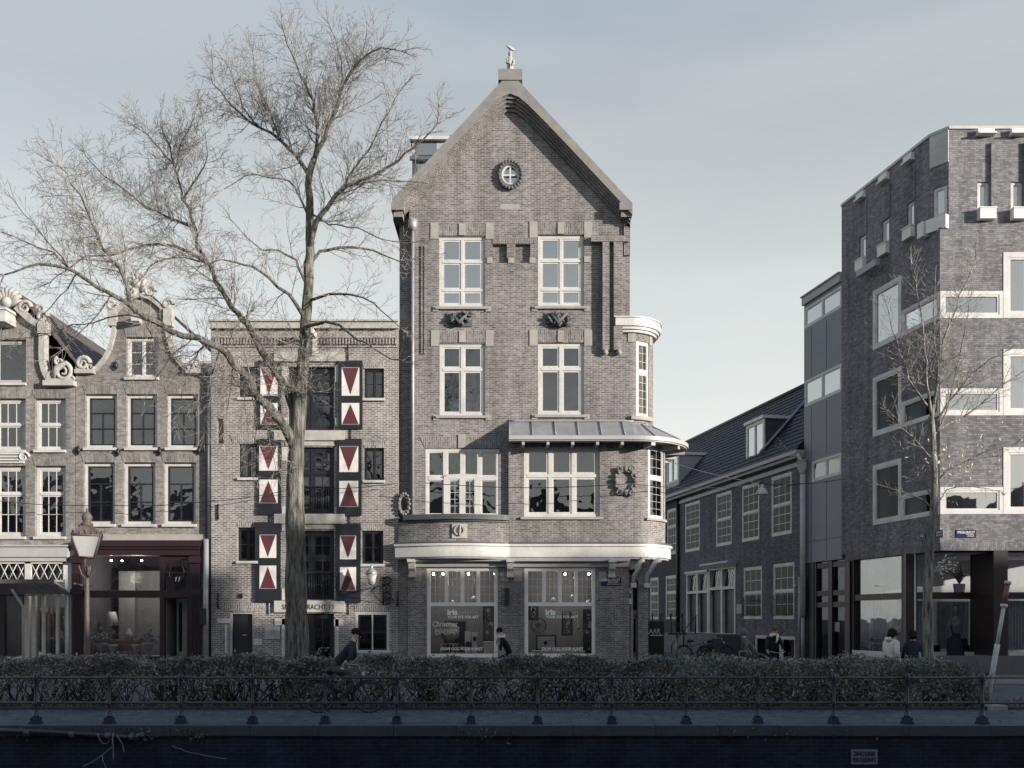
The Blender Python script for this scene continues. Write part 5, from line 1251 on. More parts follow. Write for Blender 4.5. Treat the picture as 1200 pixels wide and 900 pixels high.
# tiled roof: pantile rows as relief
def tiles(u0, u1, w_, rise, name, parent, zb=EZ+.08, off=.40, rows=18):
    m = MB(); nu = int((u1-u0)/.055); L = math.hypot(w_, rise); m.smooth = True
    base = 0
    for r_ in range(rows):
        f0, f1 = r_/rows, (r_+1)/rows+.008
        for fi, (f, lift) in enumerate(((f0, .05), (f1, .0))):
            for i in range(nu+1):
                u = u0+(u1-u0)*i/nu; ph = u/.24*2*math.pi
                h = .022*math.sin(ph)+.012*math.sin(2*ph+.8)+lift+.006*math.sin(r_*7.3+int(u/.24)*3.1)
                p = FS.P(u, zb+rise*f+h*w_/L, off-w_*f+h*rise/L); m.v.append(tuple(p))
        b = base; n1 = nu+1
        for i in range(nu): m.f.append((b+i, b+i+1, b+n1+i+1, b+n1+i)); m.mi.append(0); m.sm.append(True)
        base += 2*n1
    return m.build(name, 'tile', parent)
tiles(UE0-13, UE1-.02, 4.4, 4.85, 'roof', he)
g = MB(); g.tube([FS.P(UE0-13, EZ+5.0, -4.0), FS.P(UE1, EZ+5.0, -4.0)], .14, 8); g.build('ridge', 'tile', he)
g = MB(); g.face([FS.P(UE0-13, EZ, .3), FS.P(UE0-13, EZ+4.9, -4.0), FS.P(UE0-13, EZ, -8)]); g.face([FS.P(UE0-13, EZ+4.9, -4.05), FS.P(UE1, EZ+4.9, -4.05), FS.P(UE1, EZ, -8.4), FS.P(UE0-13, EZ, -8.4)]); g.build('roof_back', 'tile', he)
# dormers: face set on the slope
def dormer(px0, px1, pyt, pyb, depth, parent, cheek, off=.0, label=None, side_px=None):
    a, b = S(px0), S(px1); zt = S(px0, pyt)[1]; zb = S(px0, pyb)[1]
    g = MB(); g.fbox(FS, a+.05, b-.05, zb, zt-.12, off-depth, off-.04); d_ = g.build('dormer', cheek, parent)
    if label: d_['label'] = label
    g = MB(); g.fbox(FS, a-.06, b+.06, zt-.14, zt+.02, off-depth-.1, off+.12)
    W_ = b-a; zl = zb+.75
    g.poly(FS, rect(a, b, zb, zt-.14), [rect(a+.16, (a+b)/2-.05, zl, zt-.32), rect((a+b)/2+.05, b-.16, zl, zt-.32)], off-.039, off+.03)
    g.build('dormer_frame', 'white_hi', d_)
    g = MB(); g.fbox(FS, a+.1, b-.1, zl-.05, zt-.25, off-.036, off-.02); g.build('pane', 'glass_sky', d_)
    g = MB(); g.fbox(FS, a+.1, b-.1, zb+.02, zl-.1, off+.03, off+.045); g.build('lower_panel', 'grey_paint', d_)
    return d_
dormer(869.5, 890.5, 496, 556, 2.6, he, 'slate', off=-.25)
g = MB(); ua = S(889.7); g.tube([FS.P(ua+.12, EZ+.75, .0), FS.P(ua+.14, EZ+3.5, -2.5)], .09, 4); g.build('dormer_flashing', 'zinc', he)
g = MB(); g.tube([FS.P(UE1-.1, .1, .1), FS.P(UE1-.1, 4.0, .1)], .07, 8); g.build('pipe_foot', 'zinc', he)
dpp = thing('white_downpipe', (FS.P(UE1+.1, 0, .15).x, FS.P(UE1+.1, 0, .15).y, 0), 'broad white rainwater pipe between the side street house and the grey panelled bay', 'pipe')
g = MB(); g.tube([FS.P(UE1+.25, 2.2, .14), FS.P(UE1+.25, EZ-.9, .14)], .13, 8); g.lathe(FS.P(UE1+.25, EZ-1.0, .16), [(.14, 0), (.15, .1), (.24, .3), (.24, .6), (.27, .62)], 8); g.tube([FS.P(UE1+.25, EZ-.5, .16), FS.P(UE1+.1, EZ-.1, .3), FS.P(UE1-.5, EZ, .35)], .1, 7); g.build('pipe', 'white_old', dpp)
g = MB(); g.tube([FS.P(UE1+.25, .1, .14), FS.P(UE1+.25, 2.2, .14)], .08, 8); g.build('lower_pipe', 'grey_paint', dpp)
g = MB(); g.fbox(FS, S(863.5), S(870), S(867, 719)[1], S(867, 708)[1], .0, .03); nb = g.build('name_plate', 'stone_lt', he)
g = MB(); g.ball(FS.P(S(934), S(934, 687)[1], .1), .09, 8); g.build('doorbell_lamp', 'white', he)
# stoop with railing
g = MB(); zs = D1[2]
g.fbox(FS, D2[0]-1.2, D1[1]+.5, .1, zs-.02, .02, 1.3)
for k in range(4): g.fbox(FS, D1[0]+.2, D1[1]+.5, .1, zs-.22-k*.26, 1.302+k*.28, 1.58+k*.28)
stp = thing('stoop', (FS.P(D1[0], 0, .6).x, FS.P(D1[0], 0, .6).y, 0), 'stone stoop with dark railings before the double white doors', 'stoop'); g.build('steps', 'plinth', stp)
g = MB()
us_ = [D2[0]-5.2, D2[0]-3.6, D2[0]-2.6, D2[0]-1.1, D2[0]+.6, D2[0]+2.4]
for u in us_: g.tube([FS.P(u, zs-.6, 1.25), FS.P(u, zs+1.0, 1.25)], .05, 6); g.ball(FS.P(u, zs+1.06, 1.25), .08, 7)
for zz in (.95, .5): g.tube([FS.P(us_[0], zs+zz, 1.25), FS.P(us_[-1], zs+zz, 1.25)], .025, 5)
for k in range(3):
    u = D1[0]+1.2+k*.0; g.tube([FS.P(u, zs-.8*k, 1.3+k*.7), FS.P(u, zs+1.0-.8*k, 1.3+k*.7)], .045, 6)
g.tube([FS.P(D1[0]+1.2, zs+.95, 1.3), FS.P(D1[0]+1.2, zs-.65, 2.7)], .025, 5)
g.build('railing', 'black', stp)
# far house in the side street
hf = thing('far_side_street_house', (FS.P(S(788), 0).x, FS.P(S(788), 0).y, 0), 'dark house farthest down the side street, with white dormer above the eaves', 'house')
UF0, UF1 = UE0-22, UE0-.002
fu = [SR(781, 792, 598, 651)]; z0, z1 = up[0][2], up[0][3]
fw_ = [(S(781.5), S(792.5), fu[0][2], fu[0][3]), (S(766), S(775), fu[0][2], fu[0][3]), (S(779.7), S(794), SR(779.7, 794, 675, 725.7)[2], SR(779.7, 794, 675, 725.7)[3]), (S(761.7), S(771.5), SR(779.7, 794, 675, 725.7)[2], SR(779.7, 794, 675, 725.7)[3])]
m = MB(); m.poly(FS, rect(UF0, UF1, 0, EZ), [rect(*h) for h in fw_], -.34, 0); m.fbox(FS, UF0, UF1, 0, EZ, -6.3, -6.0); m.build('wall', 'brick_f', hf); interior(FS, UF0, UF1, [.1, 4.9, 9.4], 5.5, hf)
for h in fw_: window(hf, FS, *h, [(.62, 1, 3, 3), (.38, 1, 3, 2)], depth=.02, fw=.15, sash=.05, bar=.04, mull=.1, sill=.0, sill_mat='white_g', mat='white_g', curtain='sides', gl='glass_side', cmat='curtain_g')
g = MB(); g.fbox(FS, UF0, UF1, EZ-.2, EZ-.05, .0, .30); g.fbox(FS, UF0, UF1, EZ-.05, EZ+.12, -.1, .45); g.build('gutter', 'grey_paint', hf)
dormer(779, 792.6, 536, 580, 3.2, hf, 'grey_paint', off=-.15)
g = MB(); g.face([FS.P(UF0, EZ+.1, .4), FS.P(UE0-13, EZ+.1, .4), FS.P(UE0-13, EZ+2.4, -2.4), FS.P(UF0, EZ+2.4, -2.4)]); g.build('roof', 'tile', hf)
g = MB(); g.tube([FS.P(UE0, .1, .1), FS.P(UE0, EZ-.2, .1)], .11, 8); dp2 = g.build('street_downpipe', 'black', None); tag(dp2, 'thin black rainwater pipe between the two dark side street houses', 'pipe')
# dark shop screen at the foot of the far house with white letters
sb = thing('dark_hoarding', (FS.P(S(768), 0, 1).x, FS.P(S(768), 0, 1).y, 0), 'low dark board with white letters near the gallery corner in the side street', 'board')
FH = Frame((0, 52, 0), (1, 0)); g = MB(); g.fbox(FH, X(758, 52), X(778, 52), .1, Z(728, 52), .0, .06); g.build('board', 'navy', sb); text(FH, 'LAAR', X(765.5, 52), Z(739.5, 52), .28, .065, 'lettering', 'letter', sb, width=.75)
g = MB(); g.fbox(FH, X(762, 52), X(777, 52), Z(745, 52), Z(743.8, 52), .06, .066); g.build('stripe', 'letter', sb)
# cafe table in the side street and parked bicycles come with the street furniture

# ------------------------------------------------------------------ grey panelled stair bay and the modern brick corner block
GZ, PZ = 19.48, 16.68
hg = thing('brick_corner_block', (CX, Y0, 0), 'modern brick corner block with white framed windows and glazed dark shopfront', 'building')
UG0, UG1 = S(942.3), S(986.3)
# grey bay
gp = thing('grey_panel_bay', (FS.P(UG0, 0).x, FS.P(UG0, 0).y, 0), 'grey panelled bay with strip windows between the brick block and the old house', 'building')
gr1 = (UG0+.05, UG1-.02, S(942.4, 386)[1], S(942.4, 362)[1]); gr2 = (UG0+.05, UG1-.02, S(942.4, 477.5)[1], S(942.4, 447)[1]); gr3 = (S(951.4), S(987.5), S(951.4, 565)[1], S(951.4, 541)[1])
gdr = (S(953), S(991), .12, S(951, 659)[1])
UG1b = S(991.5)
m = MB(); m.poly(FS, rect(UG0, UG1-.004, gdr[3]-.0, PZ), [rect(*h) for h in (gr1, gr2, (gr3[0], UG1-.05, gr3[2], gr3[3]))], -.2, .0)
m.build('wall_panel', 'panel', gp)
g = MB(); g.fbox(FS, UG0+.01, UG1-.01, gdr[3]-.002, PZ-.05, -6, -5.8); g.build('interior', 'inner', gp)
g = MB()
for z in (4.0, 8.2, 11.6, 14.4): g.fbox(FS, UG0+.1, UG1-.1, z-.1, z, -5.7, -.3)
g.build('floor_slab', 'inner_dk', gp)
for h, gg in ((gr1, 'glass_sky'), (gr2, 'glass_sky'), ((gr3[0], UG1-.05, gr3[2], gr3[3]), 'glass')):
    f = window(gp, FS, *h, [(1, 2, 1, 1)], depth=.0, fw=.10, sash=.04, mull=.10, ft=.08, gl=gg, name='strip_window', mat='white_g', curtain='net' if gg == 'glass_sky' else None)
g = MB()
for px in (951, 968.5): 
    u = S(px); g.fbox(FS, u-.012, u+.012, 4.4, gr3[2]-.1, .0, .010); g.fbox(FS, u-.012, u+.012, gr3[3]+.1, gr2[2]-.1, .0, .010); g.fbox(FS, u-.012, u+.012, gr2[3]+.1, gr1[2]-.1, .0, .010)
g.fbox(FS, UG0, UG1-.01, 5.55, 5.58, .0, .012); g.build('panel_joint', 'zinc_dk', gp)
g = MB(); g.fbox(FS, UG0-.05, UG1, PZ-.35, PZ, .0, .1); g.fbox(FS, UG0-.08, UG1, PZ, PZ+.06, -6, .16); g.build('roof_edge', 'grey_paint', gp)
g = MB(); z_ = gdr[3]
for q in (gdr[0], (gdr[0]+gdr[1])/2, gdr[1]): g.fbox(FS, q-.16, q+.16, .12, z_, -.3, -.05)
for zz in (.12, 2.6, 3.1, z_-.3): g.fbox(FS, gdr[0], gdr[1], zz, zz+.22, -.28, -.08)
g.fbox(FS, gdr[0]-.6, gdr[0], .1, z_, -.4, -.02)
ed = g.build('entrance', 'navy', gp); g = MB(); g.fbox(FS, gdr[0], gdr[1], .12, z_, -.2, -.19); g.build('pane', 'glass_side', ed)
g = MB(); g.fbox(FS, S(973), S(979.5), S(973, 740)[1], S(973, 729)[1], -.18, -.17); g.build('notice', 'stone_lt', ed); g = MB(); g.fbox(FS, gdr[0]-.6, gdr[1], .1, z_, -2.5, -2.4); g.build('hall', 'inner_dk', gp)
# ---- brick block: side face
AB = 1.0
def sq(x0, x1, yt, yb): return (S(x0), S(x1), S(x0, yb)[1], S(x0, yt)[1])
rowz = []
fz = []                                           # storey window bands shared by both faces: bottom, strip top, square top
for (a, b, c_) in ((373, 341, 295.5), (487, 455, 409), (602.5, 570.5, 524)): fz.append((Z(a), Z(b), Z(c_)))
u_sq0, u_sq1 = S(1023.2), S(1056.5)
side_open = [rect(u_sq0, u_sq1, z0, z2) for z0, z1, z2 in fz]
uc0, uc1 = S(1059), -.06
side_op2 = [rect(uc0-.001, -.10, z0, z1) for z0, z1, z2 in fz]
def tmin(a, b, c_, d_): return (S(a), S(b), S(a, d_)[1], S(a, c_)[1])
smallw = [tmin(1007, 1014.6, 279, 306), tmin(1033.5, 1042, 260.5, 288.5), tmin(1062.8, 1071.3, 239.5, 269)]
swz0 = sum(h[2] for h in smallw)/3; swz1 = sum(h[3] for h in smallw)/3; smallw = [(a, b, swz0, swz1) for a, b, _, _ in smallw]
UGC = S(1089.8); ZB = Z(266); FZ0 = S(1000, 655)[1]     # chamfer start and its underside; fascia bottom
FZ0 = Z(636)
shop_side = None
def Lhole(z0, z1, z2): return [(u_sq0, z0), (-.10, z0), (-.10, z1), (u_sq1, z1), (u_sq1, z2), (u_sq0, z2)]
m = MB()
m.poly(FS, [(UG1b+.0, FZ0), (0, FZ0), (0, ZB), (UGC, ZB), (UGC, GZ), (UG1, GZ), (UG1, FZ0+.0)][0:0] or [(UG1, FZ0), (0, FZ0), (0, ZB), (UGC, ZB), (UGC, GZ), (UG1, GZ)], [Lhole(*f) for f in fz]+[rect(*h) for h in smallw], -.3, 0)
# front face
XR = X(1330); fr_sq0 = X(1175.5); fr_sq1 = X(1262)
def Fhole(z0, z1, z2): return [(CX+.10, z0), (fr_sq1, z0), (fr_sq1, z2), (fr_sq0, z2), (fr_sq0, z1), (CX+.10, z1)]
CH = X(1111.8)
fsm = [(X(1145.3), X(1159.5), Z(246), Z(213)), (X(1184.5), X(1198.4), Z(246), Z(213)), (X(1223), X(1237), Z(246), Z(213))]
m.poly(FA, [(CX, FZ0), (XR, FZ0), (XR, GZ), (CH, GZ), (CH, ZB), (CX, ZB)], [Fhole(*f) for f in fz]+[rect(*h) for h in fsm], -.3, 0)
# chamfer of the top storey
pc0, pc1 = FS.P(UGC, 0), Vector((CH, Y0, 0)); FC = Frame((pc0.x, pc0.y, 0), (pc1.x-pc0.x, pc1.y-pc0.y)); CL = (pc1-pc0).length
chw = (.12, CL-.06, Z(250), Z(215))
m.poly(FC, rect(0, CL, ZB+.0, GZ), [rect(*chw)], -.3, 0)
# recessed window bays as raised strips between
for h in smallw: 
    m.fbox(FS, h[1]+.02, h[1]+.10, h[3], GZ-.5, .0, .04)
for h in fsm: m.fbox(FA, h[1]+.02, h[1]+.12, h[3]-.9, GZ-.5, .0, .10)
# soldier fascia course above the shop
m.build('wall', 'brick_g', hg)
g = MB(); g.fbox(FS, UG1b, 0, FZ0-.28, FZ0, -.3, .03, swap=True); g.fbox(FA, CX+.001, XR, FZ0-.28, FZ0, -.3, .03, swap=True); g.build('soldier_course', 'brick_g', hg)
g = MB(); g.fbox(FS, UG1, UGC, GZ, GZ+.10, -.4, .05); g.fbox(FA, CH, XR, GZ, GZ+.10, -.4, .05); g.fbox(FC, 0, CL, GZ, GZ+.10, -.4, .05); g.fbox(FC, .0, CL, GZ-1.15, GZ-.001, .0, .03); g.build('roof_coping', 'white_old', hg)
g = MB(); g.face([FS.P(UG1, GZ-.3), FS.P(UGC, GZ-.3), (CH, Y0, GZ-.3), (XR, Y0, GZ-.3), (XR, 50, GZ-.3), (X(1200, 45), 45, GZ-.3)]); g.build('roof', 'zinc_dk', hg)
def gbox(F, u0, u1, z0, z1, d, parent, nm='sill_box'):
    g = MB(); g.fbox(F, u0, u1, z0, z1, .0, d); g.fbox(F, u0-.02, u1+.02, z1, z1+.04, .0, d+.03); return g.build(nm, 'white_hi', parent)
for h in smallw:
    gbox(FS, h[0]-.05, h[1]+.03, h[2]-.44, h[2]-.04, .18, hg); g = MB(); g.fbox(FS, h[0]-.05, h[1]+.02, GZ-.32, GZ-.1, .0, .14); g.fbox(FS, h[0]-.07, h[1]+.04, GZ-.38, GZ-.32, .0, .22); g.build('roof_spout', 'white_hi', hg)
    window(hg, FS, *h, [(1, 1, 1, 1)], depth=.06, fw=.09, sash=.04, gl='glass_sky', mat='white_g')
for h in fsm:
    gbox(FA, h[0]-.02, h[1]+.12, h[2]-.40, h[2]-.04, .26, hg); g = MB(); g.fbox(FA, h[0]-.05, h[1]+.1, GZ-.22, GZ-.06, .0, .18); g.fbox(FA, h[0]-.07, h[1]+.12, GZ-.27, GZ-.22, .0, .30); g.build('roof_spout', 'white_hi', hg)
    window(hg, FA, *h, [(1, 1, 1, 1)], depth=.06, fw=.09, sash=.04, gl='glass_sky', mat='white_g')
window(hg, FC, *chw, [(1, 1, 1, 1)], depth=.04, fw=.09, sash=.04, gl='glass_sky', mat='white_g'); 
g = MB(); g.fbox(FC, -.05, CL, ZB-.05, Z(252), .0, .2); g.fbox(FS, UGC-.35, UGC-.04, ZB-.1, Z(252), .001, .28); g.build('sill_box', 'white_hi', hg)
# big wrap-around windows
for k, (z0, z1, z2) in enumerate(fz):
    gm = 'glass_sky' if k < 1 else 'glass_side'
    window(hg, FS, u_sq0, u_sq1, z0, z2, [(1, 1, 1, 1)], depth=-.02, ft=.12, fw=.16, sash=.06, gl=gm if k else 'glass_sky', curtain='left' if k else 'net', cmat='curtain_g', name='wrap_window', mat='white_g')
    window(hg, FS, u_sq1, -.004, z0, z1, [(1, 1, 1, 1)], depth=-.014, ft=.12, fw=.12, sash=.05, gl=gm, name='wrap_window', mat='white_g', curtain='left' if k else None)
    window(hg, FA, CX+.004, fr_sq0, z0, z1, [(1, 1, 1, 1)], depth=-.014, ft=.12, fw=.13, sash=.07, gl='glass_sky', name='wrap_window', mat='white_g')
    window(hg, FA, fr_sq0, fr_sq1, z0, z2, [(1, 1, 1, 1)], depth=-.02, ft=.12, fw=.18, sash=.08, gl='glass_sky', name='wrap_window', mat='white_g')
g = MB()
for z0, z1, z2 in fz: 
    g.box(CX+.3, XR-.1, 34.5, 44, z0-1.0, z0-.8)
g.box(X(1160)+.0, XR-.2, 38.5, 38.7, FZ0, GZ-.5)
g.fbox(FS, UG1+.2, -1, FZ0, GZ-.5, -4.2, -4.0); g.build('interior', 'inner', hg)
# crane beam and small lamp on the side face
g = MB(); u = S(1015); g.fbox(FS, u, S(1038), S(1015, 326)[1], S(1015, 319)[1], .25, .45); g.tube([FS.P(u+.4, S(1015, 330)[1], .3), FS.P(u+.4, S(1015, 322)[1], .05)], .04, 5); g.build('cable_bracket', 'grey_paint', hg)
# ---- ground floor shopfront
g = MB(); ug0, ug1 = S(1000), S(1056)
zt, zm0, zm1, zb = S(1000, 652)[1], S(1000, 704)[1], S(1000, 697)[1], S(1000, 762)[1]
g.fbox(FS, UG1b+.0, ug0, .0, FZ0-.28, -.3, -.02); g.fbox(FS, ug0, ug1, zt, FZ0-.28, -.3, -.03); g.fbox(FS, ug0, ug1, zm0, zm1, -.25, -.05); g.fbox(FS, ug1, ug1+.55, .0, FZ0-.28, -.3, -.01); g.fbox(FS, S(993), S(997), 0, FZ0-.3, -.02, .06)
YS = 35.5; FP = Frame((0, YS, 0), (1, 0)); 
def XS(p): return X(p, YS)
def ZS(p): return Z(p, YS)
g.fbox(FP, XS(1069.5)-.25, XS(1071), .1, FZ0-.28, -.2, .0); g.fbox(FP, XS(1071), XS(1340), ZS(702), ZS(694), -.15, -.02); g.fbox(FP, XS(1071), XS(1340), ZS(641), FZ0-.28, -.15, .0)
g.fbox(FA, X(1164.5), X(1181), .78, FZ0-.28, -1.75, .0); g.fbox(FP, XS(1071), XS(1072), .5, FZ0-.3, -.1, .02)
shg = g.build('shopfront', 'dkbrown', hg)
g = MB(); g.fbox(FS, ug0, ug1, zb-.28, zb, -.28, .05); g.fbox(FP, XS(1071), XS(1161.5), ZS(773), ZS(764), -.1, .06); g.fbox(FP, XS(1181), XS(1340), ZS(773), ZS(764), -.1, .06); g.fbox(FP, XS(1071), XS(1073), ZS(764), ZS(643), -.1, .03); g.build('window_sill', 'white_g', hg)
g = MB(); g.fbox(FS, ug0, ug1, zb, zt, -.18, -.17); g.fbox(FP, XS(1072), XS(1340), ZS(764), ZS(641), -.10, -.09); g.build('shop_pane', glass('corner shop glass', (.88, .9, .92), .03, .01, .5), hg)
g = MB(); g.fbox(FS, UG1b, 0-.02, 0, zb-.28, -.28, .02); g.fbox(FA, CX, XR, .1, .78, -.3, -.01); g.fbox(FP, XS(1071), CX+.2, 0, ZS(773), -.2, .02); g.build('plinth', 'plinth', hg)
g = MB(); g.box(14.6, XR, 39, 39.2, 0, FZ0-.3)
for zz_ in (FZ0-.32, .32): g.face([FS.P(-.4, zz_, -.3), FS.P(-5.2, zz_, -.3), (XR, 39, zz_), (XR, 34.35, zz_)])
g.fbox(FS, UG1b+.3, ug0+.05, 0, FZ0-.3, -4, -.32); g.build('shop_room', 'inner_lt', hg)
g = MB(); pleats(g, FP, XS(1076), XS(1095), ZS(762), ZS(704), -.5); pleats(g, FP, XS(1186), XS(1215), ZS(762), ZS(704), -.5); pleats(g, FS, ug0+.2, ug0+1.6, zb, zm0, -.5); pleats(g, FS, ug1-1.2, ug1, zb, zm0, -.6); pleats(g, FP, XS(1120), XS(1160), ZS(762), ZS(704), -1.6); g.build('curtain', 'curtain', hg)
# things in the shop windows
def rad(x, y, z, w_, h, lab, mat='navy'):
    t = thing('armchair', (x, y, z), lab, 'chair'); g = MB(); g.box(x-w_/2, x+w_/2, y, y+.5, z+.12, z+.35); g.build('seat', mat, t); g = MB(); g.box(x-w_/2, x+w_/2, y+.5, y+.62, z+.12, z+h); g.build('backrest', mat, t)
    for s_ in (-1, 1): g = MB(); g.box(x+s_*w_/2-.03, x+s_*w_/2+.03, y, y+.55, z, z+h*.7); g.build('armrest', mat, t)
rad(XS(1137), YS+.5, .5, .75, .85, 'dark armchair behind the large pane of the corner shop'); rad(XS(1097), YS+.6, .5, .8, .85, 'dark armchair behind the young tree trunk in the shop window')
t = thing('display_column', (XS(1157), YS+.4, .4), 'pale round column shaped plinth inside the corner shop', 'column'); g = MB(); g.lathe((XS(1153), YS+.45, .4), [(.28, 0), (.28, 1.35), (.26, 1.38)], 20); g.build('body', 'white_old', t)
for px, py, lab in ((1130, 683, 'white planter in the upper shop window behind the young tree'),):
    t = thing('planter', (XS(px), YS+.3, ZS(692)), lab, 'planter'); g = MB(); g.lathe((XS(px), YS+.4, ZS(694)), [(.2, 0), (.24, .32), (.2, .33)], 4); g.build('pot', 'white_old', t)
    g = MB(); rr = random.Random(5)
    for _ in range(26): g.tube([(XS(px), YS+.4, ZS(684)), (XS(px)+rr.gauss(0, .1), YS+.4, ZS(675)), (XS(px)+rr.gauss(0, .3), YS+.4+rr.gauss(0, .1), ZS(664)+rr.gauss(0, .12))], [.012, .02, .003], 4)
    g.build('leaves', 'leaf', t)
t = thing('potted_plant', (FS.P(S(1030), 0, -.6).x, FS.P(S(1030), 0, -.6).y, zb), 'leafy pot plant behind the pane nearest the side street', 'plant'); b = FS.P(S(1030), zb-.1, -.7); g = MB(); g.lathe(b, [(.15, 0), (.2, .3)], 10); g.build('pot', 'stone_dk', t)
g = MB(); rr = random.Random(6)
for _ in range(40): g.tube([b+Vector((0, 0, .25)), b+Vector((rr.gauss(0, .12), rr.gauss(0, .1), .6)), b+Vector((rr.gauss(0, .35), rr.gauss(0, .25), .7+rr.random()*.5))], [.01, .025, .003], 4)
g.build('leaves', 'leaf', t)
t = thing('desk_lamp', FS.P(S(1022), zm1, -.5)[:], 'round white shaded lamp in the upper shop pane beside the entrance', 'lamp'); b = FS.P(S(1022), zm1, -.5); g = MB(); g.lathe(b, [(.02, 0), (.03, .1), (.04, .25), (.36, .30), (.30, .38), (.02, .40)], 14); g.build('lamp_shade', 'white_old', t); g = MB(); g.lathe(b, [(.14, -.02), (.03, .02), (.02, .26)], 10); g.build('stem', 'black', t)
# mannequin outside the shop window
mx_, my_ = X(1116, 34.6), 34.6
# street signs on the block
def ssign(F, u, z, w_, h, label, lines, name='street_sign'):
    p = F.P(u, z, 0); t = thing(name, (p.x, p.y, p.z), label, 'sign'); g = MB(); g.fbox(F, u-w_/2, u+w_/2, z-h/2, z+h/2, .0, .025); g.build('plate', 'sign_blue', t)
    for s_, du, dz, hh, ww in lines: text(F, s_, u+du, z+dz, hh, .027, 'lettering', 'letter', t, width=ww)
ssign(FA, X(1131.7), Z(625.7), .70, .28, 'blue enamel street name plate on the front of the brick corner block', [('SPIEGELGRACHT', 0, .06, .09, .62), ('CENTRUM', .14, -.02, .04, .26), ('AMSTERDAM', .16, -.08, .04, .24)])
ssign(FS, S(1099.5), S(1099.5, 626)[1], .60, .28, 'blue street name plate facing the side street, half behind the tree trunk', [('STRAAT', .1, .06, .08, .32), ('CENTRUM', .08, -.04, .05, .3)])
ssign(FS, S(1081.5), S(1081.5, 628.5)[1], .36, .26, 'small square house number plate beside the street sign facing the side street', [('12', 0, .03, .09, .16)])
# houses closing the end of the side street
for i, (x0, x1, y, h, mt) in enumerate(((-6, 3, 104, 12, 'brick_e'), (3, 12, 102, 13.5, 'brick_f'))):
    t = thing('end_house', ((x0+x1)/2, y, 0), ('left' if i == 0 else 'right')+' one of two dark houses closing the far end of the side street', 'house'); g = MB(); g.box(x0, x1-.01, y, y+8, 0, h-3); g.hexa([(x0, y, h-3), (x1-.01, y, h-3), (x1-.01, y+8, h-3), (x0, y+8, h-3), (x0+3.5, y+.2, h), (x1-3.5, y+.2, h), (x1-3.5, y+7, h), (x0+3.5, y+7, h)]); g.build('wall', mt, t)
    g = MB()
    for r_ in range(3):
        for k in range(3): g.box(x0+1.2+k*2.8, x0+2.4+k*2.8, y-.06, y-.002, 1+r_*3, 2.8+r_*3)
    g.build('window', 'glass_dk', t)
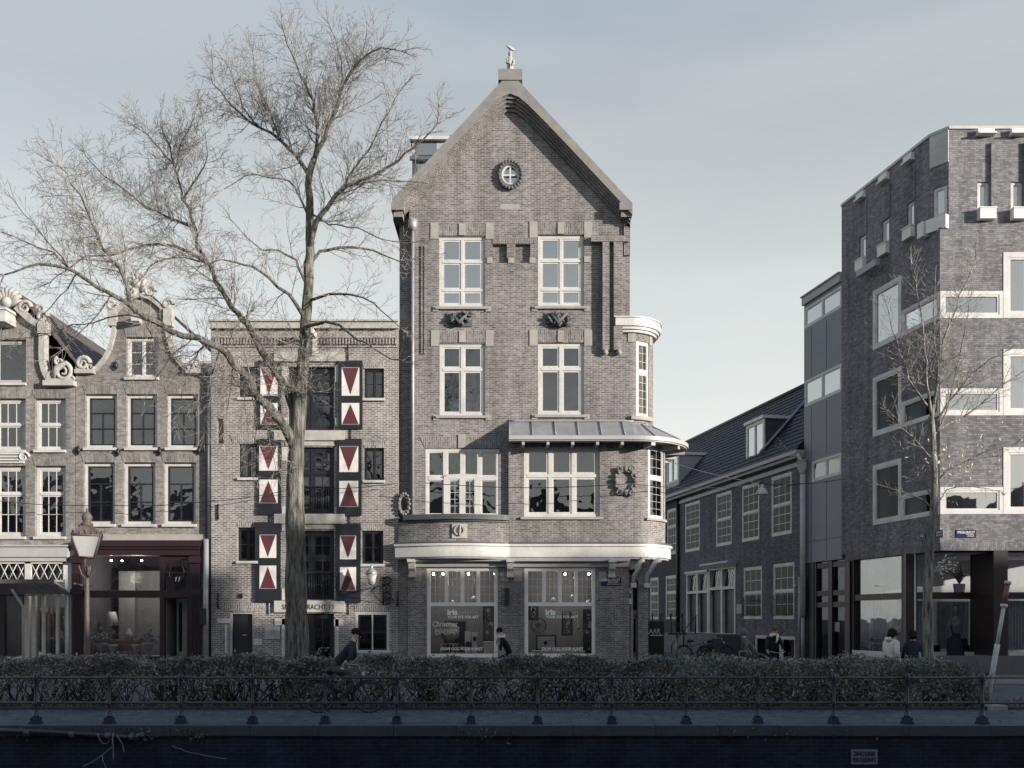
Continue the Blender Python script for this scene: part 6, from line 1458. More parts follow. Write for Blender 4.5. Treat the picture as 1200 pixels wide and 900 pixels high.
# ------------------------------------------------------------------ bare trees
class Tree:
    def __init__(s, seed): s.r = random.Random(seed); s.trunk = MB(); s.tw = MB(); s.tips = []
    def strand(s, mb, pts, rr, k): mb.tube(pts, rr, k, cap=False)
    def grow(s, p, d, L, r, lv, droop=0.0, dens=1.0):
        R_ = s.r; n = max(2, int(L/.16)) if lv < 3 else 2
        pts = [Vector(p)]; rr = [r]; d = d.normalized(); dirs = [d]
        for i in range(n):
            t = (i+1)/n
            d = (d+Vector((R_.gauss(0, .13), R_.gauss(0, .13), R_.gauss(0, .11)+.035-droop*t))).normalized()
            pts.append(pts[-1]+d*(L/n)); rr.append(max(.0036, r*(1-t*.8))); dirs.append(d)
        s.strand(s.tw if r < .05 else s.trunk, pts, rr, 3 if r < .012 else (4 if r < .03 else 6))
        if lv >= 4 or L < .22: s.tips.append(pts[-1]); return
        gap = [.26, .13, .10, .085][min(3, lv)]/dens
        x = gap*(.6+R_.random()); side = R_.choice((-1, 1))
        while x < L:
            t = x/L; i = min(n-1, int(t*n)); q = pts[i].lerp(pts[i+1], t*n-i); dd = dirs[i+1]
            ax = dd.orthogonal().normalized(); ax = Matrix.Rotation(R_.random()*6.283, 3, dd) @ ax
            ang = R(R_.uniform(28, 62)); nd = (dd*math.cos(ang)+ax*math.sin(ang)); nd = (nd+Vector((0, 0, .10))).normalized()
            nl = L*(.62 if lv else .55)*(1-.55*t)*R_.uniform(.55, 1.15); 
            if nl > .12: s.grow(q, nd, nl, max(.004, rr[i]*.55), lv+1, droop, dens)
            x += gap*R_.uniform(.6, 1.5)
    def limb(s, pts, r0, r1, spawn=1.0, L0=1.9, droop=0.0, start=.25, dens=1.0, mb=None, wob=.035):
        """pts world; smooth traced limb with side branches"""
        R_ = s.r; q = []
        P = [Vector(p) for p in pts]; n = len(P)
        for i in range(n-1):
            p0, p1, p2, p3 = P[max(0, i-1)], P[i], P[i+1], P[min(n-1, i+2)]
            k = max(2, int((p2-p1).length/.25))
            for j in range(k):
                t = j/k; a = .5*((2*p1)+(p2-p0)*t+(2*p0-5*p1+4*p2-p3)*t*t+(3*p1-p0-3*p2+p3)*t**3); q.append(a)
        q.append(P[-1]); m_ = len(q); L = sum((q[i+1]-q[i]).length for i in range(m_-1)); acc = 0; rr = []
        for i in range(m_):
            t = acc/L; rr.append((r0+(r1-r0)*(t**.8))*(.78 if r0 < .2 else 1)); 
            if i < m_-1: acc += (q[i+1]-q[i]).length
        for i in range(1, m_-1): q[i] += Vector((R_.gauss(0, wob), R_.gauss(0, wob), R_.gauss(0, wob)))*min(1, .1/max(.02, rr[i]))*.6
        (mb or s.trunk).tube(q, [r_*(1+R_.gauss(0, .03)) for r_ in rr], 12 if r0 > .12 else 8, cap=True)
        x = start*L; acc = 0; i = 0; cum = [0]
        for i in range(m_-1): cum.append(cum[-1]+(q[i+1]-q[i]).length)
        while x < L and spawn:
            i = 0
            while cum[i+1] < x and i < m_-2: i += 1
            f = (x-cum[i])/(cum[i+1]-cum[i]); c = q[i].lerp(q[i+1], f); dd = (q[i+1]-q[i]).normalized()
            ax = Matrix.Rotation(R_.random()*6.283, 3, dd) @ dd.orthogonal().normalized(); ax.y *= .75
            ang = R(R_.uniform(35, 75)); nd = dd*math.cos(ang)+ax*math.sin(ang)+Vector((0, 0, .12))
            t = x/L; nl = L0*(1-.45*t)*R_.uniform(.4, 1.15)*getattr(s, 'k', 1)**.3
            s.grow(c, nd, nl, min(rr[i]*.4, .005+nl*.0085), 1, droop, dens); x += R_.uniform(.07, .22)/spawn/getattr(s, 'k', 1)
        # leader continues as twigs
        for _ in range(3 if spawn else 0):
            dd = (q[-1]-q[-2]).normalized(); s.grow(q[-1], dd+Vector((R_.gauss(0, .3), R_.gauss(0, .3), R_.gauss(0, .25))), L0*.55*R_.uniform(.6, 1), r1*.9, 2, droop, dens)
        return q
def TP(px, py, Y): return (X(px, Y), Y, Z(py, Y))
TY = 23.3
def path(L, dy0, dy1):
    n = len(L)-1; return [TP(a, b, TY+dy0+(dy1-dy0)*i/n) for i, (a, b) in enumerate(L)]
t1 = thing('bare_tree', (X(348, TY), TY, 0), 'large leafless tree with a leaning forked trunk in front of the shuttered warehouse', 'tree')
T_ = Tree(11)
# trunk
T_.limb([TP(348, 828, TY), TP(348, 800, TY), TP(348, 765, TY), TP(347, 700, TY), TP(346.5, 640, TY), TP(345.5, 580, TY), TP(347, 530, TY), TP(350, 490, TY), TP(353, 450, TY), TP(356, 415, TY), TP(359, 364, TY), TP(362, 327, TY)], .345, .115, 0, wob=.01)
T_.trunk.lathe((X(348, TY), TY, -.05), [(.58, 0), (.46, .12), (.38, .35), (.35, .8)], 14)
# left big limb
T_.limb(path([(347, 528), (336, 505), (322, 485), (307, 468), (290, 445), (274, 423), (258, 408), (243, 401), (215, 393), (187, 380), (168, 369), (152, 359), (130, 345), (112, 334), (84, 317), (47, 310), (5, 322)], 0, -2.6), .17, .022, 1.0, 1.3, start=.22)
T_.limb(path([(152, 359), (147, 327), (131, 303), (112, 275), (100, 243), (84, 215), (70, 196)], -1.6, -1.0), .07, .014, 1.5, 1.9, start=.1)
T_.limb(path([(84, 317), (60, 296), (30, 284), (2, 272)], -2.1, -2.6), .030, .010, 1.5, 1.2, start=.05)
T_.limb(path([(112, 334), (92, 322), (70, 300), (40, 262), (20, 240)], -1.9, -3.0), .032, .010, 1.4, 1.3, start=.05)
T_.limb(path([(190, 381), (150, 368), (110, 377), (60, 390), (5, 398)], -1.0, -.4), .035, .008, 1.3, .8, start=.05, droop=.05)
# drooping lower twigs of the left limb
for a, b, c_ in (((243, 401), (222, 430), (205, 500)), ((258, 409), (248, 440), (238, 510)), ((274, 424), (268, 470), (262, 520)), ((290, 446), (300, 500), (296, 570)), ((226, 396), (190, 430), (170, 470)), ((307, 468), (318, 530), (325, 560)), ((205, 388), (180, 408), (158, 440)), ((262, 412), (282, 440), (292, 500)), ((243, 402), (224, 415), (160, 425)), ((300, 460), (270, 450), (232, 470)), ((130, 346), (105, 380), (60, 420)), ((168, 369), (180, 400), (215, 430)), ((90, 320), (60, 360), (20, 400))):
    dd = random.uniform(-1.6, -.2)
    T_.limb(path([a, b, c_], -.7, dd), .022, .006, 2.4, .85, droop=.13, start=.05)
# second left limb
T_.limb(path([(350, 497), (338, 462), (324, 436), (306, 410), (296, 388), (284, 373), (272, 360), (254, 327), (243, 308), (233, 289), (229, 266), (215, 233), (205, 200), (200, 175)], 0, 1.5), .145, .026, 1.25, 1.8, start=.32)
T_.limb(path([(243, 308), (219, 294), (187, 287), (154, 291), (128, 300), (100, 302), (60, 330)], 1.0, .2), .062, .012, 1.4, 1.5, start=.1)
T_.limb(path([(229, 266), (200, 257), (172, 243), (149, 224), (121, 205), (98, 178)], 1.1, 2.4), .050, .012, 1.5, 1.7, start=.1)
T_.limb(path([(243, 308), (215, 302), (185, 307), (166, 322), (150, 345)], 1.0, 1.6), .035, .010, 1.2, 1.1, start=.1)
T_.limb(path([(215, 233), (232, 205), (243, 180), (240, 150)], 1.3, .4), .034, .010, 1.6, 1.5, start=.1)
T_.limb(path([(205, 200), (188, 175), (172, 158), (158, 148)], 1.4, 1.9), .030, .010, 1.6, 1.4, start=.1)
T_.limb(path([(205, 200), (212, 172), (222, 150), (230, 128)], 1.4, .9), .030, .010, 1.6, 1.4, start=.1)
# centre leader
T_.limb(path([(362, 327), (363, 280), (362, 233), (362, 200), (368, 187)], 0, .1), .155, .10, 0)
T_.limb(path([(368, 187), (373, 159), (368, 131), (362, 110), (355, 93), (343, 70), (336, 51), (330, 28)], .1, .9), .07, .014, 1.6, 1.5, start=.1)
T_.limb(path([(368, 187), (387, 149), (397, 121), (411, 84), (429, 65), (448, 58), (470, 60)], .1, -1.0), .08, .014, 1.6, 1.6, start=.1)
T_.limb(path([(390, 140), (401, 93), (397, 60), (385, 28)], 0, .3), .035, .010, 1.7, 1.3, start=.05)
T_.limb(path([(411, 84), (425, 60), (430, 35)], -.4, -.2), .03, .010, 1.7, 1.2, start=.05)
T_.limb(path([(362, 205), (345, 182), (327, 163), (303, 149), (275, 126), (258, 108), (247, 89)], .1, 1.3), .072, .014, 1.6, 1.6, start=.1)
T_.limb(path([(303, 149), (285, 125), (275, 95), (262, 70)], .7, .0), .03, .010, 1.6, 1.3, start=.05)
T_.limb(path([(327, 163), (318, 130), (300, 95), (296, 60)], .4, 1.0), .035, .010, 1.6, 1.3, start=.05)
T_.limb(path([(362, 262), (345, 219), (327, 210), (289, 208), (262, 222)], .1, -.9), .045, .010, 1.4, 1.3, start=.1)
# right side limbs
T_.limb(path([(363, 290), (369, 261), (383, 243), (406, 219), (439, 205), (467, 187), (485, 173), (513, 145)], 0, -1.3), .10, .016, 1.4, 1.6, start=.15)
T_.limb(path([(411, 216), (448, 212), (480, 214), (512, 216)], -.4, -.3), .04, .010, 1.4, 1.2, start=.1)
T_.limb(path([(400, 224), (420, 190), (440, 160), (455, 130), (470, 105)], -.4, -1.6), .04, .010, 1.6, 1.4, start=.1)
T_.limb(path([(362, 312), (370, 300), (383, 292), (411, 289), (439, 296), (468, 306), (500, 300)], 0, .6), .062, .012, 1.1, 1.1, start=.2)
T_.limb(path([(360, 352), (378, 347), (397, 345), (425, 348), (448, 364), (470, 385)], 0, -1.2), .055, .011, 1.2, 1.0, start=.2)
T_.limb(path([(357, 385), (372, 379), (397, 380), (420, 397), (448, 415), (478, 425)], 0, -1.6), .062, .013, .9, .9, start=.25)
T_.limb(path([(358, 374), (345, 355), (327, 336), (303, 317), (289, 310), (260, 306), (235, 312)], 0, -1.1), .07, .012, 1.1, 1.3, start=.2)
T_.limb(path([(360, 335), (352, 315), (341, 299), (325, 293), (308, 292), (290, 280), (275, 262)], 0, -.9), .05, .011, 1.4, 1.2, start=.15)
T_.limb(path([(362, 250), (385, 262), (420, 268), (450, 280), (478, 285)], .1, -.8), .032, .009, 1.4, 1.1, start=.1)
# small shoots around the lower fork
for k_ in range(16):
    px = 350+T_.r.uniform(-4, 6); py = T_.r.uniform(390, 470); T_.grow(Vector(TP(px, py, TY-.1)), Vector((T_.r.choice((-1, 1))*T_.r.uniform(.4, 1), T_.r.uniform(-1, .3), T_.r.uniform(-.2, .5))), T_.r.uniform(.8, 1.6), .014, 1, .02)
T_.trunk.build('trunk', 'bark', t1); T_.tw.build('crown', 'twig', t1)
# young tree at the right
t2 = thing('young_tree', (X(1090, 24), 24, 0), 'slender young tree with a few yellow leaves before the brick corner block', 'tree')
TY = 24.0; U_ = Tree(5); U_.k = 1.5
U_.limb([TP(1086, 826, TY), TP(1088, 770, TY), TP(1087, 700, TY), TP(1090, 640, TY), TP(1094, 600, TY), TP(1095, 560, TY), TP(1093, 520, TY), TP(1091, 488, TY)], .19, .095, 0, wob=.008)
U_.limb(path([(1092, 492), (1088, 460), (1083, 400), (1079, 360), (1073, 330), (1068, 310)], 0, -.4), .055, .012, 1.5, .9, start=.2)
U_.limb(path([(1092, 490), (1099, 445), (1106, 400), (1118, 370), (1130, 335), (1142, 310), (1143, 290)], 0, .4), .06, .010, 1.5, .9, start=.2)
U_.limb(path([(1096, 495), (1120, 460), (1140, 438), (1160, 420), (1178, 412)], 0, -.6), .045, .010, 1.2, .9, start=.2)
U_.limb(path([(1097, 505), (1125, 490), (1150, 475), (1175, 452), (1200, 435), (1215, 430)], 0, .6), .045, .010, 1.2, .9, start=.2)
U_.limb(path([(1091, 480), (1078, 462), (1065, 440), (1050, 400), (1040, 360)], 0, -.5), .04, .009, 1.4, .9, start=.2)
U_.limb(path([(1096, 592), (1080, 560), (1066, 535), (1055, 522)], 0, .3), .035, .010, 1.0, .7, start=.3)
U_.limb(path([(1096, 568), (1112, 550), (1130, 540), (1160, 528), (1190, 520)], 0, -.3), .032, .009, 1.8, .7, start=.15)
U_.limb(path([(1092, 596), (1068, 578), (1040, 574), (1022, 566)], 0, -.6), .026, .008, 1.0, .6, start=.3)
U_.limb(path([(1094, 540), (1078, 520), (1060, 505), (1040, 480)], 0, -.6), .028, .008, 1.4, .8, start=.2)
U_.limb(path([(1094, 600), (1110, 575), (1140, 570), (1165, 575)], 0, -.4), .022, .007, 1.0, .5, start=.2)
U_.limb(path([(1093, 515), (1110, 480), (1128, 400), (1138, 350)], 0, .3), .035, .009, 1.4, .8, start=.2)
U_.limb(path([(1092, 500), (1098, 440), (1095, 370), (1096, 330)], 0, -.2), .04, .009, 1.5, .9, start=.2)
U_.trunk.build('trunk', 'bark2', t2); cr_ = U_.tw.build('crown', 'twig', t2)
g = MB(); rr = random.Random(9); tl = [p for p in U_.tips if Z(640, 24) < p.z < Z(490, 24) and p.x > X(1085, 24)]
for _ in range(150):
    p = Vector(rr.choice(tl)) if tl else Vector(TP(1110, 560, 24)); 
    if _ % 5 == 0: p = Vector(TP(rr.gauss(1118, 16), rr.gauss(545, 14), 24+rr.gauss(0, .4)))
    s_ = rr.uniform(.03, .075); a = Vector((rr.gauss(0, 1), rr.gauss(0, 1), rr.gauss(0, 1))).normalized()*s_; b = a.orthogonal().normalized()*s_*.6; p -= Vector((0, 0, s_)); g.face([p-a, p-b, p+a, p+b])
for _ in range(90):
    p = Vector(TP(rr.gauss(1108, 8), rr.gauss(664, 6), 24.1+rr.gauss(0, .2))); s_ = rr.uniform(.03, .06); a = Vector((rr.gauss(0, 1), rr.gauss(0, 1), rr.gauss(0, .6))).normalized()*s_; b = a.orthogonal().normalized()*s_*.5; g.face([p-a, p-b, p+a, p+b])
g.build('leaves', 'leaf_y', t2)
U_2 = Tree(8); tw = MB(); U_2.tw = tw; U_2.grow(Vector(TP(1090, 672, 24)), Vector((1, .1, .35)), .7, .012, 2); tw.build('low_shoot', 'twig', t2)

# ------------------------------------------------------------------ hedge
hd = thing('hedge', (X(600, 23.2), 23.2, 0), 'long clipped hedge along the quay, bare stemmed at its left half', 'hedge')
g = MB(); st = MB(); rr = random.Random(21)
HX0, HX1 = X(-60, 22.9), X(1148, 22.9)
def lump(x): return .05*math.sin(x*1.7)+.04*math.sin(x*3.9+1)+.03*math.sin(x*9.1+2)
nl = 76000
for _ in range(nl):
    x = rr.uniform(HX0, HX1); t = (x-HX0)/(HX1-HX0); px = 600+x/22.9*FPX
    top = 1.17+lump(x)+rr.gauss(0, .022)
    if rr.random() < .02: top += rr.random()*.16
    y = rr.uniform(22.55, 23.75); front = 22.55+.06*math.sin(x*5)
    z = rr.random()
    dense = 1.0 if px > 790 else (.62 if px > 430 else .38)
    if px > 1110: 
        top = top*min(1, .35+.65*(1150-px)/40+.1*rr.random())
    low = rr.random() < dense
    zc = top-abs(rr.gauss(0, .17)) if not low else rr.uniform(.12, top)
    if not low and px < 430 and rr.random() < .25: zc = rr.uniform(.3, top)
    if zc < .55 and px < 430 and math.sin(x*2.3)+math.sin(x*5.1+1) < .5 and rr.random() < .9: continue
    if zc < .5 and 430 < px < 790 and math.sin(x*3.1) < .3 and rr.random() < .75: continue
    if rr.random() < .5: y = front+abs(rr.gauss(0, .10))
    if abs(px-405) < 14 and rr.random() < .5: continue
    s_ = rr.uniform(.020, .046); a = Vector((rr.gauss(0, 1), rr.gauss(0, 1), rr.gauss(0, .8))).normalized()*s_; b = (Matrix.Rotation(rr.random()*6.28, 3, a.normalized()) @ a.orthogonal().normalized())*s_*.6
    c = Vector((x, y, max(.05, zc))); g.face([c-a, c-b, c+a, c+b])
g.build('foliage', 'leaf', hd)
for i in range(330):
    x = HX0+(HX1-HX0)*rr.random(); y = rr.uniform(22.7, 23.6); p = Vector((x, y, 0)); 
    for _ in range(rr.randint(2, 4)):
        d = Vector((rr.gauss(0, .35), rr.gauss(0, .2), 1)); q = [p.copy()]; 
        for k in range(5): d += Vector((rr.gauss(0, .25), rr.gauss(0, .15), 0)); q.append(q[-1]+d.normalized()*.22)
        st.tube(q, [.017, .014, .012, .010, .008, .006], 4, cap=False)
st.build('stems', 'stem', hd)
g = MB()
for _ in range(5200):
    x = rr.uniform(-13, 13); c = Vector((x, rr.gauss(22.3, .16) if rr.random() < .6 else rr.uniform(22.1, 24.1), .05+rr.random()*.03)); h = rr.uniform(.03, .13); w_ = rr.uniform(.006, .02); a_ = rr.random()*3.14; dx = Vector((math.cos(a_), math.sin(a_), 0))*w_; l_ = Vector((rr.gauss(0, .05), rr.gauss(0, .05), h))
    g.face([c-dx, c+dx, c+l_])
tag(g.build('bed_weeds', 'grass'), 'low weeds and grass along the foot of the hedge', 'weeds', kind='stuff')
# ------------------------------------------------------------------ street lamp, pole, wires, hanging lamp
Lx, Ly = X(102, 23.5), 23.5
lp = thing('street_lamp', (Lx, Ly, 0), 'old cast iron street lamp with four sided glass lantern before the maroon shop', 'street lamp')
g = MB(); g.lathe((Lx, Ly, 0), [(.19, 0), (.19, .25), (.15, .32), (.16, .75), (.12, .85), (.09, .95), (.10, 1.0), (.075, 1.1), (.062, 2.0), (.055, 3.0), (.05, 3.25), (.075, 3.28), (.075, 3.34), (.05, 3.38)], 12)
for sgn in (-1, 1): g.tube([(Lx+sgn*.05, Ly, 2.9), (Lx+sgn*.28, Ly, 2.96)], .016, 6); g.ball((Lx+sgn*.30, Ly, 2.96), .03, 6)
for k in range(4):
    a = R(45+90*k); ca, sa = math.cos(a), math.sin(a); g.tube([(Lx+.05*ca, Ly+.05*sa, 3.1), (Lx+.13*ca, Ly+.13*sa, 3.18), (Lx+.20*ca, Ly+.20*sa, 3.40)], .018, 5)
g.build('post', 'rust', lp)
zl = Z(653, Ly); zt = Z(628, Ly)
def sqr(r, z, rot=20): return [(Lx+r*math.cos(R(rot+45+90*k)), Ly+r*math.sin(R(rot+45+90*k)), z) for k in range(4)]
g = MB(); a, b = sqr(.24, zl), sqr(.46, zt)
for k in range(4): g.tube([a[k], b[k]], .022, 4); g.tube([a[k], a[(k+1) % 4]], .022, 4); g.tube([b[k], b[(k+1) % 4]], .03, 4)
c_, d_ = sqr(.47, zt+.03), sqr(.20, zt+.24)
g.hexa(c_+d_); g.lathe((Lx, Ly, zt+.24), [(.14, 0), (.15, .06), (.09, .10), (.12, .16), (.13, .24), (.07, .33), (.03, .36), (.03, .42), (.01, .45)], 10)
for k in range(4):
    p, q = Vector(b[k]), Vector(b[(k+1) % 4])
    for j in range(5): c = p.lerp(q, (j+.5)/5); g.tube([c+Vector((0, 0, .02)), c+Vector((0, 0, .10+.05*(j == 2)))], [.03, .008], 4)
g.build('lantern_frame', 'rust', lp)
g = MB()
for k in range(4): g.face([a[k], a[(k+1) % 4], b[(k+1) % 4], b[k]])
g.build('lantern_glass', 'frost', lp)
g = MB(); g.lathe((Lx, Ly, zl), [(.04, 0), (.05, .12), (.09, .18), (.10, .3), (.05, .4)], 10); g.build('lamp_bulb', 'milk', lp)
# leaning pole
Yp = 22.9
pl_ = thing('leaning_pole', (X(1155, Yp), Yp, 0), 'pale leaning steel pole with faded red end beside the hedge end', 'pole')
A_, B_ = Vector((X(1157, Yp), Yp, .1)), Vector((X(1181.5, Yp), Yp, Z(681, Yp)))
g = MB(); g.tube([A_+(A_-B_)*.03, A_.lerp(B_, .48)], .062, 10); g.tube([A_.lerp(B_, .47), A_.lerp(B_, .80)], .045, 10); g.build('shaft', 'white_old', pl_)
g = MB(); g.tube([A_.lerp(B_, .80), A_.lerp(B_, .98)], .056, 10); g.build('red_band', paint('faded red', (.20, .075, .075), .5, .2, 4), pl_)
g = MB(); g.tube([A_.lerp(B_, .785), A_.lerp(B_, .81)], .08, 10); g.tube([A_.lerp(B_, .975), A_.lerp(B_, 1.0)], .078, 10); g.build('cap', 'white', pl_)
for i, (px, Y_) in enumerate(((1172, 21.9),)):
    g = MB(); g.box(X(px-12, Y_), X(px+9, Y_), Y_, Y_+.4, 0, .11); tag(g.build('stone_block', 'stone'), 'flat stone lying beside the foot of the leaning pole', 'stone')
# overhead wires (a sagging line from wall to wall)
def wire(pts, label):
    q = []
    for i in range(len(pts)-1):
        a, b = Vector(pts[i]), Vector(pts[i+1])
        for k in range(14): t = k/14; c = a.lerp(b, t); c.z -= .25*math.sin(math.pi*t)*min(1, (b-a).length/12); q.append(c)
    q.append(Vector(pts[-1])); g = MB(); g.tube(q, .013, 5); tag(g.build('overhead_wire', 'black'), label, 'wire')
wire([TP(-20, 585, 33.4), TP(130, 592, 33.4), TP(229, 589, 33.4), TP(345, 573, 33.4), TP(470, 566, 33.5)], 'thin wire strung across the left houses and the warehouse')
wire([TP(498, 566, 33.0), TP(740, 567, 32.4)], 'thin wire crossing the second floor windows of the corner building')
wire([TP(776, 538, 35.0), TP(890, 566, 37.5), TP(941, 566, 42.5)], 'thin wire carrying the hanging lamp over the side street')
wire([TP(740, 567, 32.4), TP(890, 567, 37.4), TP(991, 561, 40.2)], 'second thin wire across the side street to the grey bay')
hl = thing('hanging_lamp', TP(893, 568, 37.5), 'bell shaped street lamp hanging from wires across the side street', 'lamp')
b = Vector(TP(893, 567, 37.5)); g = MB(); g.lathe(b+Vector((0, 0, -.42)), [(.24, 0), (.24, .03), (.20, .14), (.12, .24), (.07, .28), (.06, .42)], 14); g.build('lamp_shade', 'white_old', hl)
g = MB(); g.lathe(b+Vector((0, 0, -.05)), [(.05, 0), (.07, .06), (.05, .16)], 8); g.tube([b, b+Vector((0, 0, .16))], .02, 5); g.build('hanger', 'black', hl)
g = MB(); g.lathe(b+Vector((0, 0, -.46)), [(.02, 0), (.12, .02), (.13, .05)], 10); g.build('lens', 'milk', hl)

# ------------------------------------------------------------------ bicycles
def bicycle(loc, rz, label, group='bicycles being ridden', basket=False):
    t = thing('bicycle', loc, label, 'bicycle', group); t.rotation_euler.z = rz
    off = Vector(loc)
    def bl(g, n, m_, par=t):
        o = MB(); o.v = [(a+off.x, b+off.y, c+off.z) for a, b, c in g.v]; o.f, o.uv, o.mi, o.sm = g.f, {}, g.mi, g.sm; return o.build(n, m_, par)
    for wx in (-.54, .58):
        g = MB(); F_ = Frame((wx, .018, 0), (1, 0)); ring = [(wx+.34*math.cos(2*math.pi*i/28), 0, .35+.34*math.sin(2*math.pi*i/28)) for i in range(29)]
        g.tube(ring, .018, 6, cap=False); wh = bl(g, 'wheel', 'black')
        g = MB(); ring = [(wx+.315*math.cos(2*math.pi*i/28), 0, .35+.315*math.sin(2*math.pi*i/28)) for i in range(29)]; g.tube(ring, .010, 5, cap=False)
        for i in range(16): a = 2*math.pi*i/16; g.tube([(wx, 0, .35), (wx+.31*math.cos(a), 0, .35+.31*math.sin(a))], .0025, 3, cap=False)
        g.tube([(wx, -.05, .35), (wx, .05, .35)], .02, 6); bl(g, 'rim', 'zinc_dk', wh)
        g = MB(); g.tube([(wx+.385*math.cos(a), 0, .35+.385*math.sin(a)) for a in [R(20+q*8) for q in range(20)]], .022, 5); bl(g, 'mudguard', 'black')
    g = MB()
    for p, q, r_ in (((-.12, 0, .30), (-.24, 0, .82), .016), ((-.12, 0, .30), (.40, 0, .72), .018), ((.40, 0, .72), (.37, 0, .92), .018), ((-.21, 0, .66), (.38, 0, .84), .015), ((-.12, .03, .30), (-.54, .04, .35), .010), ((-.12, -.03, .30), (-.54, -.04, .35), .010), ((-.23, .02, .74), (-.54, .05, .35), .009), ((-.23, -.02, .74), (-.54, -.05, .35), .009)): g.tube([p, q], r_, 7)
    for s_ in (-1, 1): g.tube([(.40, s_*.035, .72), (.46, s_*.045, .58), (.58, s_*.045, .35)], .011, 6)
    g.lathe((-.12, 0, .30), [(.02, -.02), (.02, .02)], 6); bl(g, 'frame', 'navy')
    g = MB(); g.tube([(.37, 0, .92), (.35, 0, 1.05)], .014, 6); g.tube([(.12, -.27, 1.08), (.22, -.25, 1.10), (.35, -.06, 1.06), (.35, .06, 1.06), (.22, .25, 1.10), (.12, .27, 1.08)], .012, 6); bl(g, 'handlebar', 'zinc')
    g = MB(); g.tube([(-.40, 0, .93), (-.30, 0, .94), (-.18, 0, .93), (-.08, 0, .91)], [.06, .085, .05, .025], 8); g.tube([(-.25, 0, .80), (-.26, 0, .92)], .014, 6); bl(g, 'saddle', 'black')
    g = MB(); g.tube([(-.12, .06, .30), (-.04, .07, .16)], .010, 5); g.tube([(-.12, -.06, .30), (-.20, -.07, .44)], .010, 5); g.box(-.09, .01, .07, .15, .15, .17); g.box(-.25, -.15, -.15, -.07, .43, .45); bl(g, 'pedals', 'black')
    g = MB(); g.box(.42, .48, -.03, .03, .84, .92); bl(g, 'headlight', 'milk')
    g = MB(); g.box(-.80, -.30, -.06, .06, .73, .75); g.tube([(-.75, .05, .73), (-.54, .05, .35)], .008, 5); g.tube([(-.75, -.05, .73), (-.54, -.05, .35)], .008, 5); bl(g, 'carrier', 'black')
    return t

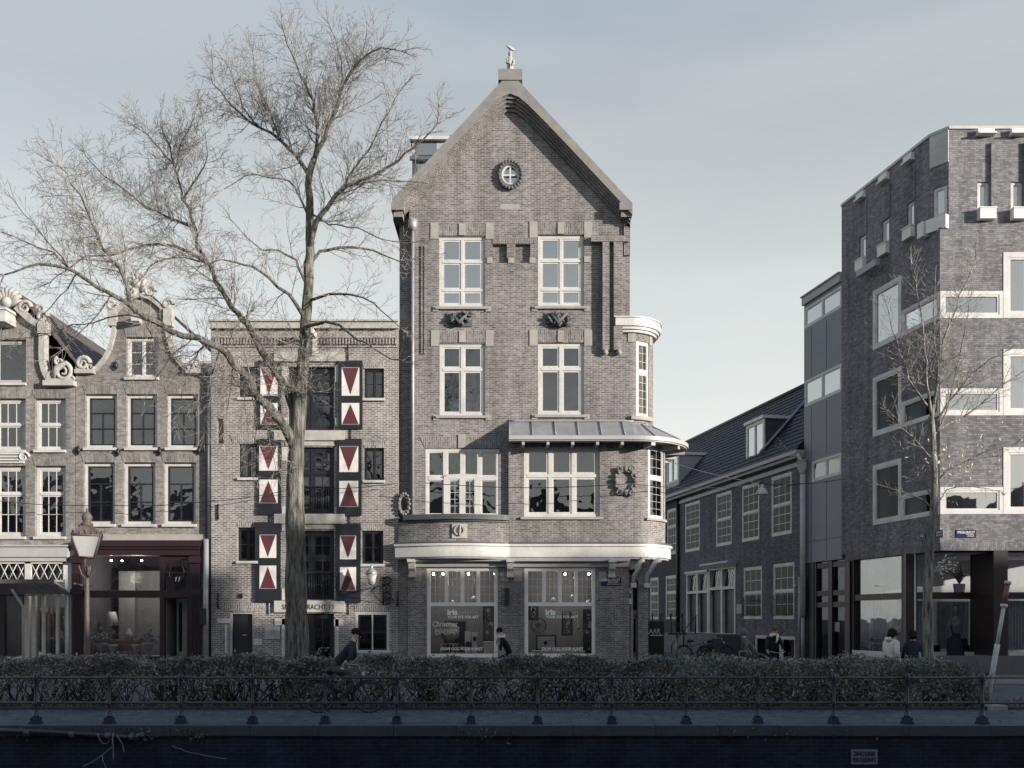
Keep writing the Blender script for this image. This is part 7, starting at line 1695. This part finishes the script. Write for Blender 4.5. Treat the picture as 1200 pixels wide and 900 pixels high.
# ------------------------------------------------------------------ people: one skin-modifier body each
def person(loc, rz, label, J, colors, hairstyle='short', scale=1.0, extra=None):
    """J: joint positions in local metres (x forward, y left). colors: coat, legs, shoes, hair"""
    t = thing('person', loc, label, 'person'); t.rotation_euler.z = rz; t.scale = (scale,)*3
    V, E, Rr, tagz = [], [], [], []
    def v(p, r_): V.append(Vector(p)); Rr.append(r_ if isinstance(r_, tuple) else (r_, r_)); return len(V)-1
    def e(a, b, tg): E.append((a, b)); tagz.append(tg)
    bulk = J.get('bulk', 1.0)
    pel = v(J['pelvis'], (.15*bulk, .12*bulk)); bel = v(Vector(J['pelvis']).lerp(Vector(J['chest']), .5), (.14*bulk, .115*bulk)); che = v(J['chest'], (.165*bulk, .12*bulk)); 
    neck = v(J['neck'], .058); hd0 = Vector(J['head']); nk = Vector(J['neck']); up = (hd0-nk).normalized()
    h0 = v(hd0-up*.06, (.068, .074)); h1 = v(hd0+up*.02, (.080, .092)); h2 = v(hd0+up*.085, (.066, .076))
    e(pel, bel, 1); e(bel, che, 1); e(che, neck, 1); e(neck, h0, 0); e(h0, h1, 0); e(h1, h2, 0)
    for s_, n_ in ((1, 'l'), (-1, 'r')):
        sh = v(J['sho_'+n_], .072*bulk); el = v(J['elb_'+n_], .052*bulk); wr = v(J['wri_'+n_], .034); dh = (Vector(J['wri_'+n_])-Vector(J['elb_'+n_])).normalized(); pm = v(Vector(J['wri_'+n_])+dh*.05, (.040, .022))
        e(che, sh, 1); e(sh, el, 1); e(el, wr, 1); e(wr, pm, 0)
        pw = Vector(J['wri_'+n_])+dh*.08; cr_ = dh.cross(Vector((0, 0, 1))); cr_ = cr_.normalized() if cr_.length > .1 else Vector((0, 1, 0)); dn = Vector((0, 0, -1)) if abs(dh.z) < .8 else Vector((1, 0, 0))
        for k in range(4):
            b0 = v(pw+cr_*(.030-.02*k), .010); b1 = v(pw+cr_*(.032-.021*k)+dh*.035+dn*.012, .009); b2 = v(pw+cr_*(.030-.02*k)+dh*(.05-.006*abs(k-1))+dn*.040, .008); e(pm, b0, 0); e(b0, b1, 0); e(b1, b2, 0)
        th0 = v(Vector(J['wri_'+n_])+dh*.035+cr_*.045*s_, .011); th1 = v(Vector(J['wri_'+n_])+dh*.075+cr_*.055*s_+dn*.02, .009); e(pm, th0, 0); e(th0, th1, 0)
        hp = v(J['hip_'+n_], (.10, .10)); kn = v(J['kne_'+n_], .068); an = v(J['ank_'+n_], .048); he_ = v(Vector(J['ank_'+n_])+Vector((-.03, 0, -.05)), .045); to = v(Vector(J['ank_'+n_])+Vector((.15, 0, -.07)), (.045, .03))
        e(pel, hp, 2); e(hp, kn, 2); e(kn, an, 2); e(an, he_, 3); e(he_, to, 3)
    me = bpy.data.meshes.new('body_src'); me.from_pydata([tuple(q) for q in V], E, []); o = bpy.data.objects.new('src', me); COL.objects.link(o)
    md = o.modifiers.new('s', 'SKIN'); md.use_smooth_shade = True
    sv = me.skin_vertices[0].data
    for i, r_ in enumerate(Rr): sv[i].radius = r_
    sv[0].use_root = True
    sd_ = o.modifiers.new('d', 'SUBSURF'); sd_.levels = 1; sd_.render_levels = 1
    dg = bpy.context.evaluated_depsgraph_get(); dg.update(); nm = bpy.data.meshes.new_from_object(o.evaluated_get(dg)); bpy.data.objects.remove(o)
    nm.name = 'body'; nm.materials.clear()
    for k in ('skin',)+tuple(colors[:3]): nm.materials.append(M[k])
    segs = [(V[a], V[b], tg) for (a, b), tg in zip(E, tagz)]
    for pgn in nm.polygons:
        c = pgn.center; best, bt = 9, 0
        for a, b, tg in segs:
            ab = b-a; tt = max(0, min(1, (c-a).dot(ab)/max(1e-9, ab.length_squared))); d = (c-(a+ab*tt)).length
            if d < best: best, bt = d, tg
        if bt == 0 and (c-nk).length < .06: bt = 1
        pgn.material_index = bt; pgn.use_smooth = True
    bo = bpy.data.objects.new('body', nm); COL.objects.link(bo); bo.parent = t
    # face and hair
    f = Vector((1, 0, 0)); f = (f-up*f.dot(up)).normalized(); sd__ = up.cross(f)
    def loc_build(g, n, m_): 
        o_ = MB(); L = Vector(loc); o_.v = [(a+L.x, b+L.y, c+L.z) for a, b, c in g.v]; o_.f, o_.uv, o_.mi, o_.sm = g.f, {}, g.mi, g.sm; return o_.build(n, m_, t)
    g = MB(); g.tube([hd0+f*.085+up*.03, hd0+f*.115-up*.012, hd0+f*.09-up*.022], [.010, .017, .012], 6); loc_build(g, 'nose', 'skin')
    for s_ in (-1, 1):
        g = MB(); g.ball(hd0+sd__*s_*.082, .024, 6, .5, .6, 1.2); loc_build(g, 'ear', 'skin')
        g = MB(); g.ball(hd0+f*.088+sd__*s_*.032+up*.028, .011, 6); loc_build(g, 'eye', 'letter_dk')
    g = MB(); g.tube([hd0+f*.088+sd__*.022-up*.052, hd0+f*.096-up*.054, hd0+f*.088-sd__*.022-up*.052], .006, 4); loc_build(g, 'mouth', 'rust')
    g = MB(); c = hd0+up*.045-f*.018
    if hairstyle == 'bob': g.ball(c, .118, 14, 1, 1, 1.0); g.tube([hd0-f*.04+up*.03, hd0-f*.05-up*.05, hd0-f*.04-up*.10], [.10, .105, .085], 10)
    elif hairstyle == 'cap': g.ball(c+up*.012, .108, 14, 1, 1, .8); g.tube([hd0+f*.06+up*.055, hd0+f*.16+up*.045], [.06, .045], 8)
    elif hairstyle == 'hood': g.ball(hd0+up*.02-f*.035, .125, 14, 1, 1, 1.05)
    else: g.ball(c, .104, 14, 1, 1, .9)
    loc_build(g, 'hair' if hairstyle != 'cap' else 'cap', colors[3])
    if extra: extra(loc_build, J)
    return t
def pose_bike(lean=.0, head_dx=.0):
    return dict(pelvis=(-.22, 0, 1.0), chest=(.02+lean, 0, 1.38), neck=(.07+lean, 0, 1.54), head=(.12+lean+head_dx, 0, 1.68),
                sho_l=(.03+lean, .19, 1.44), sho_r=(.03+lean, -.19, 1.44), elb_l=(.12+lean*.6, .27, 1.20), elb_r=(.12+lean*.6, -.27, 1.20),
                wri_l=(.13, .25, 1.13), wri_r=(.13, -.25, 1.13), hip_l=(-.18, .10, .95), hip_r=(-.18, -.10, .95),
                kne_l=(.18, .12, .66), kne_r=(.22, -.12, .88), ank_l=(-.06, .11, .25), ank_r=(-.14, -.11, .53))
def pose_walk(turn=0):
    return dict(pelvis=(0, 0, .96), chest=(.02, 0, 1.32), neck=(.03, 0, 1.48), head=(.06, 0, 1.62),
                sho_l=(.01, .19, 1.39), sho_r=(.01, -.19, 1.39), elb_l=(.06, .25, 1.12), elb_r=(-.06, -.25, 1.12), wri_l=(.20, .24, .93), wri_r=(.06, -.25, .88),
                hip_l=(0, .09, .90), hip_r=(0, -.09, .90), kne_l=(.14, .09, .50), kne_r=(-.04, -.09, .50), ank_l=(.16, .09, .11), ank_r=(-.26, -.09, .16))
for n_, c_ in (('c_navy', (.022, .028, .045)), ('c_grey', (.14, .135, .14)), ('c_white', (.62, .60, .56)), ('c_dark', (.015, .018, .026)), ('c_pink', (.24, .19, .19)), ('c_blue', (.035, .042, .06)), ('c_hair', (.02, .016, .016)), ('c_tan', (.10, .09, .085)), ('c_scarf', (.60, .58, .55))): M[n_] = fabric(n_, c_)
def scarf(lb, J):
    n = Vector(J['neck']); g = MB(); g.tube([n+Vector((.095*math.cos(a), .105*math.sin(a), .0+.03*math.cos(a*2))) for a in [R(30*k) for k in range(13)]], .042, 7); g.tube([n+Vector((.1, .05, 0)), n+Vector((.15, .02, -.12)), n+Vector((.13, 0, -.22))], [.045, .035, .02], 6); lb(g, 'scarf', 'c_scarf')
def coat_tail(mat, l=.35):
    def f(lb, J):
        p = Vector(J['pelvis']); g = MB(); g.lathe(p+Vector((0, 0, -l)), [(.23, 0), (.20, l*.5), (.17, l), (.15, l+.1)], 14, .8, 1.0); lb(g, 'coat', mat)
    return f
yq = 21.3
bicycle((X(402, yq), yq, .0), 0, 'dark bicycle ridden to the right on the quay side of the hedge'); person((X(402, yq), yq, .0), 0, 'cyclist in dark jacket and cap riding right before the hedge', pose_bike(.16), ('c_blue', 'c_tan', 'c_dark', 'c_dark'), 'cap', 1.04)
yq = 29.0
bicycle((X(592, yq), yq, .02), math.pi, 'dark bicycle ridden to the left behind the hedge before the gallery'); person((X(592, yq), yq, .02), math.pi, 'cyclist in black with a pale scarf before the gallery pier', pose_bike(.05), ('c_dark', 'c_dark', 'c_dark', 'c_hair'), 'short', 1.0, scarf)
yq = 29.6
bicycle((X(880, yq), yq, .02), math.pi, 'bicycle ridden to the left beside the woman with the white scarf'); person((X(880, yq), yq, .02), math.pi, 'cyclist in beige grey coat leaning forward, riding left at the side street', pose_bike(.14), ('c_grey', 'c_tan', 'c_dark', 'c_grey'), 'hood', .97)
yq = 29.0
bicycle((X(905, yq), yq-.2, .02), -R(75), 'bicycle ridden towards the canal at the mouth of the side street'); person((X(903, yq), yq-.2, .02), -R(75), 'cyclist facing the canal in navy coat with white scarf', pose_bike(.02), ('c_navy', 'c_dark', 'c_dark', 'c_tan'), 'short', 1.03, scarf)
yq = 26.2
def hoodf(lb, J):
    n = Vector(J['neck']); g = MB(); g.tube([n+Vector((-.10, .08, .02)), n+Vector((-.15, 0, .0)), n+Vector((-.10, -.08, .02))], .06, 7); lb(g, 'hood', 'c_white')
pw = pose_walk(); pw['bulk'] = 1.45
person((X(1044, yq), yq, .02), R(25), 'pedestrian in a white padded jacket with dark hair before the corner shop', pw, ('c_white', 'c_dark', 'c_dark', 'c_hair'), 'bob', 1.02, hoodf)
person((X(1054, yq), yq+.5, .02), R(10), 'pedestrian in a dull pink coat walking close behind the white jacket', pose_walk(), ('c_pink', 'c_dark', 'c_dark', 'c_hair'), 'short', .98)
person((X(1072, yq), yq+.1, .02), R(80), 'pedestrian with dark bobbed hair and navy coat beside the young tree trunk', pose_walk(), ('c_blue', 'c_grey', 'c_dark', 'c_hair'), 'bob', .99)
# mannequin outside the shop pane
mx_, my_ = X(1117.5, 34.9), 34.75
mq = thing('mannequin', (mx_, my_, .3), 'mannequin in dark patterned jacket and long dark skirt at the corner shop window', 'mannequin')
zz = Z(772, my_); top = Z(702, my_)
H = top-zz
g = MB(); g.lathe((mx_, my_, zz), [(.34, 0), (.32, .1), (.24, .55), (.16, .92)], 16, 1, .7); g.build('skirt', 'c_dark', mq)
g = MB(); g.tube([(mx_, my_, zz+.9), (mx_, my_, zz+1.15), (mx_, my_, zz+1.42), (mx_, my_, zz+1.56)], [.16, .17, .21, .09], 12)
for s_ in (-1, 1): g.tube([(mx_+s_*.17, my_, zz+1.44), (mx_+s_*.27, my_-.02, zz+1.15), (mx_+s_*.24, my_-.12, zz+.92)], [.075, .06, .045], 8)
g.build('jacket', paint('patterned cloth', (.07, .075, .085), .8, .75, 9), mq)
g = MB(); g.tube([(mx_, my_, zz+1.54), (mx_, my_, zz+1.64), (mx_, my_, zz+1.72), (mx_, my_, zz+1.82), (mx_, my_, zz+1.90)], [.05, .045, .075, .09, .05], 12)
for s_ in (-1, 1): g.tube([(mx_+s_*.24, my_-.12, zz+.93), (mx_+s_*.22, my_-.15, zz+.80)], [.035, .02], 7)
g.build('head_and_hands', 'c_tan', mq)
g = MB(); g.box(mx_-.3, mx_+.3, my_-.25, my_+.25, .1, zz-.02); g.tube([(mx_, my_, zz-.02), (mx_, my_, zz+.3)], .03, 6); g.build('stand', 'stone_dk', mq)
# table standing in the side street mouth
ty_ = 44.0
t = thing('cafe_table', (X(791, ty_), ty_, 0), 'small dark high table on one pale leg in the side street', 'table'); g = MB(); g.box(X(781, ty_), X(803, ty_), ty_-.4, ty_+.4, Z(743.5, ty_), Z(741.5, ty_)); g.build('tabletop', 'navy', t); g = MB(); g.tube([(X(793, ty_), ty_, .1), (X(793, ty_), ty_, Z(743, ty_))], .05, 8); g.lathe((X(793, ty_), ty_, .1), [(.3, 0), (.05, .05)], 12); g.build('leg', 'zinc', t)
for i, (px, Yb, rz, lab) in enumerate(((815, 45, R(-10), 'parked dark bicycle leaning by the stoop railing, left of the pair'), (838, 44, R(15), 'parked dark bicycle in front of the stoop steps'))):
    bicycle((X(px, Yb), Yb, .12), rz, lab, 'bicycles parked by the stoop')
